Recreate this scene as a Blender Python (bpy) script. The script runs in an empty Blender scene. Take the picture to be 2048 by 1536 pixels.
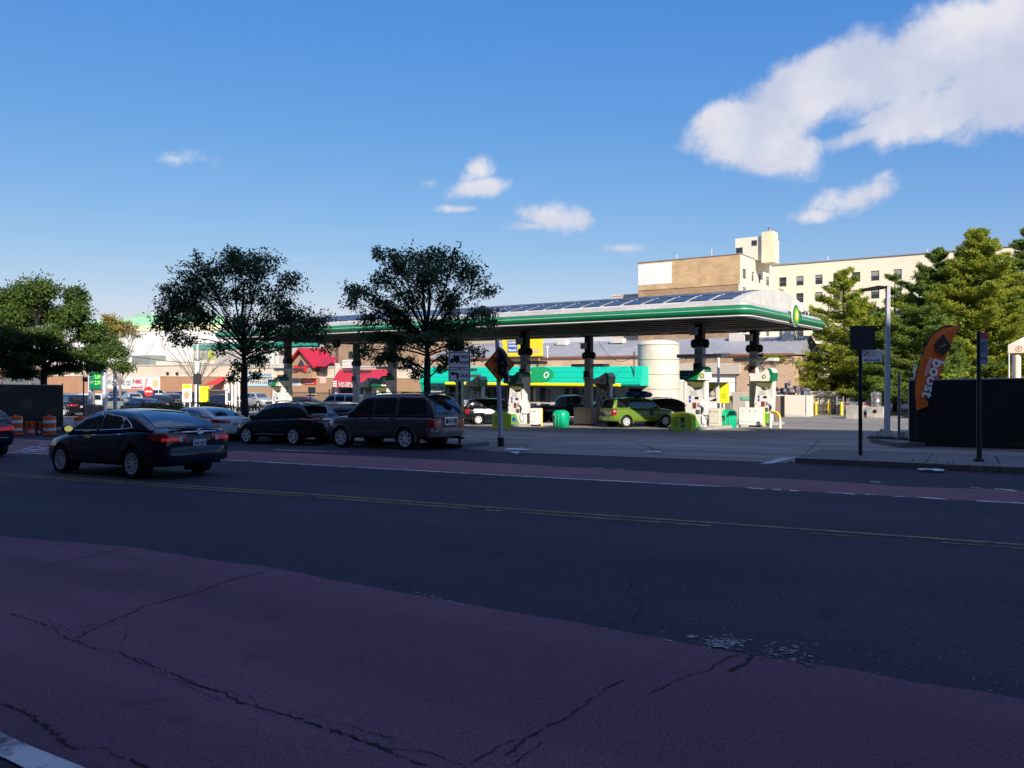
import bpy, bmesh, math, random
import numpy as np
from mathutils import Vector, Matrix
from mathutils.bvhtree import BVHTree

R = math.radians
SC = bpy.context.scene
COL = SC.collection

# ------------------------------------------------------------------ camera, world, sun, exposure
FPX, CX, CY, CAMZ = 1554.0, 1024.0, 747.0, 3.2
FW = Vector((-0.524, 0.852, 0)).normalized()          # viewing direction on the ground plan
RT = Vector((FW.y, -FW.x, 0))
cam_d = bpy.data.cameras.new("camera")
cam = bpy.data.objects.new("camera", cam_d)
COL.objects.link(cam)
cam.location = (0, 0, CAMZ)
cam.rotation_euler = (R(90), 0, math.atan2(FW.y, FW.x) - R(90))
cam_d.sensor_width = 36.0
cam_d.lens = 36.0 * FPX / 2048.0
cam_d.shift_y = -(768.0 - CY) / 2048.0
cam_d.clip_start = 0.1
cam_d.clip_end = 6000
SC.camera = cam

SUN_EL, SUN_H = R(29.0), Vector((0.746, -0.667, 0)).normalized()
SUN_DIR = Vector((SUN_H.x * math.cos(SUN_EL), SUN_H.y * math.cos(SUN_EL), math.sin(SUN_EL)))
sun_d = bpy.data.lights.new("sun", 'SUN')
sun_d.energy = 5.0
sun_d.angle = R(0.5)
sun_d.color = (1.0, 0.91, 0.77)
sun = bpy.data.objects.new("sun", sun_d)
COL.objects.link(sun)
sun.location = (40, -60, 60)
sun.rotation_euler = SUN_DIR.to_track_quat('Z', 'Y').to_euler()

SC.view_settings.view_transform = 'Standard'
SC.view_settings.look = 'None'
SC.view_settings.exposure = 0.50
SC.view_settings.gamma = 1.0
SC.cycles.max_bounces = 5
SC.cycles.diffuse_bounces = 2
SC.cycles.glossy_bounces = 3
SC.cycles.transparent_max_bounces = 4

world = bpy.data.worlds.new("World")
SC.world = world
world.use_nodes = True


def pixdir(px, py):
    return (FW + RT * ((px - CX) / FPX) + Vector((0, 0, (CY - py) / FPX))).normalized()


OVERHEAD_FILL = 0.29


def build_world():
    nt = world.node_tree
    N, L = nt.nodes, nt.links
    N.clear()

    def nd(t, **k):
        n = N.new(t)
        for a, b in k.items():
            setattr(n, a, b)
        return n

    def math_(op, a, b=None, clamp=False):
        n = nd('ShaderNodeMath', operation=op, use_clamp=clamp)
        for i, v in enumerate((a, b)):
            if v is None:
                continue
            if isinstance(v, (int, float)):
                n.inputs[i].default_value = v
            else:
                L.new(v, n.inputs[i])
        return n.outputs[0]

    sky = nd('ShaderNodeTexSky', sky_type='NISHITA')
    sky.sun_disc = False
    sky.sun_elevation = SUN_EL
    sky.sun_rotation = math.atan2(SUN_H.x, SUN_H.y)
    sky.altitude = 30
    sky.air_density = 1.25
    sky.dust_density = 0.0
    sky.ozone_density = 4.0
    hsv = nd('ShaderNodeHueSaturation')
    hsv.inputs['Saturation'].default_value = 1.25
    L.new(sky.outputs[0], hsv.inputs['Color'])
    bg = nd('ShaderNodeBackground')
    bg.inputs['Strength'].default_value = 0.084
    sp = nd('ShaderNodeSeparateColor')
    L.new(hsv.outputs[0], sp.inputs[0])
    cbn = nd('ShaderNodeCombineColor')
    for i, (g_, k_) in enumerate(((.85, .75), (.65, .61), (.27, .65))):   # a clearer blue and a less glaring horizon
        L.new(math_('MULTIPLY', math_('POWER', math_('MULTIPLY', sp.outputs[i], .084), g_), k_ / .084), cbn.inputs[i])
    L.new(cbn.outputs[0], bg.inputs['Color'])
    tc = nd('ShaderNodeTexCoord')
    # noise bent by another noise, so that the cloud edges fray
    warp = nd('ShaderNodeTexNoise')
    warp.inputs['Scale'].default_value = 9.0
    warp.inputs['Detail'].default_value = 4.0
    L.new(tc.outputs['Generated'], warp.inputs['Vector'])
    wv = nd('ShaderNodeVectorMath', operation='MULTIPLY_ADD')
    L.new(warp.outputs['Color'], wv.inputs[0])
    wv.inputs[1].default_value = (0.05, 0.05, 0.05)
    L.new(tc.outputs['Generated'], wv.inputs[2])
    no = nd('ShaderNodeTexNoise')
    no.inputs['Scale'].default_value = 17.0
    no.inputs['Detail'].default_value = 7.0
    no.inputs['Roughness'].default_value = 0.6
    L.new(wv.outputs[0], no.inputs['Vector'])
    no2 = nd('ShaderNodeTexNoise')
    no2.inputs['Scale'].default_value = 7.0
    no2.inputs['Detail'].default_value = 3.0
    L.new(tc.outputs['Generated'], no2.inputs['Vector'])
    # cloud bodies: centre, half sizes in the photo's pixels, tilt, weight
    blobs = [(1520, 252, 150, 66, 24, 1.0), (1530, 300, 110, 60, -10, .95), (1640, 165, 190, 70, 24, 1.0),
             (1840, 120, 230, 90, 24, 1.0), (2060, 60, 240, 110, 28, 1.0), (1900, 215, 190, 52, 20, .95),
             (1760, 252, 110, 30, 24, .75), (2080, 190, 180, 70, 20, .9), (1440, 248, 66, 42, 20, .8), (1810, 222, 130, 36, 20, .85),
             (1600, 205, 90, 60, 30, .9),
             (1710, 402, 96, 36, 18, .54), (1640, 432, 66, 18, 8, .5), (1755, 385, 42, 32, 20, .5),
             (950, 378, 70, 20, 8, .50), (948, 338, 40, 30, 30, .34), (860, 366, 28, 16, 0, .36),
             (1100, 438, 96, 32, -4, .58), (1160, 440, 44, 34, 0, .55), (1060, 452, 76, 18, 0, .5),
             (1245, 496, 52, 13, 0, .36), (340, 318, 90, 24, 0, .29), (600, 520, 60, 12, 0, .3),
             (920, 418, 52, 10, 0, .38)]
    best, low = None, None
    for px, py, rx, ry, ang, wgt in blobs:
        c = pixdir(px, py)
        a = RT.copy()
        a = (a - c * a.dot(c)).normalized()
        b = c.cross(a)
        if b.z < 0:
            b = -b
        ca, sa = math.cos(R(ang)), math.sin(R(ang))
        a2, b2 = a * ca + b * sa, b * ca - a * sa
        k = 1.0 / (FPX * (1 + ((px - CX) / FPX) ** 2 + ((CY - py) / FPX) ** 2) ** .5) * 1.12
        d = nd('ShaderNodeVectorMath', operation='SUBTRACT')
        L.new(tc.outputs['Generated'], d.inputs[0])
        d.inputs[1].default_value = c
        da = nd('ShaderNodeVectorMath', operation='DOT_PRODUCT')
        L.new(d.outputs[0], da.inputs[0])
        da.inputs[1].default_value = a2 / (rx * k)
        db = nd('ShaderNodeVectorMath', operation='DOT_PRODUCT')
        L.new(d.outputs[0], db.inputs[0])
        db.inputs[1].default_value = b2 / (ry * k)
        cc = nd('ShaderNodeCombineXYZ')
        L.new(da.outputs['Value'], cc.inputs[0])
        L.new(db.outputs['Value'], cc.inputs[1])
        ln = nd('ShaderNodeVectorMath', operation='LENGTH')
        L.new(cc.outputs[0], ln.inputs[0])
        m = math_('MULTIPLY', math_('SUBTRACT', 1.15, ln.outputs['Value']), wgt)
        best = m if best is None else math_('MAXIMUM', best, m)
    # unseen broken cloud high overhead, added to brighten and whiten the shade
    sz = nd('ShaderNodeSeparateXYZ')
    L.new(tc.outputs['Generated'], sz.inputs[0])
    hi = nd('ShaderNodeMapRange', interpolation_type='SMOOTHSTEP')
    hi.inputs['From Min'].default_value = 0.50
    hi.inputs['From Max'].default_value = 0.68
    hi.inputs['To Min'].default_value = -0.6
    hi.inputs['To Max'].default_value = OVERHEAD_FILL
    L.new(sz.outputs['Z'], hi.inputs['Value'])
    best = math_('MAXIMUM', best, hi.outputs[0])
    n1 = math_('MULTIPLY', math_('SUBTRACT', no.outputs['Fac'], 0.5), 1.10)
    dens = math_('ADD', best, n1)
    rng = nd('ShaderNodeMapRange', interpolation_type='SMOOTHSTEP')
    rng.inputs['From Min'].default_value = 0.12
    rng.inputs['From Max'].default_value = 0.54
    rng.inputs['To Max'].default_value = 0.96
    L.new(dens, rng.inputs['Value'])
    shade = nd('ShaderNodeMapRange', interpolation_type='SMOOTHSTEP')
    shade.inputs['From Min'].default_value = 0.34
    shade.inputs['From Max'].default_value = 0.66
    L.new(math_('ADD', math_('MULTIPLY', no2.outputs['Fac'], .65), math_('MULTIPLY', no.outputs['Fac'], .35)), shade.inputs['Value'])
    cm = nd('ShaderNodeMix', data_type='RGBA')
    cm.inputs[6].default_value = (0.45, 0.49, 0.62, 1)
    cm.inputs[7].default_value = (0.67, 0.66, 0.70, 1)
    L.new(shade.outputs[0], cm.inputs[0])
    cbg = nd('ShaderNodeBackground')
    cbg.inputs['Strength'].default_value = 0.88
    L.new(cm.outputs[2], cbg.inputs['Color'])
    mx = nd('ShaderNodeMixShader')
    L.new(rng.outputs[0], mx.inputs[0])
    L.new(bg.outputs[0], mx.inputs[1])
    L.new(cbg.outputs[0], mx.inputs[2])
    out = nd('ShaderNodeOutputWorld')
    L.new(mx.outputs[0], out.inputs[0])


build_world()

# ------------------------------------------------------------------ placing
def gz(x, y):
    """height of the ground: a street falling gently away and to the left"""
    return 1.38 + 0.022 * max(min(x, 40.0), -40.0) - 0.0217 * max(min(y, 58.0), -20.0)


def at(px, d, z=None, py=None):
    """the point at distance d ahead seen at photo column px; on the ground unless a height or a row is given"""
    p = FW * d + RT * ((px - CX) / FPX * d)
    if py is not None:
        p.z = CAMZ + (CY - py) / FPX * d
    else:
        p.z = gz(p.x, p.y) if z is None else z
    return p


def gp(px, py):
    """the ground point seen at a photo pixel"""
    v = FW + RT * ((px - CX) / FPX) + Vector((0, 0, (CY - py) / FPX))
    d = 20.0
    for _ in range(40):
        p = v * d
        d = d + 0.5 * ((gz(p.x, p.y) - CAMZ) / v.z - d)
    p = v * d
    p.z = gz(p.x, p.y)
    return p


def hz(p, py):
    """height above the foot p of something there seen at photo row py"""
    d = p.x * FW.x + p.y * FW.y
    return CAMZ + (CY - py) / FPX * d - p.z


U_ = Vector((0.998, -0.066, 0)).normalized()            # the filling station's own axes
V_ = Vector((0.066, 0.998, 0)).normalized()
UANG = math.atan2(U_.y, U_.x)

# ------------------------------------------------------------------ materials
MATS = {}


def mat(name, col, rough=0.6, metal=0.0, var=0.0, vscale=4.0, bump=0.0, bscale=40.0, coat=0.0, spec=0.5,
        emit=None, estr=1.0, stain=0.0, sscale=0.6, trans=0.0):
    if name in MATS:
        return MATS[name]
    m = bpy.data.materials.new(name)
    m.use_nodes = True
    nt = m.node_tree
    N, L = nt.nodes, nt.links
    b = N['Principled BSDF']
    c = (col[0], col[1], col[2], 1)
    b.inputs['Base Color'].default_value = c
    b.inputs['Roughness'].default_value = rough
    b.inputs['Metallic'].default_value = metal
    b.inputs['Coat Weight'].default_value = coat
    b.inputs['Coat Roughness'].default_value = 0.04
    b.inputs['Specular IOR Level'].default_value = spec
    if trans:
        b.inputs['Transmission Weight'].default_value = trans
    if emit:
        b.inputs['Emission Color'].default_value = (*emit, 1)
        b.inputs['Emission Strength'].default_value = estr
    if var or stain or bump:
        tc = N.new('ShaderNodeTexCoord')
    last = None
    for amt, sc_, det in ((var, vscale, 6.0), (stain, sscale, 3.0)):
        if not amt:
            continue
        no = N.new('ShaderNodeTexNoise')
        no.inputs['Scale'].default_value = sc_
        no.inputs['Detail'].default_value = det
        no.inputs['Roughness'].default_value = 0.62
        L.new(tc.outputs['Object'], no.inputs['Vector'])
        mr = N.new('ShaderNodeMapRange')
        mr.inputs['From Min'].default_value = 0.3
        mr.inputs['From Max'].default_value = 0.7
        mr.inputs['To Min'].default_value = 1 - amt
        mr.inputs['To Max'].default_value = 1 + amt * .6
        L.new(no.outputs['Fac'], mr.inputs['Value'])
        mu = N.new('ShaderNodeVectorMath')
        mu.operation = 'SCALE'
        if last is None:
            mu.inputs[0].default_value = col[:3]
        else:
            L.new(last, mu.inputs[0])
        L.new(mr.outputs[0], mu.inputs['Scale'])
        last = mu.outputs[0]
    if last is not None:
        L.new(last, b.inputs['Base Color'])
    if bump:
        n2 = N.new('ShaderNodeTexNoise')
        n2.inputs['Scale'].default_value = bscale
        n2.inputs['Detail'].default_value = 4
        L.new(tc.outputs['Object'], n2.inputs['Vector'])
        bp = N.new('ShaderNodeBump')
        bp.inputs['Strength'].default_value = bump
        bp.inputs['Distance'].default_value = 0.02
        L.new(n2.outputs['Fac'], bp.inputs['Height'])
        L.new(bp.outputs[0], b.inputs['Normal'])
    MATS[name] = m
    return m


def brick_mat(name, c1, c2, mortar, scale=1.0, rough=0.85, bw=0.4, bh=0.13, axis='XZ'):
    if name in MATS:
        return MATS[name]
    m = mat(name, c1, rough)
    nt = m.node_tree
    N, L = nt.nodes, nt.links
    b = N['Principled BSDF']
    tc = N.new('ShaderNodeTexCoord')
    sx = N.new('ShaderNodeSeparateXYZ')
    L.new(tc.outputs['Object'], sx.inputs[0])
    ad = N.new('ShaderNodeMath')
    L.new(sx.outputs['X'], ad.inputs[0])
    L.new(sx.outputs['Y'], ad.inputs[1])
    cb = N.new('ShaderNodeCombineXYZ')
    L.new(ad.outputs[0], cb.inputs[0])
    L.new(sx.outputs['Z'], cb.inputs[1])
    br = N.new('ShaderNodeTexBrick')
    br.inputs['Scale'].default_value = scale
    br.inputs['Brick Width'].default_value = bw
    br.inputs['Row Height'].default_value = bh
    br.inputs['Mortar Size'].default_value = 0.012
    br.inputs['Color1'].default_value = (*c1, 1)
    br.inputs['Color2'].default_value = (*c2, 1)
    br.inputs['Mortar'].default_value = (*mortar, 1)
    L.new(cb.outputs[0], br.inputs['Vector'])
    no = N.new('ShaderNodeTexNoise')
    no.inputs['Scale'].default_value = 0.5
    no.inputs['Detail'].default_value = 6
    L.new(tc.outputs['Object'], no.inputs['Vector'])
    mr = N.new('ShaderNodeMapRange')
    mr.inputs['From Min'].default_value = .3
    mr.inputs['From Max'].default_value = .7
    mr.inputs['To Min'].default_value = .8
    mr.inputs['To Max'].default_value = 1.15
    L.new(no.outputs['Fac'], mr.inputs['Value'])
    mu = N.new('ShaderNodeVectorMath')
    mu.operation = 'SCALE'
    L.new(br.outputs['Color'], mu.inputs[0])
    L.new(mr.outputs[0], mu.inputs['Scale'])
    L.new(mu.outputs[0], b.inputs['Base Color'])
    return m


# ------------------------------------------------------------------ mesh building
class MB:
    def __init__(s):
        s.v, s.f, s.m = [], [], []

    def add(s, vs, fs, m=0):
        o = len(s.v)
        s.v += [tuple(v) for v in vs]
        for f in fs:
            s.f.append([i + o for i in f])
            s.m.append(m)
        return s

    def box(s, c, d, rz=0.0, m=0, ch=0.0):
        cx, cy, cz = c
        hx, hy, hz_ = d[0] / 2, d[1] / 2, d[2] / 2
        ca, sa = math.cos(rz), math.sin(rz)

        def T(x, y, z):
            return (cx + x * ca - y * sa, cy + x * sa + y * ca, cz + z)
        if ch <= 0:
            vs = [T(x, y, z) for z in (-hz_, hz_) for x, y in ((-hx, -hy), (hx, -hy), (hx, hy), (-hx, hy))]
            s.add(vs, [(3, 2, 1, 0), (4, 5, 6, 7), (0, 1, 5, 4), (1, 2, 6, 5), (2, 3, 7, 6), (3, 0, 4, 7)], m)
        else:
            k = min(ch, hx * .9, hy * .9, hz_ * .9)
            rings = []
            for z, e in ((-hz_, k), (-hz_ + k, 0), (hz_ - k, 0), (hz_, k)):
                ax, ay = hx - e, hy - e
                q = k if e == 0 else k * .5
                rings.append([T(x, y, z) for x, y in ((-ax + q, -ay), (ax - q, -ay), (ax, -ay + q), (ax, ay - q), (ax - q, ay), (-ax + q, ay), (-ax, ay - q), (-ax, -ay + q))])
            vs = [p for r in rings for p in r]
            fs = [tuple(range(7, -1, -1)), tuple(range(24, 32))]
            for r in range(3):
                for i in range(8):
                    j = (i + 1) % 8
                    fs.append((r * 8 + i, r * 8 + j, r * 8 + 8 + j, r * 8 + 8 + i))
            s.add(vs, fs, m)
        return s

    def cyl(s, p0, p1, r0, r1=None, n=10, m=0, caps=True):
        p0, p1 = Vector(p0), Vector(p1)
        r1 = r0 if r1 is None else r1
        ax = (p1 - p0)
        if ax.length < 1e-6:
            return s
        ax.normalize()
        t = Vector((1, 0, 0)) if abs(ax.x) < .9 else Vector((0, 1, 0))
        a = ax.cross(t).normalized()
        b = ax.cross(a)
        vs = []
        for p, r in ((p0, r0), (p1, r1)):
            for i in range(n):
                w = 2 * math.pi * i / n
                vs.append(p + (a * math.cos(w) + b * math.sin(w)) * r)
        fs = [(i, (i + 1) % n, n + (i + 1) % n, n + i) for i in range(n)]
        if caps:
            fs += [tuple(range(n - 1, -1, -1)), tuple(range(n, 2 * n))]
        s.add(vs, fs, m)
        return s

    def tube(s, pts, r, n=8, m=0, r1=None):
        pts = [Vector(p) for p in pts]
        k = len(pts)
        vs = []
        pa = None
        for i, p in enumerate(pts):
            ax = (pts[min(i + 1, k - 1)] - pts[max(i - 1, 0)])
            ax.normalize()
            if pa is None:
                t = Vector((0, 0, 1)) if abs(ax.z) < .9 else Vector((1, 0, 0))
                a = ax.cross(t).normalized()
            else:
                a = (pa - ax * pa.dot(ax))
                a = a.normalized() if a.length > 1e-5 else ax.cross(Vector((0.3, 0.5, 0.8))).normalized()
            pa = a
            b = ax.cross(a)
            rr = r if r1 is None else r + (r1 - r) * i / max(1, k - 1)
            for j in range(n):
                w = 2 * math.pi * j / n
                vs.append(p + (a * math.cos(w) + b * math.sin(w)) * rr)
        fs = []
        for i in range(k - 1):
            for j in range(n):
                j2 = (j + 1) % n
                fs.append((i * n + j, i * n + j2, (i + 1) * n + j2, (i + 1) * n + j))
        fs += [tuple(range(n - 1, -1, -1)), tuple(range((k - 1) * n, k * n))]
        s.add(vs, fs, m)
        return s

    def prism(s, pts, ext, m=0):
        """a flat polygon of 3D points swept along ext"""
        n = len(pts)
        e = Vector(ext)
        vs = [Vector(p) for p in pts] + [Vector(p) + e for p in pts]
        fs = [tuple(range(n - 1, -1, -1)), tuple(range(n, 2 * n))] + [(i, (i + 1) % n, n + (i + 1) % n, n + i) for i in range(n)]
        s.add(vs, fs, m)
        return s

    def lathe(s, prof, c=(0, 0, 0), n=20, m=0, axis='Z', caps=True):
        vs, fs = [], []
        for r, z in prof:
            for i in range(n):
                w = 2 * math.pi * i / n
                x, y = r * math.cos(w), r * math.sin(w)
                v = (x, y, z) if axis == 'Z' else (x, z, y)
                vs.append((v[0] + c[0], v[1] + c[1], v[2] + c[2]))
        k = len(prof)
        for a in range(k - 1):
            for i in range(n):
                j = (i + 1) % n
                fs.append((a * n + i, a * n + j, (a + 1) * n + j, (a + 1) * n + i))
        if caps:
            fs += [tuple(range(n - 1, -1, -1)), tuple(range((k - 1) * n, k * n))]
        s.add(vs, fs, m)
        return s

    def ball(s, c, r, n=10, m=0):
        rx, ry, rz = (r, r, r) if isinstance(r, (int, float)) else r
        k = max(4, n // 2)
        prof = [(math.sin(math.pi * i / k), -math.cos(math.pi * i / k)) for i in range(k + 1)]
        o = len(s.v)
        s.lathe([(max(a, .02), b) for a, b in prof], n=n, m=m)
        for i in range(o, len(s.v)):
            x, y, z = s.v[i]
            s.v[i] = (c[0] + x * rx, c[1] + y * ry, c[2] + z * rz)
        return s

    def loft(s, rings, m=0, cap=True, closed=True):
        n = len(rings[0])
        vs = [p for r in rings for p in r]
        fs = []
        for a in range(len(rings) - 1):
            for i in range(n if closed else n - 1):
                j = (i + 1) % n
                fs.append((a * n + i, a * n + j, (a + 1) * n + j, (a + 1) * n + i))
        if cap:
            fs += [tuple(range(n - 1, -1, -1)), tuple(range((len(rings) - 1) * n, len(rings) * n))]
        s.add(vs, fs, m)
        return s

    def build(s, name, mats, parent=None, smooth=None, loc=None, rz=0.0):
        me = bpy.data.meshes.new(name)
        me.from_pydata([tuple(v) for v in s.v], [], s.f)
        if not isinstance(mats, (list, tuple)):
            mats = [mats]
        for q in mats:
            me.materials.append(q)
        if len(mats) > 1:
            me.polygons.foreach_set('material_index', s.m)
        bm = bmesh.new()
        bm.from_mesh(me)
        if len(bm.faces) < 30000:
            bmesh.ops.recalc_face_normals(bm, faces=bm.faces)
        bm.to_mesh(me)
        bm.free()
        if smooth is not None:
            me.polygons.foreach_set('use_smooth', [True] * len(me.polygons))
            me.set_sharp_from_angle(angle=R(smooth))
        me.update()
        o = bpy.data.objects.new(name, me)
        COL.objects.link(o)
        if parent is not None:
            o.parent = parent
        if loc is not None:
            o.location = loc
        o.rotation_euler.z = rz
        return o


def tag(o, label, cat, group=None):
    o['label'] = label
    o['category'] = cat
    if group:
        o['group'] = group
    return o


def thing(name, label, cat, loc=(0, 0, 0), rz=0.0, group=None):
    o = bpy.data.objects.new(name, None)
    o.empty_display_size = 0.3
    COL.objects.link(o)
    o.location = loc
    o.rotation_euler = (0, 0, rz)
    return tag(o, label, cat, group)


def copy_tree(o, parent=None):
    c = o.copy()
    COL.objects.link(c)
    c.parent = parent
    for ch in list(o.children):
        copy_tree(ch, c)
    return c


def structure(o):
    o['kind'] = 'structure'
    return o


_txt_cache = {}


def text_shape(s):
    if s in _txt_cache:
        return _txt_cache[s]
    cu = bpy.data.curves.new("lettering_source", 'FONT')
    cu.body = s
    cu.resolution_u = 3
    ob = bpy.data.objects.new("lettering_source", cu)
    COL.objects.link(ob)
    dg = bpy.context.evaluated_depsgraph_get()
    dg.update()
    me = bpy.data.meshes.new_from_object(ob.evaluated_get(dg))
    vs = [v.co.copy() for v in me.vertices]
    fs = [tuple(p.vertices) for p in me.polygons]
    bpy.data.objects.remove(ob)
    bpy.data.curves.remove(cu)
    bpy.data.meshes.remove(me)
    x0, x1 = min(v.x for v in vs), max(v.x for v in vs)
    y0, y1 = min(v.y for v in vs), max(v.y for v in vs)
    r = ([((v.x - x0) / (x1 - x0), (v.y - y0) / (y1 - y0)) for v in vs], fs)
    _txt_cache[s] = r
    return r


def put_text(mb, s, o, r, u, w, h, m=0, bold=0.0):
    """letters filling the rectangle o + [0,w] r + [0,h] u"""
    vs, fs = text_shape(s)
    o, r, u = Vector(o), Vector(r), Vector(u)
    n = r.cross(u)
    offs = [(0, 0)] if not bold else [(-bold, 0), (bold, 0), (0, bold), (0, -bold)]
    for k, (dx, dy) in enumerate(offs):
        mb.add([o + r * (x * w + dx) + u * (y * h + dy) + n * (0.0008 * k) for x, y in vs], fs, m)


def rect(mb, o, r, u, x, z, w, h, t=0.01, m=0):
    """a thin slab on a panel: lower left corner x, z in the panel's own axes"""
    o, r, u = Vector(o), Vector(r), Vector(u)
    n = r.cross(u)
    p = [o + r * a + u * b for a, b in ((x, z), (x + w, z), (x + w, z + h), (x, z + h))]
    mb.prism(p, n * t, m)


def poly(mb, o, r, u, pts, t=0.01, m=0):
    o, r, u = Vector(o), Vector(r), Vector(u)
    n = r.cross(u)
    mb.prism([o + r * a + u * b for a, b in pts], n * t, m)


def disc_pts(cx, cy, r, n=20, ry=None):
    ry = r if ry is None else ry
    return [(cx + r * math.cos(2 * math.pi * i / n), cy + ry * math.sin(2 * math.pi * i / n)) for i in range(n)]


XR, ZU = Vector((1, 0, 0)), Vector((0, 0, 1))          # a face that looks towards local -Y
YR = Vector((0, 1, 0))                                   # a face that looks towards local +X


def wall(mb, w, h, holes, depth=0.2, o=(0, 0, 0), r=XR, u=ZU, m=0):
    """a wall face with real openings and their reveals; r x u points outwards"""
    o, r, u = Vector(o), Vector(r), Vector(u)
    n = r.cross(u)
    xs = sorted({0, w, *[a for q in holes for a in (q[0], q[2])]})
    zs = sorted({0, h, *[a for q in holes for a in (q[1], q[3])]})
    for i in range(len(xs) - 1):
        for j in range(len(zs) - 1):
            cx, cz = (xs[i] + xs[i + 1]) / 2, (zs[j] + zs[j + 1]) / 2
            if any(q[0] < cx < q[2] and q[1] < cz < q[3] for q in holes):
                continue
            mb.add([o + r * a + u * b for a, b in ((xs[i], zs[j]), (xs[i + 1], zs[j]), (xs[i + 1], zs[j + 1]), (xs[i], zs[j + 1]))], [(0, 1, 2, 3)], m)
    for x0, z0, x1, z1 in holes:
        c = [(x0, z0), (x1, z0), (x1, z1), (x0, z1)]
        for k in range(4):
            a, b = c[k], c[(k + 1) % 4]
            mb.add([o + r * a[0] + u * a[1], o + r * b[0] + u * b[1], o + r * b[0] + u * b[1] - n * depth, o + r * a[0] + u * a[1] - n * depth], [(0, 1, 2, 3)], m)

# ------------------------------------------------------------------ ground, street, pavement
def asphalt_mat(name, base, dark, fleck, flecks=0.5, streak=0.25):
    m = mat(name, base, 0.88, spec=0.3)
    nt = m.node_tree
    N, L = nt.nodes, nt.links
    b = N['Principled BSDF']
    tc = N.new('ShaderNodeTexCoord')

    def noise(scale, det, vec=None, rough=.6):
        n = N.new('ShaderNodeTexNoise')
        n.inputs['Scale'].default_value = scale
        n.inputs['Detail'].default_value = det
        n.inputs['Roughness'].default_value = rough
        L.new(vec or tc.outputs['Object'], n.inputs['Vector'])
        return n.outputs['Fac']

    def rng(v, a, b_, c, d):
        r = N.new('ShaderNodeMapRange')
        for k, q in zip(('From Min', 'From Max', 'To Min', 'To Max'), (a, b_, c, d)):
            r.inputs[k].default_value = q
        L.new(v, r.inputs['Value'])
        return r.outputs[0]

    def mix(f, a, b_):
        x = N.new('ShaderNodeMix')
        x.data_type = 'RGBA'
        L.new(f, x.inputs[0])
        for i, v in ((6, a), (7, b_)):
            if isinstance(v, tuple):
                x.inputs[i].default_value = (*v, 1)
            else:
                L.new(v, x.inputs[i])
        return x.outputs[2]
    mp = N.new('ShaderNodeMapping')
    mp.inputs['Scale'].default_value = (0.035, 0.8, 1)
    L.new(tc.outputs['Object'], mp.inputs['Vector'])
    c = mix(rng(noise(0.35, 7), .35, .68, 0, .8), base, dark)
    c = mix(rng(noise(1.0, 5, mp.outputs[0]), .42, .62, 0, streak * 2), c, tuple(q * .72 for q in dark))
    c = mix(rng(noise(2.3, 4), .62, .72, 0, .55), c, tuple(q * .6 for q in dark))
    v = N.new('ShaderNodeTexVoronoi')
    v.inputs['Scale'].default_value = 34
    L.new(tc.outputs['Object'], v.inputs['Vector'])
    sp = N.new('ShaderNodeSeparateColor')
    L.new(v.outputs['Color'], sp.inputs[0])
    f1 = N.new('ShaderNodeMath')
    f1.operation = 'MULTIPLY'
    L.new(rng(sp.outputs[0], .90, .985, 0, flecks), f1.inputs[0])
    L.new(rng(v.outputs['Distance'], .18, .34, 1, 0), f1.inputs[1])
    c = mix(f1.outputs[0], c, fleck)
    gr = noise(75, 2)
    mu = N.new('ShaderNodeVectorMath')
    mu.operation = 'SCALE'
    L.new(c, mu.inputs[0])
    L.new(rng(gr, .3, .7, .55, 1.45), mu.inputs['Scale'])
    L.new(mu.outputs[0], b.inputs['Base Color'])
    bp = N.new('ShaderNodeBump')
    bp.inputs['Strength'].default_value = 0.5
    bp.inputs['Distance'].default_value = 0.012
    L.new(gr, bp.inputs['Height'])
    L.new(bp.outputs[0], b.inputs['Normal'])
    return m


def paint_mat(name, col, under, lo=.42, hi=.52, scale=5.0):
    m = mat(name, col, 0.8)
    nt = m.node_tree
    N, L = nt.nodes, nt.links
    tc = N.new('ShaderNodeTexCoord')
    n = N.new('ShaderNodeTexNoise')
    n.inputs['Scale'].default_value = scale
    n.inputs['Detail'].default_value = 8
    n.inputs['Roughness'].default_value = .7
    L.new(tc.outputs['Object'], n.inputs['Vector'])
    r = N.new('ShaderNodeMapRange')
    r.inputs['From Min'].default_value = lo
    r.inputs['From Max'].default_value = hi
    L.new(n.outputs['Fac'], r.inputs['Value'])
    x = N.new('ShaderNodeMix')
    x.data_type = 'RGBA'
    x.inputs[6].default_value = (*under, 1)
    x.inputs[7].default_value = (*col, 1)
    L.new(r.outputs[0], x.inputs[0])
    L.new(x.outputs[2], N['Principled BSDF'].inputs['Base Color'])
    return m


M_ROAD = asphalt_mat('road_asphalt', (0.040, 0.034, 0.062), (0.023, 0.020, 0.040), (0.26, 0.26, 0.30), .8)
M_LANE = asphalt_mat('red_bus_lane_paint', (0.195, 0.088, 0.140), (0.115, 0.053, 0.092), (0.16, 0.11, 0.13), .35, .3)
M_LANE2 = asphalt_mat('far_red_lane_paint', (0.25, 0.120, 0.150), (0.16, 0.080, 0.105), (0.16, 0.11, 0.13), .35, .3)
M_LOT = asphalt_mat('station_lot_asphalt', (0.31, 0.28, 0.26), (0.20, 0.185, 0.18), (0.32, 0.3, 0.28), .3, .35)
M_LAND = asphalt_mat('worn_land_asphalt', (0.20, 0.185, 0.165), (0.14, 0.13, 0.12), (0.3, 0.3, 0.3), .3)
M_WALK = asphalt_mat('pavement_concrete', (0.19, 0.18, 0.18), (0.13, 0.125, 0.13), (0.26, 0.26, 0.26), .2)
M_KERB = mat('kerb_stone', (0.15, 0.145, 0.145), .85, var=.3, vscale=3)
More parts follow.
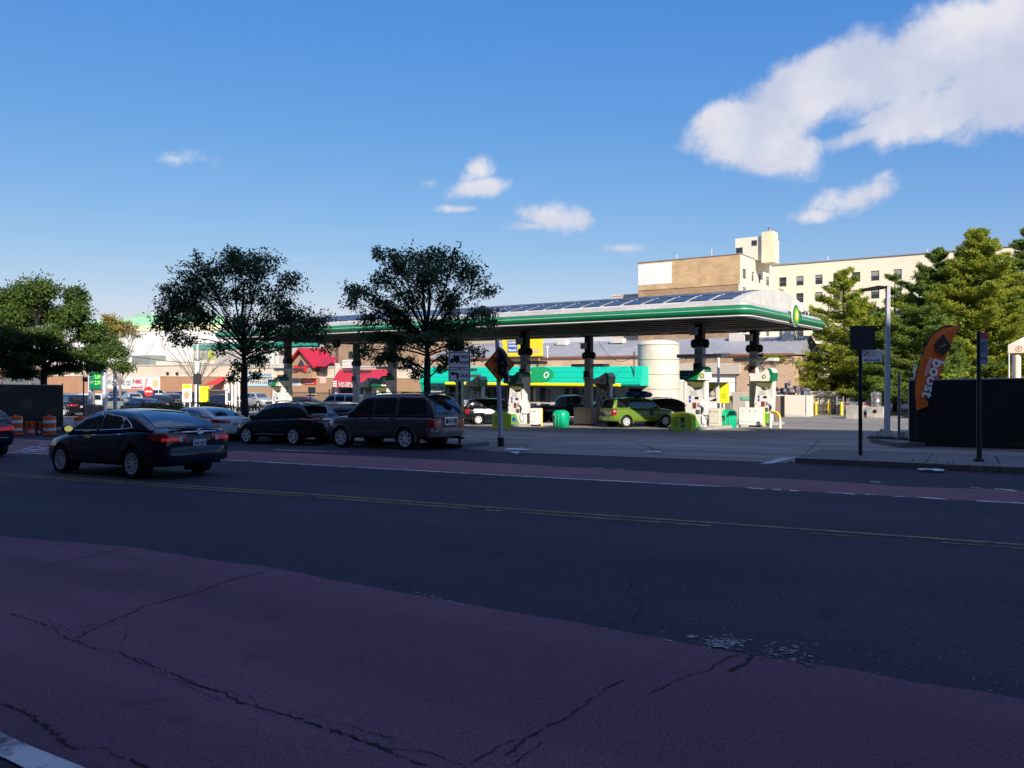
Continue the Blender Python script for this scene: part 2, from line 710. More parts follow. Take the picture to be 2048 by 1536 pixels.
M_CONC = mat('island_concrete', (0.40, 0.37, 0.33), .85, var=.2, vscale=3, stain=.25, sscale=.8, bump=.2)
M_CRACK = mat('crack_fill', (0.008, 0.007, 0.012), .95)
M_YLINE = paint_mat('yellow_line_paint', (0.24, 0.19, 0.07), (0.05, 0.045, 0.055), .38, .55)
M_WLINE = paint_mat('white_line_paint', (0.58, 0.58, 0.60), (0.09, 0.075, 0.10), .36, .50, 3.0)
M_WLINE2 = paint_mat('fresh_white_paint', (0.30, 0.30, 0.33), (0.12, 0.12, 0.14), .4, .55, 14)


def land():
    xs = [-3000, -600, -200, -120, -80, -60, -40, -30, -20, -10, 0, 10, 20, 40, 80, 200, 600, 3000]
    ys = [-3000, -300, -80, -20, -10, 0, 10, 20, 30, 40, 50, 58, 70, 90, 140, 300, 800, 3000]
    mb = MB()
    vs = [(x, y, gz(x, y)) for y in ys for x in xs]
    n = len(xs)
    mb.add(vs, [(j * n + i, j * n + i + 1, (j + 1) * n + i + 1, (j + 1) * n + i) for j in range(len(ys) - 1) for i in range(n - 1)])
    structure(mb.build('ground', M_LAND))


land()


def resample(pts, n):
    pts = [Vector((p[0], p[1], 0)) for p in pts]
    ln = [0]
    for a, b in zip(pts, pts[1:]):
        ln.append(ln[-1] + (b - a).length)
    out = []
    for k in range(n):
        t = ln[-1] * k / (n - 1)
        for i in range(len(pts) - 1):
            if t <= ln[i + 1] + 1e-9:
                q = (t - ln[i]) / max(1e-9, ln[i + 1] - ln[i])
                out.append(pts[i].lerp(pts[i + 1], q))
                break
        else:
            out.append(pts[-1])
    return out


def yat(line, x):
    line = sorted(line)
    return float(np.interp(x, [p[0] for p in line], [p[1] for p in line]))


def strip_x(name, lineA, lineB, dz, m, x0, x1, step=2.0, jag=0.0, thick=None, seed=1):
    """a sheet between two lines y(x), following the ground"""
    rnd = random.Random(seed)
    xs = sorted({-40.0, 40.0, *np.arange(x0, x1 + step / 2, step).tolist()})
    xs = [x for x in xs if x0 <= x <= x1 + 1e-6]
    mb = MB()
    vs = []
    for x in xs:
        ya, yb = yat(lineA, x), yat(lineB, x)
        yb += rnd.uniform(-jag, jag)
        for k in range(5):
            y = ya + (yb - ya) * k / 4
            vs.append((x, y, gz(x, y) + dz))
    mb.add(vs, [(i * 5 + k, (i + 1) * 5 + k, (i + 1) * 5 + k + 1, i * 5 + k + 1) for i in range(len(xs) - 1) for k in range(4)])
    if thick:
        n = len(xs)
        for side, off in ((0, 0), (4, 0)):
            b = [(vs[i * 5 + side][0], vs[i * 5 + side][1], vs[i * 5 + side][2]) for i in range(n)]
            w = [(p[0], p[1], p[2] - thick) for p in b]
            mb.add(b + w, [(i, i + 1, n + i + 1, n + i) for i in range(n - 1)])
        for e in (0, n - 1):
            b = [vs[e * 5 + k] for k in range(5)]
            mb.add(b + [(p[0], p[1], p[2] - thick) for p in b], [(k, k + 1, 6 + k, 5 + k) for k in range(4)])
    return structure(mb.build(name, m))


def gl(pix):
    return [tuple(gp(*p))[:2] for p in pix]


# lines y(x) of the street read off the photograph and laid on the ground
YEL = gl([(0, 947), (330, 969), (620, 989), (1000, 1017), (1300, 1038), (1660, 1063), (2048, 1091)])
YEL = [(-90, YEL[0][1] - .3)] + YEL + [(60, YEL[-1][1] + .6)]
NRED = gl([(0, 1073), (270, 1097), (542, 1137), (750, 1178), (1024, 1224), (1174, 1252), (1320, 1280), (1424, 1299), (1570, 1322), (1724, 1346), (1880, 1373), (2048, 1400)])
NRED = [(-90, NRED[0][1])] + NRED + [(60, NRED[-1][1])]
WHT = gl([(15, 906), (480, 922), (980, 950), (1400, 972), (1640, 985), (1830, 996), (2048, 1008)])
WHT = [(-90, WHT[0][1])] + WHT + [(60, WHT[-1][1])]
FRED = gl([(110, 881), (460, 902), (700, 911), (1000, 927), (1300, 944), (1640, 962), (1760, 970), (1830, 976), (1940, 977), (2048, 983)])
FRED = [(-90, FRED[0][1])] + FRED + [(60, FRED[-1][1])]
EDGE = gl([(0, 1488), (120, 1542)])
EDGE = [(-90, EDGE[0][1]), (60, EDGE[-1][1])]
KX0, KX1 = -13.9, gp(1575, 926).x
KERB_R = gl([(1575, 926), (1760, 934), (2048, 948)])
KERB_R = KERB_R + [(60, KERB_R[-1][1] - .2)]
KERB_L = [(-90, 23.2), (-40, 23.1), (-20, 22.9), (-15.2, 22.6), (-14.4, 22.1), (KX0, 21.7)]
off = lambda ln, d: [(x, y + d) for x, y in ln]
ROADFAR = KERB_L + [(KX0 + .01, 21.6)] + KERB_R

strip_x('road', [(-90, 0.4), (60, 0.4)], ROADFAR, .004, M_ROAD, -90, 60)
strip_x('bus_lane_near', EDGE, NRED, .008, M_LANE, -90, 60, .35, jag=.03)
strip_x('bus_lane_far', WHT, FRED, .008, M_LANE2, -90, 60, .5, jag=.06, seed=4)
strip_x('pavement_near', [(-90, -3.9), (60, -3.9)], [(-90, 0.5), (60, 0.5)], .14, M_WALK, -90, 60, thick=.5)
strip_x('pavement_left', off(KERB_L, .16), [(-90, 26.2), (-22, 26.0), (KX0 - 1.4, 24.2)], .135, M_WALK, -90, KX0 - 1.4, thick=.4)
strip_x('kerb_left', KERB_L, off(KERB_L, .162), .139, M_KERB, -90, KX0 - 1.3, thick=.4)
strip_x('pavement_right', off(KERB_R, .16), off(KERB_R, 4.0), .135, M_WALK, KX1 + .2, 60, thick=.4)
strip_x('kerb_right', KERB_R, off(KERB_R, .162), .142, M_KERB, KX1 + .2, 60, thick=.4)
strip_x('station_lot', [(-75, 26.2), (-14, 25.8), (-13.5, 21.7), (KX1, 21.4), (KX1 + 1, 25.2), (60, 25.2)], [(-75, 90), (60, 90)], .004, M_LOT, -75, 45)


def ribbon(mb, pts, w, dz, m=0, jag=0.0, rnd=None, var=0.0, step=.25, gap=0.0):
    """a painted line or a crack along ground points"""
    tot = sum((Vector(b[:2]) - Vector(a[:2])).length for a, b in zip(pts, pts[1:]))
    q = resample(pts, max(3, int(tot / step) + 1))
    rnd = rnd or random.Random(3)
    L_, R_ = [], []
    for i, p in enumerate(q):
        t = (q[min(i + 1, len(q) - 1)] - q[max(i - 1, 0)]).normalized()
        n = Vector((-t.y, t.x, 0))
        o = p + n * rnd.uniform(-jag, jag)
        ww = w * (1 + rnd.uniform(-var, var)) / 2
        for lst, s_ in ((L_, 1), (R_, -1)):
            e = o + n * ww * s_
            lst.append((e.x, e.y, gz(e.x, e.y) + dz))
    n = len(q)
    for i in range(n - 1):
        if gap and rnd.random() < gap:
            continue
        mb.add([L_[i], R_[i], R_[i + 1], L_[i + 1]], [(0, 1, 2, 3)], m)


mb = MB()
ribbon(mb, [(x, yat(YEL, x)) for x in np.arange(-88, 58, 1.0)], .11, .010, step=.3, jag=.006, var=.12)
ribbon(mb, [(x, yat(YEL, x) - .28) for x in np.arange(-88, -2, 1.0)], .10, .010, step=.3, jag=.006, var=.2, gap=.05)
ribbon(mb, [(x, yat(YEL, x) - .28) for x in np.arange(-2, 58, 1.0)], .05, .010, step=.3, jag=.02, var=.6, gap=.5)
structure(mb.build('yellow_road_marking', M_YLINE))
mb = MB()
rw = random.Random(11)
ribbon(mb, [(x, yat(WHT, x)) for x in np.arange(-88, -4.2, .5)], .12, .012, step=.22, jag=.01, var=.25, gap=.03, rnd=rw)
ribbon(mb, [(x, yat(WHT, x)) for x in np.arange(-4.2, -.2, .25)], .11, .012, step=.16, jag=.04, var=.8, gap=.4, rnd=rw)
ribbon(mb, [(x, yat(WHT, x)) for x in np.arange(-.2, 58, .5)], .12, .012, step=.22, jag=.015, var=.3, rnd=rw)
ribbon(mb, gl([(548, 900), (600, 902), (698, 905)]), .13, .012, step=.3, var=.2, rnd=rw)
ribbon(mb, gl([(1180, 936), (1260, 941)]), .05, .012, step=.3, var=.6, gap=.3, rnd=rw)
ribbon(mb, gl([(1742, 964), (1762, 966)]), .10, .012, step=.2, var=.4, rnd=rw)
ribbon(mb, gl([(1940, 976), (2012, 980), (2030, 983)]), .10, .012, step=.2, var=.4, gap=.08, rnd=rw)
for a, b in (((30, 902), (96, 905)), ((38, 898), (96, 901)), ((60, 894), (98, 897)), ((70, 888), (98, 890)), ((50, 882), (104, 883)), ((46, 899), (80, 893)), ((62, 902), (96, 896))):
    ribbon(mb, gl([a, b]), .16, .012, step=.4, var=.3, gap=.1, rnd=rw)
ribbon(mb, [(x, yat(EDGE, x) - .02) for x in np.arange(-88, 58, 1.0)], .15, .012, step=.3, jag=.01, var=.15, rnd=rw)
structure(mb.build('white_road_marking', M_WLINE))

CR_L = [([(40, 460), (110, 480), (230, 520), (235, 545), (310, 570), (380, 600), (470, 610), (560, 655), (640, 680), (710, 710), (830, 760), (900, 780)], .012),
        ([(900, 780), (960, 815), (1040, 840), (1100, 855), (1160, 870), (1210, 885), (1270, 910), (1330, 930)], .016),
        ([(1330, 930), (1400, 950), (1460, 970), (1540, 1000), (1590, 1030)], .026),
        ([(1590, 1030), (1680, 1060), (1740, 1085)], .014), ([(1540, 998), (1720, 1020), (1860, 1075)], .009),
        ([(-20, 815), (60, 845), (125, 860), (145, 890), (190, 915), (230, 950), (300, 1000)], .024),
        ([(300, 1000), (350, 1003), (430, 995), (460, 1030), (520, 1050), (600, 1085)], .014),
        ([(1085, 275), (1040, 295), (900, 330), (800, 370), (650, 410), (560, 430), (540, 450), (440, 490), (380, 520), (300, 560)], .016),
        ([(440, 490), (500, 510), (510, 550), (480, 580)], .006), ([(300, 560), (360, 500), (420, 500)], .005),
        ([(530, 188), (440, 210), (270, 245), (170, 270), (-20, 305)], .016), ([(120, 460), (200, 490), (290, 530)], .006),
        ([(1210, 850), (1270, 880), (1400, 910), (1480, 935), (1580, 960)], .006), ([(2060, 960), (1990, 1000), (1940, 1030), (1850, 1075)], .010),
        ([(560, 640), (640, 700), (760, 745), (880, 765)], .006), ([(900, 760), (1000, 790), (1030, 830)], .005), ([(600, 690), (700, 730), (860, 800), (960, 820)], .005)]
CR_R = [([(-40, 1040), (60, 960), (110, 925), (180, 895), (250, 860), (300, 815)], .017), ([(300, 815), (360, 775), (365, 765), (420, 735), (450, 728)], .013),
        ([(555, 775), (600, 760), (640, 735), (690, 710), (800, 685), (815, 660), (860, 640), (920, 620)], .013),
        ([(860, 700), (900, 675), (940, 655), (955, 630), (985, 622)], .03), ([(985, 640), (1060, 640), (1140, 655), (1220, 680)], .012),
        ([(-20, 1075), (40, 1040), (130, 960)], .008),
        ([(-1000, 114), (-824, 135), (-500, 175), (-280, 185), (0, 222), (250, 255), (420, 280), (470, 300), (480, 325), (455, 375), (535, 415), (500, 460), (480, 490), (290, 505)], .010),
        ([(560, 325), (780, 320), (900, 330), (1120, 350), (1270, 385), (1450, 405), (1650, 435), (2070, 478)], .010), ([(535, 410), (600, 405), (690, 390)], .007), ([(600, 405), (585, 460)], .005)]
mb = MB()
rc = random.Random(5)
for ox, lst in ((0, CR_L), (1024, CR_R)):
    for pts, w in lst:
        ribbon(mb, gl([(ox + x / 2, 1000 + y / 2) for x, y in pts]), w * .72, .0125, gap=.05, jag=.014, var=.9, step=.035, rnd=rc)
structure(mb.build('road_crack', M_CRACK))
mb = MB()
for k in range(330):
    zx, zy = (rc.gauss(850, 45), rc.gauss(577, 13)) if k < 210 else ((rc.gauss(1090, 55), rc.gauss(615, 17)) if k < 305 else (rc.gauss(715, 12), rc.gauss(553, 3)))
    p = gp(1024 + zx / 2, 1000 + zy / 2)
    r = rc.choice((.004, .006, .009, .013, .02)) * rc.uniform(.7, 1.2)
    mb.add([(p.x + r * rc.uniform(.5, 1.4) * math.cos(a), p.y + r * rc.uniform(.4, .9) * math.sin(a), gz(p.x, p.y) + .0128) for a in (0, 1.2, 2.4, 3.6, 5)], [(0, 1, 2, 3, 4)])
for k in range(26):
    p = gp(rc.uniform(1020, 2040), 0 * k + rc.uniform(1226, 1232)) if k < 0 else None
e = structure(mb.build('chipped_white_paint', M_WLINE2))
# ragged white edge between bus lane and asphalt
mb = MB()
for a, b in (((830, 1186), (925, 1212)), ((1160, 1250), (1240, 1266)), ((1330, 1282), (1360, 1288))):
    ribbon(mb, gl([a, b]), .015, .0125, jag=.006, var=.9, step=.04, gap=.35, rnd=rc)
structure(mb.build('worn_edge_marking', M_WLINE2))
# sunk joints of the pavement and the tarred seams of the station drive
mb = MB()
for a, b in (((1745, 920), (1690, 932)), ((1865, 917), (1850, 936)), ((1990, 920), (2000, 940)), ((1560, 907), (1700, 913)), ((1640, 878), (1600, 920)), ((1700, 884), (1800, 890))):
    ribbon(mb, gl([a, b]), .03, .1375 if a[0] > 1700 else .006, jag=.01, var=.4, step=.2, rnd=rc)
for pts in ([(1010, 880), (1200, 874), (1390, 880), (1560, 888), (1690, 884)], [(1080, 868), (1240, 876), (1330, 905)], [(1420, 866), (1500, 884), (1640, 905)], [(1000, 893), (1300, 899), (1560, 910)], [(1250, 870), (1450, 872), (1700, 876)]):
    ribbon(mb, gl(pts), .05, .008, jag=.03, var=.6, step=.25, rnd=rc)
structure(mb.build('pavement_seam', M_CRACK))
# kerb ramps painted pale at both ends of the drive
mb = MB()
for q in ([(1520, 929), (1560, 917), (1592, 916), (1545, 928)], [(1006, 901), (1022, 897), (1048, 896), (1035, 909)]):
    mb.add([Vector((*tuple(gp(*p))[:2], gp(*p).z + .02)) for p in q] + [Vector((*tuple(gp(*p))[:2], gp(*p).z - .05)) for p in q],
           [(0, 1, 2, 3), (0, 1, 5, 4), (1, 2, 6, 5), (2, 3, 7, 6), (3, 0, 4, 7)])
structure(mb.build('kerb_ramp', mat('kerb_ramp_paint', (.42, .44, .5), .8, var=.2)))
mb = MB()
ribbon(mb, [(KX0 + .2, 21.62), (-6, 21.5), (KX1, 21.4)], .10, .012, jag=.01, var=.3, step=.3)
structure(mb.build('drive_edge', M_KERB))

# ------------------------------------------------------------------ cars
M_GLASS = mat('tinted_car_glass', (0.008, 0.010, 0.014), .03, spec=.7, coat=1.0)
M_GLASSL = mat('clear_car_glass', (0.045, 0.06, 0.075), .04, spec=.7, coat=1.0)
M_TYRE = mat('tyre_rubber', (0.008, 0.008, 0.009), .85)
M_RIM = mat('alloy_rim', (0.66, 0.67, 0.70), .35, metal=.15, coat=.6)
M_RIMD = mat('dark_rim_back', (0.012, 0.012, 0.013), .6)
M_CHROME = mat('chrome', (0.75, 0.76, 0.8), .12, metal=1.0)
M_BLK = mat('black_plastic', (0.010, 0.010, 0.011), .5)
M_RED = mat('tail_lamp_red', (0.30, 0.008, 0.012), .15, coat=1.0)
M_REDL = mat('lit_brake_lamp', (0.45, 0.02, 0.03), .2, emit=(1.0, .05, .08), estr=.12)
M_LAMPW = mat('clear_lamp', (0.55, 0.55, 0.58), .1, coat=1.0)
M_PLATE = mat('licence_plate', (0.42, 0.45, 0.55), .5)
M_PLTXT = mat('licence_plate_ink', (0.03, 0.05, 0.2), .5)
M_AMBER = mat('amber_lens', (0.6, 0.2, 0.02), .2)


def paint(name, col, metal=.0, rough=.35):
    return mat(name, col, max(rough, .4), metal=metal, coat=.85, spec=.12)


def interp(pts, xs):
    """smooth curve through control points (monotone cubic)"""
    p = sorted(pts)
    x = np.array([a for a, _ in p], float)
    y = np.array([b for _, b in p], float)
    h = np.diff(x)
    d = np.diff(y) / h
    m = np.zeros(len(x))
    m[0], m[-1] = d[0], d[-1]
    for i in range(1, len(x) - 1):
        m[i] = 0 if d[i - 1] * d[i] <= 0 else 2 * d[i - 1] * d[i] / (d[i - 1] + d[i])
    out = []
    for q in xs:
        q = min(max(q, x[0]), x[-1])
        i = min(len(h) - 1, max(0, int(np.searchsorted(x, q) - 1)))
        t = (q - x[i]) / h[i]
        out.append((2 * t**3 - 3 * t**2 + 1) * y[i] + (t**3 - 2 * t**2 + t) * h[i] * m[i] + (-2 * t**3 + 3 * t**2) * y[i + 1] + (t**3 - t**2) * h[i] * m[i + 1])
    return np.array(out)


CARS = {
    'sedan': dict(W=1.82, wb=2.775, tr=.325, rim=.225, zb=.24, spokes=10,
        top=[(-2.44, .93), (-2.36, 1.01), (-2.0, 1.045), (-1.55, 1.05), (-.6, .99), (.6, .95), (1.05, .94), (1.6, .87), (2.05, .76), (2.28, .64), (2.34, .55)],
        gh=[(-2.0, 1.03), (-1.72, 1.17), (-1.3, 1.345), (-.85, 1.44), (-.2, 1.472), (.3, 1.45), (.7, 1.30), (1.25, .96)], tum=.19,
        win=[[(.93, 1.0), (-.02, 1.02), (-.02, 1.385), (.36, 1.375)], [(-.13, 1.02), (-.98, 1.055), (-.86, 1.315), (-.13, 1.385)], [(-1.03, 1.06), (-1.36, 1.085), (-1.2, 1.20), (-.93, 1.315)]],
        rg=('z', [(-1.88, .64), (-1.12, .53)]), ws=[(1.13, .70), (.5, .56)], hood=[1.1, 2.2]),
    'suv': dict(W=2.0, wb=3.02, tr=.39, rim=.265, zb=.36, spokes=7,
        top=[(-2.76, 1.05), (-2.7, 1.14), (-2.4, 1.17), (-1, 1.18), (.9, 1.165), (1.25, 1.15), (1.9, 1.12), (2.25, 1.05), (2.42, .9), (2.45, .75)],
        gh=[(-2.74, 1.14), (-2.66, 1.42), (-2.54, 1.75), (-2.4, 1.87), (-2.0, 1.93), (-1, 1.955), (.1, 1.94), (.5, 1.87), (1.25, 1.15)], tum=.16,
        win=[[(.98, 1.215), (.0, 1.22), (.0, 1.80), (.5, 1.77)], [(-.12, 1.22), (-1.02, 1.22), (-1.02, 1.82), (-.12, 1.80)], [(-1.2, 1.22), (-2.42, 1.24), (-2.30, 1.80), (-1.2, 1.82)]],
        rg=('x', [(1.28, .72), (1.76, .62)]), ws=[(1.15, .78), (.58, .66)], hood=[1.2, 2.3]),
    'crossover': dict(W=1.82, wb=2.69, tr=.355, rim=.25, zb=.28, spokes=6,
        top=[(-2.28, .95), (-2.2, 1.05), (-1.9, 1.10), (-1.0, 1.08), (.5, 1.02), (.95, 1.0), (1.5, .95), (1.95, .85), (2.2, .72), (2.28, .6)],
        gh=[(-2.15, 1.06), (-1.98, 1.28), (-1.72, 1.50), (-1.3, 1.61), (-.5, 1.665), (.1, 1.64), (.5, 1.51), (1.2, 1.0)], tum=.20,
        win=[[(.86, 1.08), (-.1, 1.10), (-.1, 1.555), (.26, 1.535)], [(-.2, 1.105), (-1.02, 1.15), (-.98, 1.515), (-.2, 1.555)], [(-1.12, 1.17), (-1.62, 1.27), (-1.52, 1.42), (-1.08, 1.5)]],
        rg=('x', [(1.17, .62), (1.48, .50)]), ws=[(1.1, .72), (.42, .58)], hood=[1.1, 2.1]),
    'boxy': dict(W=1.81, wb=2.62, tr=.345, rim=.215, zb=.30, spokes=6,
        top=[(-2.17, 1.0), (-2.12, 1.08), (-1.8, 1.10), (-1.0, 1.10), (.7, 1.07), (1.0, 1.06), (1.5, 1.03), (1.95, .95), (2.15, .82), (2.2, .68)],
        gh=[(-2.15, 1.06), (-2.06, 1.36), (-1.96, 1.60), (-1.75, 1.68), (-1, 1.72), (.1, 1.70), (.42, 1.62), (1.05, 1.06)], tum=.15,
        win=[[(.82, 1.12), (-.1, 1.13), (-.1, 1.58), (.38, 1.56)], [(-.2, 1.13), (-1.02, 1.14), (-1.02, 1.60), (-.2, 1.58)], [(-1.15, 1.14), (-1.9, 1.16), (-1.8, 1.57), (-1.15, 1.6)]],
        rg=('x', [(1.14, .68), (1.56, .60)]), ws=[(.98, .72), (.48, .62)], hood=[1.0, 2.0]),
    'van': dict(W=1.95, wb=3.03, tr=.345, rim=.225, zb=.26, spokes=7,
        top=[(-2.55, .95), (-2.48, 1.05), (-2.1, 1.10), (-1.0, 1.09), (.9, 1.04), (1.4, 1.02), (1.9, .95), (2.3, .8), (2.45, .62)],
        gh=[(-2.5, 1.06), (-2.38, 1.4), (-2.2, 1.63), (-1.9, 1.71), (-1, 1.755), (.1, 1.73), (.6, 1.60), (1.6, 1.0)], tum=.18,
        win=[[(1.15, 1.09), (.1, 1.11), (.1, 1.60), (.62, 1.53)], [(0, 1.11), (-1.05, 1.13), (-1.05, 1.63), (0, 1.61)], [(-1.15, 1.13), (-2.15, 1.17), (-2.02, 1.58), (-1.15, 1.63)]],
        rg=('x', [(1.18, .72), (1.58, .62)]), ws=[(1.45, .76), (.62, .62)], hood=[1.5, 2.3]),
    'pickup': dict(W=2.0, wb=3.3, tr=.39, rim=.24, zb=.40, spokes=6,
        top=[(-2.75, 1.05), (-2.7, 1.14), (-2.4, 1.15), (-1, 1.15), (1.2, 1.17), (1.5, 1.16), (2.1, 1.12), (2.5, 1.02), (2.62, .8)],
        gh=[(-.78, 1.13), (-.7, 1.5), (-.6, 1.82), (-.3, 1.90), (.3, 1.92), (.8, 1.86), (1.5, 1.16)], tum=.16,
        win=[[(1.25, 1.22), (.35, 1.22), (.35, 1.78), (.82, 1.76)], [(.25, 1.22), (-.5, 1.22), (-.44, 1.76), (.25, 1.78)]],
        rg=('x', [(1.26, .70), (1.74, .6)]), ws=[(1.4, .78), (.85, .66)], hood=[1.4, 2.4]),
}


def boolean_cut(me, cutters):
    a = bpy.data.objects.new('cut_a', me)
    COL.objects.link(a)
    s = a.modifiers.new('s', 'SUBSURF')
    s.levels = 1
    s.render_levels = 1
    b = None
    if cutters is not None:
        b = bpy.data.objects.new('cut_b', cutters)
        COL.objects.link(b)
        m = a.modifiers.new('b', 'BOOLEAN')
        m.operation = 'DIFFERENCE'
        m.solver = 'EXACT'
        m.object = b
    dg = bpy.context.evaluated_depsgraph_get()
    dg.update()
    r = bpy.data.meshes.new_from_object(a.evaluated_get(dg))
    bpy.data.objects.remove(a)
    if b is not None:
        bpy.data.objects.remove(b)
    return r


SHELLS = {}


def car_shell(kind):
    if kind in SHELLS:
        return SHELLS[kind]
    S = CARS[kind]
    W, zb, tr, wb = S['W'] / 2, S['zb'], S['tr'], S['wb']
    xr, xf = S['top'][0][0], S['top'][-1][0]
    ln = xf - xr
    xs = [xr, xr + .05, xr + .14, xr + .3] + list(np.linspace(xr + .55, xf - .6, 13)) + [xf - .38, xf - .2, xf - .08, xf]
    top = interp(S['top'], xs)
    wid = interp([(xr, W * .84), (xr + .1, W * .91), (xr + .45, W * .97), (xr + 1.1, W), (xf - 1.2, W), (xf - .55, W * .95), (xf - .2, W * .84), (xf, W * .66)], xs)
    bot = interp([(xr, zb + .13), (xr + .12, zb + .05), (xr + .7, zb), (xf - .7, zb), (xf - .1, zb - .01), (xf, zb + .06)], xs)

    def ring(x, w, b, t):
        h = t - b
        half = [(0, b), (.80 * w, b), (.94 * w, b + .06 * h), (.985 * w, b + .22 * h), (1.0 * w, b + .45 * h), (.995 * w, b + .66 * h), (.975 * w, b + .84 * h), (.925 * w, b + .965 * h), (.80 * w, b + 1.005 * h), (.45 * w, b + 1.03 * h), (0, b + 1.04 * h)]
        return [(x, y, z) for y, z in half] + [(x, -y, z) for y, z in half[-2:0:-1]]
    mb = MB()
    mb.loft([ring(*q) for q in zip(xs, wid, bot, top)])
    me = bpy.data.meshes.new('body')
    me.from_pydata(mb.v, [], mb.f)
    bm = bmesh.new()
    bm.from_mesh(me)
    bmesh.ops.recalc_face_normals(bm, faces=bm.faces)
    bm.to_mesh(me)
    bm.free()
    cut = MB()
    for sx in (-wb / 2, wb / 2):
        for sy in (-1, 1):
            cut.cyl((sx, sy * (W + .15), tr), (sx, sy * (W - .30), tr), tr + .065, n=28)
    cm = bpy.data.meshes.new('cut')
    cm.from_pydata([tuple(v) for v in cut.v], [], cut.f)
    bm = bmesh.new()
    bm.from_mesh(cm)
    bmesh.ops.recalc_face_normals(bm, faces=bm.faces)
    bm.to_mesh(cm)
    bm.free()
    body = boolean_cut(me, cm)
    body.polygons.foreach_set('use_smooth', [True] * len(body.polygons))
    body.set_sharp_from_angle(angle=R(40))
    # cabin
    g = S['gh']
    gx = [g[0][0]] + list(np.linspace(g[0][0] + .04, g[-1][0] - .04, 19)) + [g[-1][0]]
    gzv = interp(g, gx)
    bt = interp(S['top'], gx)
    gw = interp([(xr, W * .88), (xr + .45, W * .93), (xr + 1.1, W * .945), (xf - 1.2, W * .945), (xf, W * .88)], gx)
    H = max(z for _, z in g)
    rings = []
    for x, z, t, w in zip(gx, gzv, bt, gw):
        t2 = min(t, z) - .05
        k = max(0, (z - t)) / (H - np.mean(bt))
        wr = w - S['tum'] * k
        half = [(0, t2), (w * .99, t2), (w - S['tum'] * k * .02, t2 + .05), (w - S['tum'] * .42 * k, t2 + (z - t2) * .5), (w - S['tum'] * .86 * k, t2 + (z - t2) * .86), (wr - .055 * (.3 + .7 * k), t2 + (z - t2) * .965), (wr * .72, z - .006), (wr * .35, z + .012 * k), (0, z + .02 * k)]
        rings.append([(x, y, zz) for y, zz in half] + [(x, -y, zz) for y, zz in half[-2:0:-1]])
    mb = MB()
    mb.loft(rings)
    me2 = bpy.data.meshes.new('cabin')
    me2.from_pydata(mb.v, [], mb.f)
    bm = bmesh.new()
    bm.from_mesh(me2)
    bmesh.ops.recalc_face_normals(bm, faces=bm.faces)
    bm.to_mesh(me2)
    bm.free()
    cab = boolean_cut(me2, None)
    cab.polygons.foreach_set('use_smooth', [True] * len(cab.polygons))
    cab.set_sharp_from_angle(angle=R(50))

    def bvh(m):
        b = bmesh.new()
        b.from_mesh(m)
        t = BVHTree.FromBMesh(b)
        b.free()
        return t
    SHELLS[kind] = (body, cab, bvh(body), bvh(cab), xr, xf)
    return SHELLS[kind]


def patch(mb, bvh, c, d, nu=8, nv=5, off=.007, m=0):
    """lay a four cornered patch onto a surface along the direction d"""
    d = Vector(d).normalized()
    c = [Vector(p) for p in c]
    pts = []
    for j in range(nv + 1):
        for i in range(nu + 1):
            u, v = i / nu, j / nv
            p = c[0].lerp(c[1], u).lerp(c[3].lerp(c[2], u), v)
            h = bvh.ray_cast(p - d * 3, d, 6)
            pts.append(None if h[0] is None else h[0] - d * off * .6 + h[1] * off * .4 * (1 if h[1].dot(d) < 0 else -1))
    o = len(mb.v)
    idx = {}
    for k, p in enumerate(pts):
        if p is not None:
            idx[k] = len(mb.v)
            mb.v.append(tuple(p))
    for j in range(nv):
        for i in range(nu):
            q = [j * (nu + 1) + i, j * (nu + 1) + i + 1, (j + 1) * (nu + 1) + i + 1, (j + 1) * (nu + 1) + i]
            if all(k in idx for k in q):
                mb.f.append([idx[k] for k in q])
                mb.m.append(m)
    return o


def edge_line(mb, bvh, pts, d, r=.009, n=5, off=.01):
    d = Vector(d).normalized()
    out = []
    for a, b in zip(pts, pts[1:]):
        for k in range(5):
            p = Vector(a).lerp(Vector(b), k / 5)
            h = bvh.ray_cast(p - d * 3, d, 6)
            if h[0] is not None:
                out.append(h[0] - d * off)
    h = bvh.ray_cast(Vector(pts[-1]) - d * 3, d, 6)
    if h[0] is not None:
        out.append(h[0] - d * off)
    if len(out) > 1:
        mb.tube(out, r, n)


def wheel_parts(kind, rimmat=None):
    S = CARS[kind]
    tr, rr, n = S['tr'], S['rim'], S['spokes']
    t = MB()
    t.lathe([(rr - .02, -.10), (rr, -.105), (tr - .035, -.112), (tr - .008, -.095), (tr, -.07), (tr, .07), (tr - .008, .095), (tr - .035, .112), (rr, .105), (rr - .02, .10)], n=30, axis='Y', caps=False)
    r = MB()
    r.lathe([(rr - .035, .07), (rr - .03, .104), (rr + .004, .108), (rr + .004, .07)], n=30, axis='Y', m=0, caps=False)
    r.lathe([(rr - .01, .03), (.02, .035)], n=24, axis='Y', m=1)
    r.lathe([(.055, .05), (.055, .095), (.02, .10)], n=14, axis='Y')
    for k in range(n):
        a = 2 * math.pi * k / n + .3
        w0, w1 = (.030, .044) if n < 9 else (.018, .026)
        ca, sa = math.cos(a), math.sin(a)
        q = []
        for rad, w, y in ((.04, w0, .094), (rr - .02, w1, .100), (rr - .02, w1, .062), (.04, w0, .06)):
            for sgn in (-1, 1):
                q.append((rad * ca - sgn * w * sa, y, rad * sa + sgn * w * ca))
        r.add(q, [(0, 2, 3, 1), (4, 6, 7, 5), (0, 1, 7, 6), (2, 4, 5, 3), (0, 6, 4, 2), (1, 3, 5, 7)])
    return t, r


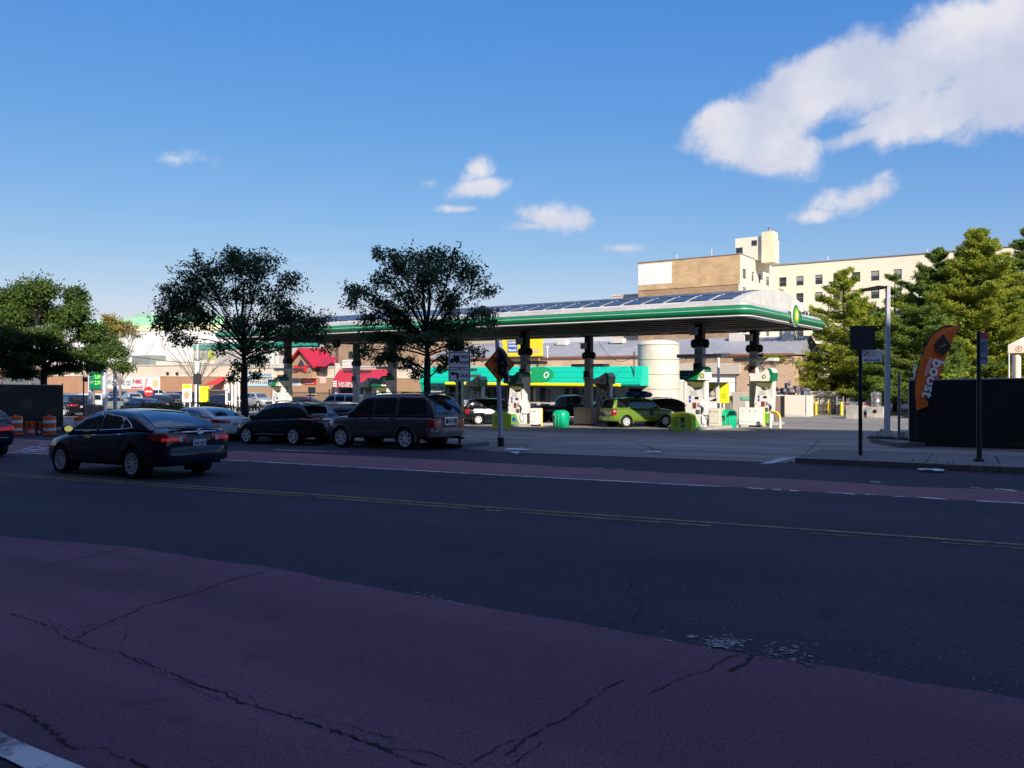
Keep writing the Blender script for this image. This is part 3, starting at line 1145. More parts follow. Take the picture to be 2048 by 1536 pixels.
def make_car(name, label, cat, kind, pm, loc, head, group=None, tilt=True, rimmat=None, glass=None, detail=True, chrome_win=False,
             rail=None, arch=None, lit=False, tail='corner', cladding=None, plate=True, scale=1.0):
    S = CARS[kind]
    body, cab, bb, bc, xr, xf = car_shell(kind)
    W, H, wb, tr = S['W'] / 2, max(z for _, z in S['gh']), S['wb'], S['tr']
    root = thing(name, label, cat, loc, head, group)
    if tilt:
        x, y = loc[0], loc[1]
        n = Vector((-(gz(x + .5, y) - gz(x - .5, y)), -(gz(x, y + .5) - gz(x, y - .5)), 1)).normalized()
        fx = Vector((math.cos(head), math.sin(head), 0))
        fx = (fx - n * fx.dot(n)).normalized()
        fy = n.cross(fx)
        root.rotation_euler = Matrix((fx, fy, n)).transposed().to_euler()
    if scale != 1.0:
        root.scale = (scale,) * 3

    def linkmesh(n, me, m, par=root):
        me = me.copy()
        me.name = n
        me.materials.clear()
        me.materials.append(m)
        o = bpy.data.objects.new(n, me)
        COL.objects.link(o)
        o.parent = par
        return o
    ob = linkmesh('body', body, pm)
    oc = linkmesh('cabin', cab, pm)
    G = glass or M_GLASS
    for sy in (1, -1):
        for q in S['win']:
            mb = MB()
            c = [(x, sy * 2.0, z) for x, z in q]
            patch(mb, bc, c, (0, -sy, 0), 8, 5)
            if mb.f:
                w = mb.build('side_window', G, root, smooth=60)
                if chrome_win and detail:
                    tm = MB()
                    edge_line(tm, bc, [(x, sy * 2.0, z) for x, z in q + [q[0]]], (0, -sy, 0), .008)
                    if tm.f:
                        tm.build('window_trim', M_CHROME, w, smooth=60)
    ax, rg = S['rg']
    mb = MB()
    (a0, y0), (a1, y1) = rg
    if ax == 'z':
        patch(mb, bc, [(a0, -y0, 3), (a0, y0, 3), (a1, y1, 3), (a1, -y1, 3)], (0, 0, -1), 10, 8, .008)
    else:
        patch(mb, bc, [(xr - 1, -y0, a0), (xr - 1, y0, a0), (xr - 1, y1, a1), (xr - 1, -y1, a1)], (1, 0, 0), 10, 6, .012)
    mb.build('rear_window', G, root, smooth=60)
    (a0, y0), (a1, y1) = S['ws']
    mb = MB()
    patch(mb, bc, [(a0, -y0, 3), (a0, y0, 3), (a1, y1, 3), (a1, -y1, 3)], (0, 0, -1), 10, 8, .008)
    mb.build('windscreen', glass or M_GLASSL, root, smooth=60)
    # wheels
    tm, rm = wheel_parts(kind)
    for sx in (-wb / 2, wb / 2):
        for sy in (1, -1):
            wl = MB()
            wl.v, wl.f, wl.m = tm.v, tm.f, tm.m
            o = wl.build('wheel', M_TYRE, root, smooth=35, loc=(sx, sy * (W - .125), tr), rz=0 if sy > 0 else math.pi)
            rl = MB()
            rl.v, rl.f, rl.m = rm.v, rm.f, rm.m
            rl.build('rim', [rimmat or M_RIM, M_RIMD], o, smooth=30)
            ww = MB()
            ww.lathe([(tr + .060, sy * (W - .292)), (.05, sy * (W - .29))], (sx, 0, tr), 24, axis='Y')
            ww.lathe([(tr + .061, sy * (W - .02) * .985), (tr + .061, sy * (W - .29))], (sx, 0, tr), 24, axis='Y')
            ww.f = [f for f in ww.f if len(f) < 20 or True]
            ww2 = MB()
            n = 24
            for i in range(n):
                a, b = 2 * math.pi * i / n, 2 * math.pi * (i + 1) / n
                rr = tr + .062
                if math.sin((a + b) / 2) < -.62:
                    continue
                ww2.add([(sx + rr * math.cos(t), sy * y, tr + rr * math.sin(t)) for t, y in ((a, W - .05), (b, W - .05), (b, W - .29), (a, W - .29))], [(0, 1, 2, 3)])
            ww2.add([(sx + (tr + .062) * math.cos(2 * math.pi * i / n), sy * (W - .293), max(S['zb'], tr + (tr + .062) * math.sin(2 * math.pi * i / n))) for i in range(n)], [tuple(range(n))])
            ww2.build('wheel_well', M_BLK, root)
            if arch:
                am = MB()
                for i in range(13):
                    a, b = R(-12 + 204 * i / 13), R(-12 + 204 * (i + 1) / 13)
                    q = []
                    for t in (a, b):
                        for rr in (tr + .055, tr + .125):
                            h = bb.ray_cast(Vector((sx + rr * math.cos(t), sy * 3, tr + (rr) * math.sin(t))), Vector((0, -sy, 0)), 4)
                            yy = h[0].y if h[0] is not None and abs(h[0].y) > W - .2 else sy * (W - .01)
                            q.append((sx + rr * math.cos(t), yy + sy * .018, tr + rr * math.sin(t)))
                    am.add(q, [(0, 1, 3, 2)])
                am.build('wheel_arch', arch, root, smooth=60)
    if not detail:
        pass
    um = MB()
    um.box(((xr + xf) / 2, 0, S['zb'] + .06), (xf - xr - 1.0, S['W'] - .7, .12))
    um.build('underbody', M_BLK, root)
    # mirrors, handles, lamps, plate
    mx = S['ws'][0][0] - .28
    for sy in (1, -1):
        zt = float(interp(S['top'], [mx])[0])
        m = MB()
        m.ball((mx, sy * (W + .13), zt + .10), (.075, .115, .085), 12)
        m.cyl((mx + .03, sy * (W - .10), zt + .03), (mx + .02, sy * (W + .08), zt + .07), .03, n=8)
        mo = m.build('wing_mirror', pm, root, smooth=60)
        m = MB()
        m.add([(mx - .082, sy * (W + .13) + .095 * math.cos(t), zt + .10 + .066 * math.sin(t)) for t in np.linspace(0, 2 * math.pi, 14, False)], [tuple(range(14))])
        m.build('mirror_glass', M_CHROME if not lit else mat('mirror_painted_glow', (.75, .68, .25), .3, emit=(.8, .7, .18), estr=.35), mo)  # sun glare on the glass is put in as a yellow glow
        for q in S['win'][:2]:
            hm = MB()
            bx = q[1][0] + .10
            zz = q[1][1] - .12
            h = bb.ray_cast(Vector((bx, sy * 3, zz)), Vector((0, -sy, 0)), 4)
            if h[0] is not None:
                hm.box((bx, h[0].y + sy * .018, zz), (.20, .03, .032), ch=.01)
            if hm.f:
                hm.build('door_handle', M_CHROME if chrome_win else pm, root, smooth=40)
    zt0 = float(interp(S['top'], [xr + .08])[0])
    if tail == 'corner':
        for sy in (1, -1):
            m = MB()
            patch(m, bb, [(xr - .3, sy * W * .50, zt0 - .21), (xr + .30, sy * W * 1.06, zt0 - .19), (xr + .34, sy * W * 1.06, zt0 - .05), (xr - .3, sy * W * .50, zt0 - .08)], (1, -sy * .55, 0), 12, 4, .012)
            if m.f:
                m.build('tail_lamp', M_REDL if lit else M_RED, root, smooth=60)
    elif tail == 'upright':
        for sy in (1, -1):
            m = MB()
            patch(m, bb, [(xr - .3, sy * W * .80, zt0 - .36), (xr + .10, sy * W * 1.06, zt0 - .36), (xr + .10, sy * W * 1.06, zt0 - .03), (xr - .3, sy * W * .80, zt0 - .03)], (1, -sy * .8, 0), 8, 5, .014)
            if m.f:
                m.build('tail_lamp', M_REDL if lit else M_RED, root, smooth=60)
    for sy in (1, -1):
        zf = float(interp(S['top'], [xf - .25])[0])
        m = MB()
        patch(m, bb, [(xf + .3, sy * W * .45, zf - .20), (xf - .35, sy * W * 1.0, zf - .16), (xf - .42, sy * W * 1.0, zf - .02), (xf + .3, sy * W * .5, zf - .10)], (-1, -sy * .7, 0), 8, 4, .012)
        if m.f:
            m.build('headlamp', M_LAMPW, root, smooth=60)
    m = MB()
    patch(m, bb, [(xf + .3, -.5, S['zb'] + .12), (xf + .3, .5, S['zb'] + .12), (xf + .3, .42, S['zb'] + .34), (xf + .3, -.42, S['zb'] + .34)], (-1, 0, 0), 8, 4, .012)
    if m.f:
        m.build('grille', M_BLK, root, smooth=60)
    if plate:
        hx = bb.ray_cast(Vector((xr - 1, 0, zt0 - .26)), Vector((1, 0, 0)), 3)
        px_ = (hx[0].x if hx[0] is not None else xr) - .02
        m = MB()
        m.box((px_, 0, zt0 - .26), (.012, .32, .16))
        po = m.build('licence_plate', M_PLATE, root)
        m = MB()
        for k in range(7):
            if k != 3:
                m.box((px_ - .008, (k - 3) * .036, zt0 - .265), (.004, .022, .062))
        m.build('plate_lettering', M_PLTXT, po)
    if detail:
        for sy in (1, -1):
            for xx in (S['win'][0][0][0] - .02, S['win'][0][1][0] - .05, S['win'][1][1][0] - .04):
                m = MB()
                t = interp(S['top'], [xx])[0]
                edge_line(m, bb, [(xx, sy * 2, S['zb'] + .14), (xx, sy * 2, t - .06)], (0, -sy, 0), .005, 4, .001)
                if m.f:
                    m.build('door_seam', M_BLK, root)
    if rail:
        for sy in (1, -1):
            m = MB()
            gx0, gx1 = rail
            zz = interp(S['gh'], np.linspace(gx0, gx1, 9))
            pts = [(x, sy * (W * .945 - S['tum'] - .10), z + (.06 if 0 < i < 8 else .0)) for i, (x, z) in enumerate(zip(np.linspace(gx0, gx1, 9), zz))]
            m.tube(pts, .02, 6)
            m.build('roof_rail', M_CHROME if chrome_win else M_BLK, root, smooth=60)
    if cladding:
        for sy in (1, -1):
            m = MB()
            patch(m, bb, [(-wb / 2 + tr + .1, sy * 2, S['zb'] + .05), (wb / 2 - tr - .1, sy * 2, S['zb'] + .05), (wb / 2 - tr - .1, sy * 2, S['zb'] + .22), (-wb / 2 + tr + .1, sy * 2, S['zb'] + .22)], (0, -sy, 0), 10, 3, .012)
            if m.f:
                m.build('side_skirt', cladding, root, smooth=60)
    return root, (bb, bc, W, xr, xf, zt0, S)


LEFT = math.pi     # cars here head down the street to the left


def part_patch(info, name, m, par, c, d, nu=8, nv=4, off=.012, on='body'):
    mb = MB()
    patch(mb, info[0] if on == 'body' else info[1], c, d, nu, nv, off)
    if mb.f:
        return mb.build(name, m, par, smooth=60)


def ringlet(mb, c, r, t=.012, n=16, sq=1.0, ax='x'):
    pts = [(c[0], c[1] + r * math.cos(2 * math.pi * i / n), c[2] + r * sq * math.sin(2 * math.pi * i / n)) for i in range(n + 1)]
    mb.tube(pts, t, 5)


# --- charcoal blue saloon crossing the picture
P_NAVY = paint('charcoal_blue_paint', (0.006, 0.007, 0.024), rough=.3)
fr, rr_ = gp(122, 947), gp(268, 956)
c_ = (fr + rr_) / 2 + Vector((0, .90, 0))
saloon, inf = make_car('saloon_car', 'dark blue saloon with chrome window trim and lit brake lamps driving along the road', 'car', 'sedan', P_NAVY,
                       (c_.x, c_.y, gz(c_.x, c_.y)), LEFT, lit=True, chrome_win=True, tail=None, scale=1.075)
bb, bc, W, xr, xf, zt, S = inf
for sy in (1, -1):
    lo = part_patch(inf, 'tail_lamp', M_RED, saloon, [(xr - .3, sy * .46, .80), (xr + .22, sy * .98, .80), (xr + .22, sy * .98, .96), (xr - .3, sy * .46, .95)], (1, -sy * .45, 0), 12, 5, .012)
    part_patch(inf, 'brake_light', M_REDL, lo, [(xr - .3, sy * .55, .815), (xr + .10, sy * .82, .815), (xr + .10, sy * .82, .875), (xr - .3, sy * .55, .875)], (1, -sy * .45, 0), 8, 3, .022)
    part_patch(inf, 'reversing_light', M_LAMPW, lo, [(xr - .3, sy * .46, .80), (xr - .3, sy * .56, .80), (xr - .3, sy * .54, .90), (xr - .3, sy * .47, .90)], (1, -sy * .2, 0), 4, 4, .024)
mb = MB()
mb.box((xr - .012, 0, .985), (.03, .86, .045), ch=.012)
mb.build('boot_trim', M_CHROME, saloon, smooth=40)
mb = MB()
ringlet(mb, (xr - .035, 0, 1.0), .075, .011, sq=.68)
ringlet(mb, (xr - .038, 0, 1.0), .030, .008, sq=1.5)
mb.build('badge', M_CHROME, saloon, smooth=60)
mb = MB()
mb.box((xr - .006, .52, 1.0), (.02, .20, .022))
mb.build('model_lettering', M_CHROME, saloon)
mb = MB()
rings = []
for k in range(11):
    y = -0.80 + 1.6 * k / 10
    x = xr - .09 + .16 * (abs(y) / .8) ** 3
    rings.append([(x + .12, y, .36), (x + .02, y, .36), (x, y, .50), (x + .02, y, .66), (x + .08, y, .70), (x + .2, y, .70)])
mb.loft(rings)
mb.build('rear_bumper', P_NAVY, saloon, smooth=50)
mb = MB()
mb.box((xr + .16, 0, 1.075), (.13, 1.25, .03), ch=.012)
mb.build('boot_lip', P_NAVY, saloon, smooth=50)
mb = MB()
mb.cyl((xr - .05, -.55, .32), (xr + .3, -.55, .32), .04, n=10)
mb.build('exhaust_pipe', M_CHROME, saloon, smooth=50)
mb = MB()
edge_line(mb, bb, [(-1.72, 2, .80), (-1.52, 2, .80), (-1.50, 2, .96), (-1.70, 2, .97), (-1.72, 2, .80)], (0, -1, 0), .005, 4, .001)
mb.build('fuel_flap', M_BLK, saloon)

# --- grey full-size estate parked at the kerb
P_GREY = paint('dark_grey_paint', (0.065, 0.062, 0.066), metal=.2, rough=.35)
P_GREYT = paint('grey_trim_paint', (0.115, 0.112, 0.112), rough=.5)
nf, nr = gp(680, 894), gp(803, 900)
cN = (nf + nr) / 2 + Vector((.22, .84, 0))
estate, inf = make_car('full_size_estate', 'large dark grey four wheel drive with tall red tail lamps parked at the kerb', 'car', 'suv', P_GREY,
                       (cN.x, cN.y, gz(cN.x, cN.y)), LEFT, tail='upright', rail=(-2.3, .2), arch=P_GREYT, cladding=P_GREYT, plate=False, rimmat=M_RIM)
bb, bc, W, xr, xf, zt, S = inf
mb = MB()
rings = []
for k in range(11):
    y = -0.96 + 1.92 * k / 10
    x = xr - .10 + .20 * (abs(y) / .96) ** 4
    rings.append([(x + .15, y, .46), (x + .02, y, .46), (x, y, .58), (x + .02, y, .76), (x + .10, y, .80), (x + .25, y, .80)])
mb.loft(rings)
mb.build('rear_bumper', P_GREYT, estate, smooth=50)
mb = MB()
for q in ((0, 1.10, .78, .05), (0, .875, .78, .035)):
    mb.box((xr - .035, q[0], q[1]), (.035, q[2], q[3]), ch=.01)
for sy in (-1, 1):
    mb.box((xr - .034, sy * .37, .99), (.03, .045, .19), ch=.01)
mb.build('plate_surround', M_CHROME, estate, smooth=40)
mb = MB()
mb.box((xr - .025, 0, .98), (.012, .34, .15))
po = mb.build('licence_plate', M_PLATE, estate)
mb = MB()
for k in range(7):
    if k != 3:
        mb.box((xr - .033, (k - 3) * .036, .98), (.004, .022, .06))
mb.build('plate_lettering', M_PLTXT, po)
mb = MB()
mb.tube([(xr - .02, 0, 1.25), (xr - .03, .2, 1.30), (xr - .01, .48, 1.30)], .014, 6)
mb.build('rear_wiper', M_BLK, estate)
mb = MB()
mb.box((xr - .0, -.3, .40), (.5, .06, .06))
mb.cyl((xr - .06, -.72, .36), (xr + .5, -.72, .40), .045, n=10)
mb.build('exhaust_pipe', M_BLK, estate, smooth=50)
mb = MB()
mb.box((xr + .34, 0, 1.955), (.42, 1.5, .035), ch=.015)
mb.build('roof_spoiler', P_GREY, estate, smooth=50)
for sy in (1, -1):
    mb = MB()
    edge_line(mb, bb, [(-2.2, sy * 2, 1.185), (-1, sy * 2, 1.2), (.95, sy * 2, 1.19)], (0, -sy, 0), .012, 5, .0)
    mb2 = MB()
    edge_line(mb2, bc, [(-2.3, sy * 2, 1.205), (-1, sy * 2, 1.2), (.98, sy * 2, 1.19)], (0, -sy, 0), .012, 5, .01)
    if mb2.f:
        mb2.build('waist_moulding', M_CHROME, estate, smooth=60)
    mb = MB()
    edge_line(mb, bb, [(-.95, sy * 2, .62), (.95, sy * 2, .62)], (0, -sy, 0), .022, 5, .004)
    mb.build('door_moulding', P_GREYT, estate, smooth=60)

# --- black crossover in front of it
P_BLACK = paint('black_car_paint', (0.004, 0.004, 0.009), rough=.28)
rf, rr_ = gp(497, 887), gp(590, 891)
cR = (rf + rr_) / 2 + Vector((0, .78, 0))
xover, inf = make_car('crossover_car', 'shiny black crossover parked between the white saloon and the grey four wheel drive', 'car', 'crossover', P_BLACK,
                      (cR.x, cR.y, gz(cR.x, cR.y)), LEFT, tail=None, rail=(-1.3, 0), plate=True)
bb, bc, W, xr, xf, zt, S = inf
for sy in (1, -1):
    part_patch(inf, 'tail_lamp', M_RED, xover, [(xr - .2, sy * W * .62, 1.0), (xr + .52, sy * W * 1.05, .98), (xr + .42, sy * W * 1.05, 1.14), (xr - .2, sy * W * .66, 1.09)], (1, -sy * .9, 0), 10, 4, .014)
    mb = MB()
    edge_line(mb, bb, [(-.85, sy * 2, .42), (.85, sy * 2, .42)], (0, -sy, 0), .016, 5, .008)
    mb.build('sill_moulding', M_CHROME, xover, smooth=60)
mb = MB()
mb.box((xr - .012, 0, 1.0), (.03, .6, .05), ch=.012)
mb.build('boot_trim', M_CHROME, xover, smooth=40)
mb = MB()
ringlet(mb, (xr + .02, 0, 1.12), .06, .012)
mb.build('badge', M_CHROME, xover, smooth=60)
mb = MB()
mb.prism([(xr + .18, -.58, 1.545), (xr + .72, -.60, 1.625), (xr + .72, .60, 1.625), (xr + .18, .58, 1.545)], (0, 0, .045))
mb.build('roof_spoiler', P_BLACK, xover, smooth=40)
mb = MB()
rings = []
for k in range(9):
    y = -0.84 + 1.68 * k / 8
    x = xr - .07 + .16 * (abs(y) / .84) ** 3
    rings.append([(x + .12, y, .42), (x + .02, y, .40), (x, y, .55), (x + .02, y, .68), (x + .18, y, .70)])
mb.loft(rings)
mb.build('rear_bumper', P_BLACK, xover, smooth=50)

# --- white saloon ahead of the crossover
P_WHITE = paint('white_car_paint', (0.62, 0.63, 0.64), rough=.35)
cW = Vector((cR.x - 5.55, cR.y + .05, 0))
white, inf = make_car('saloon_car', 'white saloon with dark red tail lamps parked ahead of the black crossover', 'car', 'sedan', P_WHITE,
                      (cW.x, cW.y, gz(cW.x, cW.y)), LEFT, tail='corner')

# --- dark car leaving the picture on the left
cL = gp(-62, 918) + Vector((-2.0, 0, 0))
leav, inf = make_car('crossover_car', 'dark car with lit tail lamps cut off by the left edge of the picture', 'car', 'crossover', P_NAVY,
                     (cL.x, cL.y + .4, gz(cL.x, cL.y)), LEFT, tail='corner', lit=True, chrome_win=True)
mb = MB()
mb.box((inf[3] - .02, 0, .62), (.03, 1.2, .03), ch=.01)
mb.build('bumper_moulding', M_CHROME, leav, smooth=40)

# ------------------------------------------------------------------ filling station
M_WHITE = mat('white_painted_metal', (0.78, 0.77, 0.74), .45, var=.06, vscale=2, stain=.10, sscale=.7)
M_WHITEW = mat('weathered_white_cladding', (0.60, 0.58, 0.54), .5, var=.08, vscale=2, stain=.16, sscale=.5)
M_GREEN = mat('canopy_green', (0.003, 0.19, 0.075), .4, coat=.2, var=.08, vscale=1)
M_LGREEN = mat('leaf_green', (0.16, 0.46, 0.06), .4, coat=.3)
M_LIME = mat('lime_green', (0.42, 0.60, 0.03), .5)
M_YELL = mat('sign_yellow', (0.86, 0.62, 0.02), .5)
M_LEMON = mat('lemon_sign', (0.85, 0.85, 0.03), .5)
M_BLUE = mat('emblem_blue', (0.02, 0.05, 0.42), .4)
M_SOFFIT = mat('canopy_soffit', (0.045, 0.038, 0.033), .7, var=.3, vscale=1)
M_DKGREEN = mat('dark_column_paint', (0.014, 0.022, 0.019), .5)
M_COLW = mat('column_paint', (0.66, 0.65, 0.62), .55, stain=.12, var=.05)
M_SOLAR = mat('solar_cell', (0.030, 0.034, 0.058), .25, spec=.35)
M_INK = mat('black_ink', (0.012, 0.012, 0.014), .6)
M_DARK = mat('dark_interior', (0.015, 0.016, 0.018), .6)
M_STEEL = mat('galvanised_steel', (0.36, 0.37, 0.40), .45, metal=.5, var=.1)
M_SHOPGL = mat('shop_window_glass', (0.02, 0.024, 0.026), .04, spec=.6, coat=.6)

C0 = at(1400, 42.0)
SG = C0.z
CZ = CAMZ + 2.68            # underside of the canopy
canopy = thing('fuel_canopy', 'long white and green filling station canopy with solar panels on its curved roof', 'canopy', (C0.x, C0.y, 0), UANG)
XA, XB, YA, YB = -36.9, 4.17, -4.76, 9.0
YM = (YA + YB) / 2


def rim_path(x0, x1, y0, y1, r, n=6):
    p = []
    for cx, cy, a0 in ((x1 - r, y0 + r, -90), (x1 - r, y1 - r, 0), (x0 + r, y1 - r, 90), (x0 + r, y0 + r, 180)):
        for k in range(n + 1):
            a = R(a0 + 90 * k / n)
            p.append((cx + r * math.cos(a), cy + r * math.sin(a), math.cos(a), math.sin(a)))
    return p


def rim(prof, m, name, par, r=.5):
    mb = MB()
    rp = rim_path(XA, XB, YA, YB, r)
    n, k = len(rp), len(prof)
    vs = [(x + nx * o, y + ny * o, CZ + z) for x, y, nx, ny in rp for o, z in prof]
    mb.add(vs, [(i * k + j, ((i + 1) % n) * k + j, ((i + 1) % n) * k + (j + 1) % k, i * k + (j + 1) % k) for i in range(n) for j in range(k)])
    return mb.build(name, m, par, smooth=45)


fas = rim([(0, .03), (.12, .05), (.20, .13), (.235, .22), (.235, .30), (.20, .40), (.10, .47), (0, .48), (-.2, .48), (-.2, .03)], M_GREEN, 'fascia_band', canopy)
rim([(.233, .283), (.246, .286), (.246, .302), (.233, .305)], M_WHITE, 'pinstripe', fas)
rim([(.06, -.05), (.10, -.02), (.10, .022), (-.25, .022), (-.25, -.05)], M_WHITE, 'fascia_lip', canopy)
rim([(.0, .485), (.02, .50), (-.02, .60), (-.30, .72), (-.40, .72), (-.40, .485)], mat('dull_gutter', (.44, .43, .41), .6, var=.15, stain=.2), 'gutter', canopy)
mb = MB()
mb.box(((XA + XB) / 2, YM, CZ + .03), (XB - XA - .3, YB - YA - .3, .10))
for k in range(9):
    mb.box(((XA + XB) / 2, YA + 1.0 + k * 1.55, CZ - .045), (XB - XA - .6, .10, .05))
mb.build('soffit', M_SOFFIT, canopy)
mb = MB()
mb.box(((XA + XB) / 2, 4.6, CZ - .11), (XB - XA - 1.5, .07, .06))
for k in range(19):
    mb.box((XB - 2 - k * 2.1, 4.6, CZ - .14), (.5, .2, .10))
mb.build('soffit_light_rail', M_WHITEW, canopy)
CREST, EDGEZ, HALF = 1.72, .70, (YB - YA) / 2 - .35


def arc(y):
    t = (y - YM) / HALF
    return CZ + EDGEZ + (CREST - EDGEZ) * (1 - t * t)


mb = MB()
ys = np.linspace(YM - HALF, YM + HALF, 25)
rings = [[(x, y, arc(y)) for y in ys] + [(x, y, arc(y) - .18) for y in ys[::-1]] for x in (XA + .35, XB - .62)]
mb.loft(rings, cap=False)
mb.build('curved_roof', M_WHITEW, canopy, smooth=40)
for xe, nm in ((XB - .62, 'end_panel'), (XA + .35, 'end_panel')):
    mb = MB()
    e = .34 if xe > 0 else -.34
    mb.prism([(xe, y, arc(y) + .03) for y in ys] + [(xe + e * .1, ys[-1], CZ + .6), (xe + e * .1, ys[0], CZ + .6)], (e * .4, 0, 0))
    mb.build(nm, M_WHITEW, canopy, smooth=40)
# solar panels: three rows along the side of the roof that faces the street
NB = 33
bw = (XB - .9 - (XA + .6)) / NB
rows = [(-3.9, -2.55), (-2.2, -.85), (-.5, .9)]
for i in range(NB):
    x0 = XB - .9 - (i + 1) * bw
    for ya, yb in rows:
        mb = MB()
        q = [(x0 + .12, ya), (x0 + bw - .12, ya), (x0 + bw - .12, yb), (x0 + .12, yb)]
        lo = [(x, y, arc(y) + .012) for x, y in q]
        mb.prism(lo, (0, 0, .035))
        mb.build('solar_panel', M_SOLAR, canopy)
# sunflower emblem on the end of the canopy
HZ, HY, HX = CZ + .37, 2.0, XB + .26
mb = MB()
rd = .60
mb.prism([(HX, HY + y, HZ + z) for y, z in disc_pts(0, 0, rd, 36)], (.06, 0, 0))
emb = mb.build('emblem', M_WHITE, canopy)
for col, r0, n, amp, xo in ((M_GREEN, .58, 18, .10, .075), (M_LGREEN, .46, 18, .09, .095), (M_YELL, .28, 18, .07, .115), (M_WHITE, .13, 18, .03, .135)):
    mb = MB()
    pts = []
    for k in range(n):
        for f, rr in ((0, r0), (.25, r0 * .97), (.5, r0 - amp), (.75, r0 * .97)):
            a = 2 * math.pi * (k + f) / n
            pts.append((HX + xo, HY + rr * math.cos(a), HZ + rr * math.sin(a)))
    mb.prism(pts, (.02, 0, 0))
    mb.build('petal_ring', col, emb)
mb = MB()
mb.prism([(HX - .02, HY + .3, HZ - .35), (HX - .02, HY + 1.15, HZ - .12), (HX - .02, HY + 1.25, HZ + .05), (HX - .02, HY + 1.1, HZ + .2), (HX - .02, HY + .3, HZ + .38)], (.07, 0, 0))
mb.build('emblem_wing', M_GREEN, canopy)
# columns, each with a tray of lights, floodlights and a small poster
colpos = [(-11.45 * i, 0.0) for i in range(4)] + [(-11.45 * i + .8, 6.6) for i in range(4)]
rt = random.Random(8)
for k, (x, y) in enumerate(colpos):
    w = C0 + U_ * x + V_ * y
    g = gz(w.x, w.y)
    mb = MB()
    mb.box((x, y, (g + g + 4.45) / 2), (.48, .48, 4.45), ch=.03)
    c = mb.build('column', M_COLW, canopy)
    mb = MB()
    mb.box((x, y, (g + 4.45 + CZ) / 2), (.46, .46, CZ - g - 4.45), ch=.02)
    mb.box((x, y, g + 4.62), (.58, .56, .36), ch=.1)
    mb.build('column_head', M_DKGREEN, c)
    for s in (-1, 1):
        mb = MB()
        mb.lathe([(.08, -.24), (.17, -.14), (.19, .0), (.17, .14), (.08, .24)], (x + s * .35, y, g + 4.62), 8)
        mb.build('floodlight', M_BLK, c)
    mb = MB()
    mb.box((x - .22, y - .36, g + 5.25), (.42, .2, .36), ch=.03)
    mb.box((x - .22, y - .36, g + 5.45), (.50, .26, .05))
    mb.build('fixture_box', M_COLW, c)
    mb = MB()
    mb.box((x + .1, y, g + 3.95), (2.5, .95, .19), ch=.02)
    sh = mb.build('light_tray', M_COLW, c)
    mb = MB()
    for q in range(34):
        px_, py_ = x + .1 + rt.uniform(-1.2, 1.2), y + rt.choice((-.42, .42)) * rt.uniform(.8, 1)
        a = rt.uniform(-.12, .12)
        mb.cyl((px_, py_, g + 3.86), (px_ + a, py_ + rt.uniform(-.05, .05), g + 3.86 - rt.uniform(.08, .24)), .012, .006, n=4)
    mb.build('bird_spikes', M_BLK, sh)
    mb = MB()
    mb.box((x - .06, y - .30, g + 3.25), (.40, .03, .62))
    po = mb.build('poster', mat('maroon_poster', (.10, .03, .035), .5), c)
    mb = MB()
    mb.box((x - .06, y - .318, g + 3.05), (.34, .01, .16))
    mb.build('poster_text', M_WHITE, po)


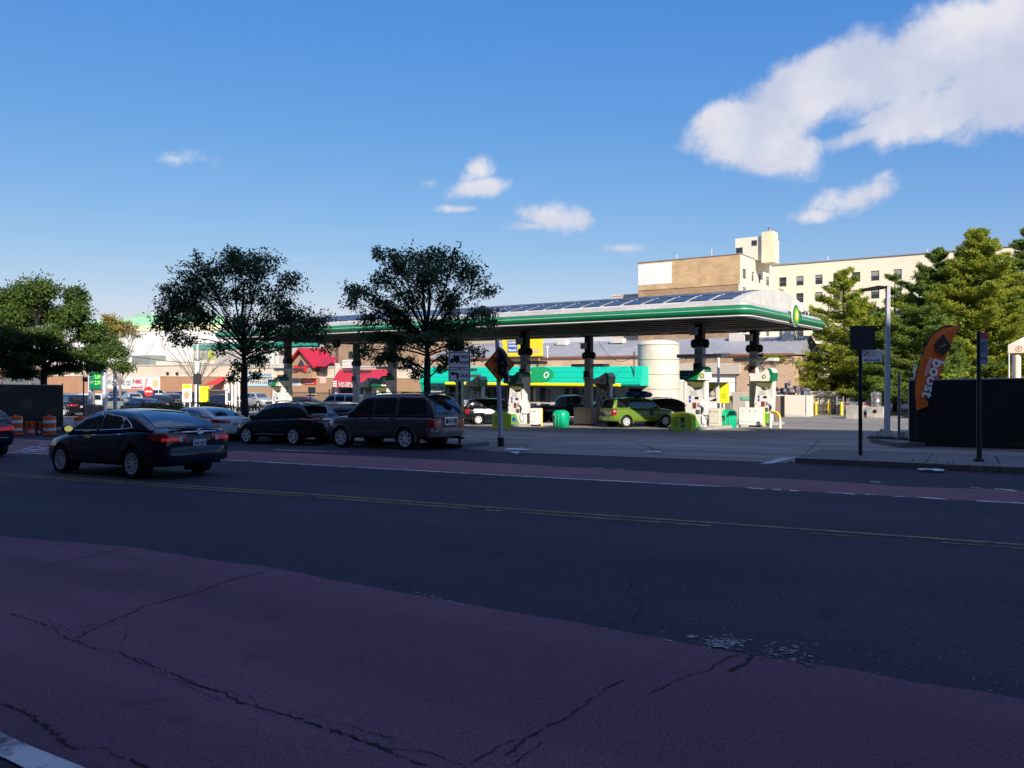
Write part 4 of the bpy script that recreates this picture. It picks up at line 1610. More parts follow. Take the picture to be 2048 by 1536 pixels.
# ---- fuel pumps
def pump(front=True, label=''):
    t = thing('fuel_pump', label, 'fuel pump', (0, 0, 0), UANG, 'fuel pumps under the canopy')
    mb = MB()
    mb.box((0.02, 0, .33), (.98, .62, .66), ch=.03)
    b = mb.build('pump_base', M_WHITE, t)
    mb = MB()
    if front:
        mb.prism([(-.44, -.318, .04), (.42, -.318, .04), (.12, -.318, .62), (-.44, -.318, .62)], (0, -.012, 0))
    else:
        mb.prism([(-.2, -.318, .04), (.48, -.318, .04), (.48, -.318, .62), (.1, -.318, .62)], (0, -.012, 0))
    bg = mb.build('base_panel', M_LGREEN, b)
    mb = MB()
    mb.prism([(.02 + x, -.334, z) for x, z in ((-.18, .22), (.10, .22), (.12, .30), (-.02, .44), (-.12, .36))], (0, -.01, 0))
    mb.prism([(.02 + x, -.334, z) for x, z in ((-.14, .14), (.16, .14), (.16, .18), (-.14, .18))], (0, -.01, 0))
    mb.build('base_emblem', M_BLUE, bg)
    mb = MB()
    mb.prism([(x, -.27, z) for x, z in ((-.55, .66), (-.50, .95), (-.40, 1.67), (-.33, 2.5), (-.09, 2.5), (-.06, 2.02), (.0, 1.93), (.40, 2.0), (.44, 1.6), (.50, .66))], (0, .54, 0))
    bo = mb.build('pump_body', M_WHITE, t)
    mb = MB()
    mb.prism([(.30, -.2, .66), (.62, -.2, .66), (.66, -.2, 2.5), (.44, -.2, 2.5), (.36, -.2, 1.9)], (0, .42, 0))
    mb.build('hose_tower', M_WHITE, t)
    for q, (x, z, w, h, m) in enumerate(((.18, 1.55, .20, .13, M_DARK), (-.19, 1.58, .09, .16, M_BLUE), (-.19, 1.38, .09, .14, M_BLUE), (.06, 1.15, .20, .30, mat('card_reader_red', (.25, .04, .03), .4)),
                                         (.16, .82, .05, .24, M_DARK), (.24, .80, .05, .24, M_DARK), (.32, .82, .05, .24, M_DARK), (.28, 1.18, .10, .20, mat('keypad_grey', (.2, .2, .22), .5)), (.05, 1.82, .36, .24, M_WHITEW))):
        mb = MB()
        mb.box((x, -.278, z), (w, .02, h))
        mb.build(('display', 'sticker', 'sticker', 'card_reader', 'grade_button', 'grade_button', 'grade_button', 'keypad', 'notice')[q], m, bo)
    for s, x in ((1, .58), (-1, -.52)):
        mb = MB()
        pts = []
        for k in range(13):
            a = k / 12
            pts.append((x + s * (.05 + .28 * math.sin(math.pi * a) ** 1.0 * (1 if s > 0 else .25)), -.33, 1.0 - .82 * math.sin(math.pi * a) * (1 if s > 0 else .3) - a * .1))
        pts = [(x, -.30, 2.45), (x, -.31, 1.6), (x - .02 * s, -.32, 1.1)] if s < 0 else [(x - .04, -.30, 2.45), (x - .04, -.3, 1.5)]
        mb.tube(pts, .014, 6)
        if s > 0:
            lp = [(.50, -.33, .98), (.56, -.35, .75), (.70, -.36, .55), (.78, -.36, .38), (.76, -.36, .22), (.66, -.36, .14), (.54, -.36, .18), (.48, -.35, .32), (.47, -.33, .60)]
            mb.tube(lp, .017, 6)
        mb.build('hose', M_BLK, t, smooth=60)
        mb = MB()
        nx = x - .07 * s
        mb.cyl((nx, -.33, .80), (nx + .02 * s, -.33, 1.08), .04, .03, n=8)
        mb.cyl((nx + .02 * s, -.33, 1.08), (nx - .1 * s, -.33, 1.18), .022, n=6)
        mb.box((nx + .05 * s, -.33, .95), (.03, .04, .2))
        mb.build('nozzle', M_BLK, t, smooth=50)
    mb = MB()
    pr = [(-.69, 2.5), (.70, 2.5), (.70, 2.90), (.67, 3.08), (.60, 3.18), (.48, 3.22), (.34, 3.19), (.22, 3.10), (.12, 3.02), (.0, 2.99), (-.15, 3.0), (-.69, 3.0)]
    if not front:
        pr = [(-.64, 2.5), (.66, 2.5), (.70, 2.8), (.70, 3.0), (.62, 3.18), (.5, 3.26), (.36, 3.24), (.18, 3.12), (-.05, 2.98), (-.4, 2.86), (-.64, 2.80)]
    mb.prism([(x, -.48, z) for x, z in pr], (0, .96, 0))
    va = mb.build('valance', M_GREEN if front else M_WHITE, t)
    mb = MB()
    mb.prism([(-.5, -.40, 2.5), (.62, -.40, 2.5), (.5, -.3, 2.12), (.0, -.3, 2.12)], (0, .7, 0))
    mb.build('valance_underside', mat('olive_panel', (.16, .17, .06), .6), va)
    if front:
        mb = MB()
        cv = [(.32, 2.5), (.38, 2.66), (.46, 2.84), (.55, 3.0), (.62, 3.14)]
        mb.prism([(x, -.482, z) for x, z in cv + [(.66, 3.07), (.702, 2.9), (.702, 2.5)]], (0, -.012, 0))
        mb.prism([(.702, -.482, 2.5), (.702, .47, 2.5), (.702, .47, 2.9), (.702, -.482, 2.9)], (.012, 0, 0))
        mb.build('valance_white_side', M_WHITE, va)
        mb = MB()
        mb.prism([(x, -.482, z) for x, z in [(a - .07, b) for a, b in cv] + [(a - .005, b) for a, b in cv[::-1]]], (0, -.010, 0))
        mb.build('valance_stripe', M_LGREEN, va)
        mb = MB()
        mb.prism([(-.30 + x * .9, -.484, 2.76 + z) for x, z in ((-.20, -.10), (-.10, .04), (.04, .13), (.18, .10), (.22, -.02), (.12, -.10))], (0, -.012, 0))
        mb.prism([(-.30 + x, -.484, 2.70 + z) for x, z in ((-.24, -.06), (.20, -.06), (.22, -.02), (-.24, -.02))], (0, -.010, 0))
        e = mb.build('valance_emblem', M_BLUE, va)
        mb = MB()
        mb.prism([(-.22 + x, -.497, 2.79 + z) for x, z in disc_pts(.04, .0, .03, 8)], (0, -.008, 0))
        mb.prism([(-.30 + x, -.495, 2.70 + z) for x, z in ((-.20, -.05), (.16, -.05), (.16, -.03), (-.20, -.03))], (0, -.008, 0))
        mb.build('emblem_highlight', M_WHITE, e)
        cxs, lx = (.56, 2.72), -.495
    else:
        mb = MB()
        mb.prism([(x, -.482, z) for x, z in ((.50, 2.5), (.56, 2.8), (.48, 3.1), (.38, 3.24), (.5, 3.258), (.62, 3.178), (.702, 3.0), (.702, 2.8), (.66, 2.5))], (0, -.012, 0))
        mb.prism([(.664, -.482, 2.5), (.664, .47, 2.5), (.704, .47, 3.0), (.704, -.482, 3.0)], (.012, 0, 0))
        mb.build('valance_green_side', M_GREEN, va)
        cxs, lx = (.18, 2.76), -.484
    for m, r0, r1 in ((M_GREEN, .12, .085), (M_YELL, .08, .045)):
        mb = MB()
        o = disc_pts(cxs[0], cxs[1], r0, 16)
        i = disc_pts(cxs[0], cxs[1], r1, 16)
        for k in range(16):
            k2 = (k + 1) % 16
            mb.prism([(p[0], lx, p[1]) for p in (o[k], o[k2], i[k2], i[k])], (0, -.012, 0))
        mb.build('sunflower_ring', m, va)
    return t


def pump_at(proto, px, d, label, first):
    o = proto if first else copy_tree(proto)
    o.location = at(px, d) + Vector((0, 0, .15))
    o['label'] = label
    return o


pf = pump(True)
for i, (px, d, lb) in enumerate(((1391, 41.2, 'white pump with green valance behind the lime barrier nearest the drive, front right island'), (1034, 48.2, 'white pump with green valance beside the pole with the orange diamond sign'),
                                 (766, 55.0, 'white pump with green valance seen just above the roof of the grey four wheel drive'), (557, 61.5, 'leftmost white pump with green valance, seen above the black crossover'))):
    pump_at(pf, px, d, lb, i == 0)
pb = pump(False)
for i, (px, d, lb) in enumerate(((1527, 46.2, 'white pump with white sunflower valance beside the yellow and white pipe guard at far right'), (1206, 53.0, 'white pump with white sunflower valance between the green taxi and the middle column'),
                                 (953, 59.5, 'white pump with white sunflower valance below the truck route sign'), (737, 66.0, 'white pump with white sunflower valance behind the green valance above the grey four wheel drive'))):
    pump_at(pb, px, d, lb, i == 0)

# ---- islands
for i, lb in enumerate(('raised concrete pump island nearest the right end of the canopy', 'raised concrete pump island behind the post with the orange diamond', 'raised concrete pump island behind the grey four wheel drive', 'raised concrete pump island at the left end of the canopy')):
    a, b = C0 + U_ * (-11.45 * i - .2) + V_ * (-1.9), C0 + U_ * (-11.45 * i + 1.3) + V_ * 8.6
    dv = (b - a).normalized()
    nv = Vector((dv.y, -dv.x, 0)).normalized()
    pts = []
    for k in range(9):
        w = R(-90 + 180 * k / 8)
        pts.append(b + dv * math.cos(w) * .75 * .6 - nv * math.sin(w) * .75)
    for k in range(9):
        w = R(90 + 180 * k / 8)
        pts.append(a + dv * math.cos(w) * .75 * .6 - nv * math.sin(w) * .75)
    mb = MB()
    q = [Vector((p.x, p.y, gz(p.x, p.y) - .1)) for p in pts]
    mb.prism(q, (0, 0, .25))
    tag(mb.build('pump_island', M_CONC), lb, 'pump island', 'pump islands')

# ---- shop behind the pumps
SH = at(1285, 62.0)
shop = thing('station_shop', 'low station shop with wide turquoise awning, yellow band and dark windows', 'shop', SH, UANG)
M_TURQ = mat('turquoise_awning', (0.0, 0.52, 0.36), .55, var=.05, vscale=.6)
SHZ = -.4
LW = 23.2
holes = []
x = -22.6
wl = [(-21.0, -19.4), (-17.9, -15.0), (-14.8, -12.0), (-11.6, -10.7), (-10.5, -9.3), (-8.0, -5.6), (-5.4, -2.9), (-1.8, -.4)]
mb = MB()
hl = [(a + LW, .75 if k not in (3, 4) else .05, b + LW, 2.45) for k, (a, b) in enumerate(wl)]
wall(mb, LW, 2.75, hl, .2, (-LW, .9, 0), XR, ZU)
mb.box((-LW / 2, 5.6, 1.4), (LW, 9.0, 2.8))
mb.box((-LW / 2, 1.2, -.4), (LW, .6, .8))
mb.build('wall', mat('shop_wall', (.52, .49, .44), .7, var=.08), shop)
for k, (a, b) in enumerate(wl):
    z0 = .75 if k not in (3, 4) else .05
    mb = MB()
    mb.box(((a + b) / 2, 1.06, (z0 + 2.45) / 2), (b - a, .03, 2.45 - z0))
    w = mb.build('door_leaf' if k in (3, 4) else 'shop_window', M_SHOPGL, shop)
    mb = MB()
    for xx in (a + .03, b - .03):
        mb.box((xx, .98, (z0 + 2.45) / 2), (.06, .12, 2.45 - z0))
    mb.box(((a + b) / 2, .98, 2.42), (b - a, .12, .06))
    mb.box(((a + b) / 2, .98, z0 + .04), (b - a, .12, .08))
    if k in (3, 4):
        mb.box(((a + b) / 2, .98, 1.0), (b - a, .10, .10))
    mb.build('frame', M_WHITEW, w)
    if k in (1, 2, 5, 6):
        for q in range(3):
            mb = MB()
            xx = a + .35 + q * (b - a - .7) / 2
            mb.box((xx, .92, 1.0 + (q % 2) * .25), (.5, .02, .6 - .1 * q))
            mb.build('window_poster', M_WHITE, w)
        mb = MB()
        mb.box(((a + b) / 2, 2.1, 2.15), (1.6, .2, .06))
        mb.build('strip_lamp', mat('shop_tube_light', (.9, .9, .85), .4, emit=(1, .95, .85), estr=.5), w)
# awning: a deep sloping band
mb = MB()
prof = [(-.55, 2.62), (-.62, 2.75), (-.12, 4.12), (.0, 4.2), (.9, 4.2), (.9, 2.62)]
mb.loft([[(xx, y, z) for y, z in prof] for xx in (-LW - .1, .1)])
mb.prism([(-LW - .1, -.55, 2.62), (-LW - .1, .9, 2.62), (-LW - .1, .9, .2), (-LW - .1, .2, .2)], (.3, 0, 0))
mb.box((-LW + 1.0, .55, 1.4), (2.2, .5, 2.6))
aw = mb.build('awning', M_TURQ, shop)
mb = MB()
for z in (3.25, 3.72, 2.9):
    y = -.62 + (z - 2.75) / 1.37 * .5
    mb.box((-LW / 2, y - .003, z), (LW, .02, .022))
mb.build('awning_seam', mat('awning_seam', (0, .2, .15), .6), aw)
mb = MB()
mb.box((-10.8, -.66, 2.66), (18.4, .18, .28), ch=.06)
mb.build('yellow_band', mat('band_yellow', (.88, .74, .01), .4), aw)
mb = MB()
mb.box((-LW + 1.2, .27, 1.75), (2.3, .04, 1.7))
pb_ = mb.build('price_poster', M_WHITE, shop)
mb = MB()
put_text(mb, 'Market Deli', (-LW + .15, .245, 2.05), XR, ZU, 2.1, .38, bold=.012)
mb.build('poster_lettering', M_INK, pb_)
mb = MB()
put_text(mb, 'Hot Food', (-LW + .15, .245, 1.45), XR, ZU, 2.1, .38, bold=.012)
for k in range(2):
    mb.box((-LW + 1.2, .245, 1.22 - k * .16), (1.9 - .3 * k, .006, .07))
mb.build('poster_lettering', mat('poster_red', (.5, .02, .03), .5), pb_)
# oval name sign on the awning
ox, oz = -9.7, 3.48
sl = Vector((0, .5, 1.37)).normalized()
oo = Vector((ox, -.62 + (oz - 2.75) / 1.37 * .5 - .03, oz))
mb = MB()
poly(mb, oo, XR, sl, disc_pts(0, 0, 1.62, 32, .72), .05)
ov = mb.build('oval_sign', mat('oval_sign_green', (.01, .30, .10), .4), aw)
mb = MB()
put_text(mb, 'S', oo + XR * -1.15 - sl * .28 + Vector((0, -.07, 0)), XR, sl, .42, .56, bold=.02)
put_text(mb, 'O', oo + XR * .62 - sl * .28 + Vector((0, -.07, 0)), XR, sl, .5, .56, bold=.02)
mb.build('sign_lettering', M_WHITE, ov)
mb = MB()
mb.box((-17.2, -.40, 3.38), (2.5, .1, .30))
mb.build('dark_sign_plate', mat('awning_plate', (.06, .10, .10), .5), aw)
mb = MB()
put_text(mb, 'DELI', (-18.2, -.53, 2.95), XR, sl, 1.9, .28)
mb.build('awning_lettering', mat('awning_letter', (.02, .12, .09), .5), aw)

# ---- round tower beside the shop
tk = at(1317, 64.0)
tower = thing('round_tower', 'cream round tower of panelled sheet metal beside the turquoise shop', 'tower', tk, UANG)
M_CREAM = mat('cream_panel', (.66, .60, .50), .6, var=.06, vscale=1.2, stain=.10)
HT = hz(tk, 690)
RTW = 41 / FPX * 64.0
mb = MB()
mb.lathe([(RTW, -.5), (RTW, HT)], n=48)
mb.build('shell', M_CREAM, tower, smooth=40)
mb = MB()
mb.lathe([(RTW + .03, HT), (RTW + .03, HT + .06), (RTW * .8, HT + .3), (RTW * .4, HT + .42), (.05, HT + .45)], n=48)
mb.build('lid', M_CREAM, tower, smooth=60)
for k in range(5):
    z = HT - .02 - k * (29 / FPX * 64.0)
    mb = MB()
    mb.lathe([(RTW, z - .025), (RTW + .012, z - .02), (RTW + .012, z + .02), (RTW, z + .025)], n=48)
    mb.build('panel_joint', mat('panel_joint_grey', (.22, .20, .18), .7), tower)
# accessible parking sign beside it
p = at(1285, 57.5)
s_ = thing('parking_sign', 'small blue wheelchair sign on a post by the round tower', 'sign', p, UANG)
z0 = hz(p, 796)
mb = MB()
mb.cyl((0, .04, 0), (0, .04, z0 + .5), .03, n=6)
mb.build('post', M_WHITE, s_)
mb = MB()
mb.box((0, 0, z0 + .17), (.34, .02, .50))
b_ = mb.build('panel', M_BLUE, s_)
mb = MB()
o = Vector((0, -.012, z0 + .17))
poly(mb, o, XR, ZU, disc_pts(-.02, .15, .035, 8), .006)
for q in ([(-.04, .10), (.01, .10), (.03, -.02), (-.02, -.02)], [(-.0, .0), (.09, .0), (.12, -.14), (.08, -.14), (.06, -.04), (-.01, -.04)]):
    poly(mb, o, XR, ZU, q, .006)
for k in range(9):
    a0, a1 = R(110 + k * 24), R(110 + (k + 1) * 24)
    poly(mb, o, XR, ZU, [(-.02 + .10 * math.cos(a0), -.06 + .10 * math.sin(a0)), (-.02 + .10 * math.cos(a1), -.06 + .10 * math.sin(a1)), (-.02 + .07 * math.cos(a1), -.06 + .07 * math.sin(a1)), (-.02 + .07 * math.cos(a0), -.06 + .07 * math.sin(a0))], .006)
mb.build('wheelchair_symbol', M_WHITE, b_)

# ---- long brick shed behind the shop, with white garage doors right of the tower
M_BRICK = brick_mat('tan_brick', (.58, .39, .26), (.47, .30, .19), (.52, .42, .33), bw=.28, bh=.10)
M_BRICKR = brick_mat('red_brick', (.40, .19, .12), (.31, .15, .10), (.36, .28, .22), bw=.28, bh=.10)
M_ROOFG = mat('grey_roof_felt', (.30, .30, .33), .8, var=.12, vscale=1.5, stain=.2, sscale=.3)
wr = at(1640, 63.0)
shed = thing('brick_shed', 'long brick shed with a grey sloping roof and white garage doors behind the pumps', 'building', wr, UANG)
SL = 42.0
zt = hz(wr, 708)
mb = MB()
RE = -2.2
wall(mb, SL + RE, zt, [(SL - 12.8 + .3, 0, SL - 6.9, 3.4)], .3, (-SL, 0, 0), XR, ZU)
mb.box(((RE - SL) / 2, 4.3, zt / 2), (SL + RE, 8.0, zt - .02))
mb.box(((RE - SL) / 2, .4, -1), (SL + RE, .7, 2))
mb.build('wall', M_BRICK, shed)
mb = MB()
zr = hz(at(1300, 66), 680)
mb.prism([(RE + .2, -.15, zt), (RE + .2, 5.0, zt + 1.75), (RE + .2, 9.5, zt + .1)], (-SL - RE - .4, 0, 0))
mb.build('roof', M_ROOFG, shed)
mb = MB()
mb.box(((RE - SL) / 2, -.18, zt + .03), (SL + RE + .4, .14, .16))
mb.build('roof_edge', mat('rust_edge', (.24, .10, .07), .7), shed)
for xx, w_, h_ in ((-20.5, 1.4, .5), (-8.2, 1.5, .8), (-3.1, 1.1, .9), (-27, 1.2, .6)):
    mb = MB()
    mb.box((min(xx, -3.6), 4.2, zt + 1.7), (w_, .9, h_), ch=.04)
    mb.build('roof_vent', M_WHITEW, shed)
for k in range(2):
    x0 = -12.5 + k * 2.85
    mb = MB()
    for j in range(4):
        mb.box((x0 + 1.38, .16, .43 + j * .85), (2.7, .06, .83), ch=.015)
    g_ = mb.build('garage_door', mat('white_garage_door', (.78, .78, .77), .5, var=.05), shed)
    mb = MB()
    put_text(mb, '812', (x0 + .8, .12, 2.1), XR, ZU, .22, .7)
    mb.build('door_lettering', mat('faded_lettering', (.5, .5, .56), .6), g_)
mb = MB()
mb.box((-9.7, -.12, 3.75), (6.4, .2, .95), ch=.02)
mb.build('lintel', mat('beige_lintel', (.48, .42, .36), .7, var=.08), shed)
mb = MB()
mb.box((-9.7, -.05, 3.3), (6.2, .12, .14))
mb.build('shutter_box', M_BLK, shed)
mb = MB()
mb.ball((-5.6, -.18, 3.9), (.16, .12, .16), 8)
mb.cyl((-5.6, -.2, 4.0), (-5.6, -.2, 4.2), .25, .2, n=8)
mb.build('wall_lamp', M_BLK, shed)
mb = MB()
for k in range(3):
    mb.tube([(-12.8, -.02 - .02 * k, 4.55 - .16 * k), (-6, -.03 - .02 * k, 4.50 - .17 * k), (-1.5, -.02 - .02 * k, 4.6 - .15 * k)], .014, 4)
mb.build('wall_cable', M_BLK, shed)

# ------------------------------------------------------------------ buildings on the near side of the street (they throw the street into shade)
M_NEARB = brick_mat('near_brick', (.040, .038, .042), (.03, .029, .033), (.05, .05, .053), bw=.3, bh=.1)
M_WGLASS = mat('building_window_glass', (.03, .035, .045), .06, spec=.6)


def near_block(x0, x1, h, label):
    g = gz((x0 + x1) / 2, -4)
    t = thing('apartment_building', label, 'building', (x0, -4.0, g))
    w = x1 - x0
    n = int(w / 3.2)
    fl = int((h - 1.5) / 3.1)
    holes = []
    for j in range(fl):
        for i in range(n):
            a = (i + .5) * w / n
            holes.append((a - .65, .9 + j * 3.1, a + .65, 2.5 + j * 3.1))
    mb = MB()
    # the street side looks towards +Y
    wall(mb, w, h, holes, .25, (w, 0, 0), Vector((-1, 0, 0)), ZU)
    mb.box((w / 2, -8.2, h / 2 - .6), (w, 15.8, h - 1.2))
    for xx in (0, w):
        mb.box((xx + (.15 if xx == 0 else -.15), -8, h / 2), (.3, 16, h))
    mb.box((w / 2, -15.9, h / 2), (w, .2, h))
    mb.build('wall', M_NEARB, t)
    mb = MB()
    mb.box((w / 2, .1, h + .1), (w + .4, .5, .5))
    mb.build('cornice', M_CONC, t)
    mb = MB()
    for q in holes:
        mb.box((w - (q[0] + q[2]) / 2, -.27, (q[1] + q[3]) / 2), (q[2] - q[0], .03, q[3] - q[1]))
    o = mb.build('window_panes', M_WGLASS, t)
    o['kind'] = 'stuff'


near_block(7, 40.4, 35.8 - gz(10, -4), 'tall brick apartment house on the near side of the street, opposite the station shop')
near_block(40.6, 86, 38.4 - gz(50, -4), 'tallest brick apartment house on the near side, opposite the right end of the fence')
near_block(-75, 6.9, 28.0 - gz(-40, -4), 'lower brick apartment house on the near side, opposite the parked cars')

# ------------------------------------------------------------------ buildings beyond the station
M_TANB = brick_mat('pale_tan_brick', (.56, .37, .20), (.49, .32, .17), (.50, .38, .25), bw=.9, bh=.32)
M_TAND = brick_mat('dark_tan_brick', (.40, .26, .15), (.32, .20, .12), (.36, .27, .18), bw=.9, bh=.32)
M_IVORY = mat('ivory_render', (.74, .66, .52), .75, var=.04, vscale=.5, stain=.07, sscale=.12)
M_FRAME = mat('window_frame_paint', (.22, .21, .20), .6)
M_BLIND = mat('window_blind', (.26, .25, .24), .7)


def window_at(par, o, r, u, x0, z0, x1, z1, depth=.18, blind=.45, ac=False, name='window', gm=None):
    o, r, u = Vector(o), Vector(r), Vector(u)
    n = r.cross(u)
    w, h = x1 - x0, z1 - z0
    mb = MB()
    rect(mb, o - n * depth, r, u, x0, z0, w, h, .02)
    w_ = mb.build(name, gm or M_WGLASS, par)
    mb = MB()
    f = min(.07, w * .1)
    d = o - n * (depth - .022)
    for a, b, c, e in ((x0, z0, f, h), (x1 - f, z0, f, h), (x0 + f, z0, w - 2 * f, f), (x0 + f, z1 - f, w - 2 * f, f), (x0 + f, z0 + h * .48, w - 2 * f, f)):
        rect(mb, d, r, u, a, b, c, e, .05)
    mb.build('frame', M_FRAME, w_)
    if blind > 0:
        mb = MB()
        rect(mb, d, r, u, x0 + f, z1 - f - (h - 2 * f) * blind, w - 2 * f, (h - 2 * f) * blind, .012)
        mb.build('blind', M_BLIND, w_)
    if ac:
        mb = MB()
        mb.prism([o + r * (x0 + w * .25) + u * (z0 - .55), o + r * (x0 + w * .75) + u * (z0 - .55), o + r * (x0 + w * .75) + u * (z0 - .15), o + r * (x0 + w * .25) + u * (z0 - .15)], n * .3)
        mb.build('air_conditioner', M_WHITEW, w_)


T0 = at(1480, 122.0)
T0.z = -2.0
apt = thing('apartment_block', 'large cream and tan brick apartment block with a roof tower and many windows', 'building', T0, UANG)
RZ = hz(T0, 508)
ri = random.Random(21)
mb = MB()
fl = 17.6
zb_ = RZ - (580 - 527) / FPX * 132 - .2
mb.box((-fl / 2 - .15, 8.05, RZ / 2), (fl - .3, 16.0, RZ))
mb.build('side_wing', M_TAND, apt)
mb = MB()
mb.box((-fl / 2, -.02, (zb_ + RZ) / 2), (fl, .06, RZ - zb_))
mb.build('upper_brickwork', M_TANB, apt)
mb = MB()
mb.box((-fl / 2, 8, RZ + .06), (fl + .2, 16.3, .16))
mb.build('coping', M_STEEL, apt)
mb = MB()
mb.box((-fl + 3.1, -.075, RZ - 2.05), (6.1, .05, 3.55))
mb.build('blank_billboard', M_WHITE, apt)
# short cream wall that runs back, then the long wing
x_of = lambda px, d0, l0: None
hs = []
ts = []
for pa, pb_ in ((1485, 1492.5), (1503, 1508), (1517, 1521.5), (1532, 1539)):
    q = []
    for px in (pa, pb_):
        r_ = (px - CX) / FPX
        l0 = (1480 - CX) / FPX * 122
        q.append((r_ * 122 - l0) / (.579 - .815 * r_))
    ts.append(q)
mb = MB()
for j in range(7):
    z1 = RZ - 2.15 - j * 2.9
    for a, b in ts:
        if z1 - 1.5 > .5:
            hs.append((a, z1 - 1.55, b, z1))
wall(mb, 16.2, RZ, hs, .25, (0.02, 0, 0), YR, ZU)
mb.box((-.14, .1, RZ / 2), (.3, .19, RZ))
mb.build('short_wall', M_IVORY, apt)
for i, q in enumerate(hs):
    window_at(apt, (0.02, 0, 0), YR, ZU, *q, blind=ri.choice((0, .3, .5)), ac=ri.random() < .3)
l0, d0 = (1480 - CX) / FPX * 122 + .579 * 16.2, 122 + .815 * 16.2
hs = []
for pa, pb_ in ((1558, 1573), (1592, 1607), (1630, 1645), (1666, 1681), (1703.5, 1720.5), (1741.5, 1758.5), (1787, 1803.5), (1836, 1853), (1882, 1899), (1930, 1948), (1978, 1996), (2026, 2045)):
    q = []
    for px in (pa, pb_):
        r_ = (px - CX) / FPX
        q.append((r_ * d0 - l0) / (.815 + .579 * r_))
    for j in range(7):
        z1 = RZ - 2.15 - j * 2.9
        if z1 - 1.5 > .5:
            hs.append((q[0], z1 - 1.62, q[1], z1))
WL = 41.0
mb = MB()
wall(mb, WL, RZ, hs, .25, (0, 16.2, 0), XR, ZU)
mb.box((WL / 2, 22.5, RZ / 2), (WL - .02, 12, RZ - .02))
mb.build('long_wing', M_IVORY, apt)
for i, q in enumerate(hs):
    if i < 90:
        window_at(apt, (0, 16.2, 0), XR, ZU, *q, blind=ri.choice((0, .3, .45, .45, .7)), ac=ri.random() < .22)
mb = MB()
mb.box((WL / 2, 22, RZ + .06), (WL + .2, 12.0, .16))
mb.build('coping', M_STEEL, apt)
# roof tower with a chimney
TX, TY = 1.4, 4.0
tz = RZ + 4.1
mb = MB()
mb.box((-.55, 10.2, RZ + 1.8), (5.3, 6.4, 3.8))
tw = mb.build('roof_tower', M_IVORY, apt)
mb = MB()
mb.box((2.3, 7.6, RZ + 1.75), (1.9, 2.4, 5.0))
mb.build('chimney', mat('pale_yellow_render', (.74, .66, .44), .75, stain=.15, sscale=.4), tw)
mb = MB()
mb.cyl((2.3, 7.6, RZ + 4.2), (2.3, 7.6, RZ + 5.1), .22, n=10)
mb.lathe([(.36, RZ + 4.95), (.38, RZ + 5.02), (.1, RZ + 5.2)], (2.3, 7.6, 0), 10)
mb.build('flue_pipe', M_STEEL, tw)
for x, z, w_, h_, nm in ((-2.5, 1.25, 1.0, 1.7, 'tower_door'), (.0, 2.7, .75, .75, 'tower_window')):
    mb = MB()
    mb.box((x, 6.97, RZ + z), (w_ + .16, .06, h_ + .16))
    o = mb.build(nm, M_FRAME, tw)
    mb = MB()
    mb.box((x, 6.93, RZ + z), (w_, .04, h_))
    mb.build('pane', M_WGLASS, o)
for x, y, h_ in ((-11, 1, 1.0), (-5, 1, 1.5), (9, 17.5, 1.0), (24, 17, .8)):
    mb = MB()
    mb.cyl((x, y, RZ + .2), (x, y, RZ + h_), .07, n=6)
    mb.build('vent_pipe', M_WHITEW, apt)


def block(name, label, cat, px0, px1, d, pytop, depth, m, extra=None, ang=UANG, base=-1.0, capm=None):
    """a plain building whose front runs from column px0 to px1; d is the distance of its right corner"""
    p = at(px1, d)
    u = Vector((math.cos(ang), math.sin(ang), 0))
    # length so that the left end shows at px0
    r = (px0 - CX) / FPX
    ul, ud = u.dot(RT), u.dot(FW)
    l1 = (px1 - CX) / FPX * d
    ln = (l1 - r * d) / (ul - r * ud)
    t = thing(name, label, cat, p, ang)
    h = hz(p, pytop)
    mb = MB()
    mb.box((-ln / 2, depth / 2, (h + base) / 2), (ln, depth, h - base))
    mb.build('wall', m, t)
    mb = MB()
    mb.box((-ln / 2, depth / 2, h + .08), (ln + .2, depth + .2, .2))
    mb.build('coping', capm or M_WHITEW, t)
    return t, ln, h


M_PINK = mat('pinkish_render', (.58, .44, .34), .75, var=.06)
lowb, ln, h = block('low_annex', 'pinkish flat roofed annex at the left foot of the tan brick apartment block', 'building', 1224, 1279, 136, 589, 14, M_PINK)
mb = MB()
mb.box((-ln / 2, -.06, h - .9), (ln, .1, .9))
mb.build('parapet_band', M_WHITEW, lowb)
for k in range(2):
    mb = MB()
    mb.box((-ln + 1.2 + k * 2.1, -.05, 2.8), (1.2, .1, 2.2))
    mb.build('window', M_WGLASS, lowb)

# yellow advertising board standing behind the shop roof
p = at(1085, 78)
bb_ = thing('advertising_board', 'yellow board with a blue panel reading Lumber and Building Materials above the shop', 'sign', p, UANG)
z0, z1 = hz(p, 711.5), hz(p, 676)
w_ = 80 / FPX * 78 / .82
mb = MB()
mb.box((-w_ / 2, 0, (z0 + z1) / 2), (w_, .12, z1 - z0))
pn = mb.build('panel', M_YELL, bb_)
mb = MB()
for x in (-w_ + .5, -.5):
    mb.cyl((x, .15, -.5), (x, .15, z1), .09, n=8)
mb.box((-w_ / 2, .02, z0 - .04), (w_ + .1, .18, .07))
mb.box((-w_ / 2, .02, z1 + .04), (w_ + .1, .18, .07))
mb.build('support_frame', mat('board_frame', (.35, .22, .06), .6), bb_)
mb = MB()
mb.box((-w_ + 1.25, -.075, (z0 + z1) / 2 + .12), (1.25, .03, 1.25))
bp_ = mb.build('blue_panel', mat('board_blue', (.03, .10, .42), .5), pn)
mb = MB()
for k, s in enumerate(('Lumber', '& Building', 'Materials')):
    put_text(mb, s, (-w_ + .74, -.095, (z0 + z1) / 2 + .42 - k * .40), XR, ZU, 1.02, .28, bold=.012)
mb.build('board_lettering', M_WHITE, bp_)
mb = MB()
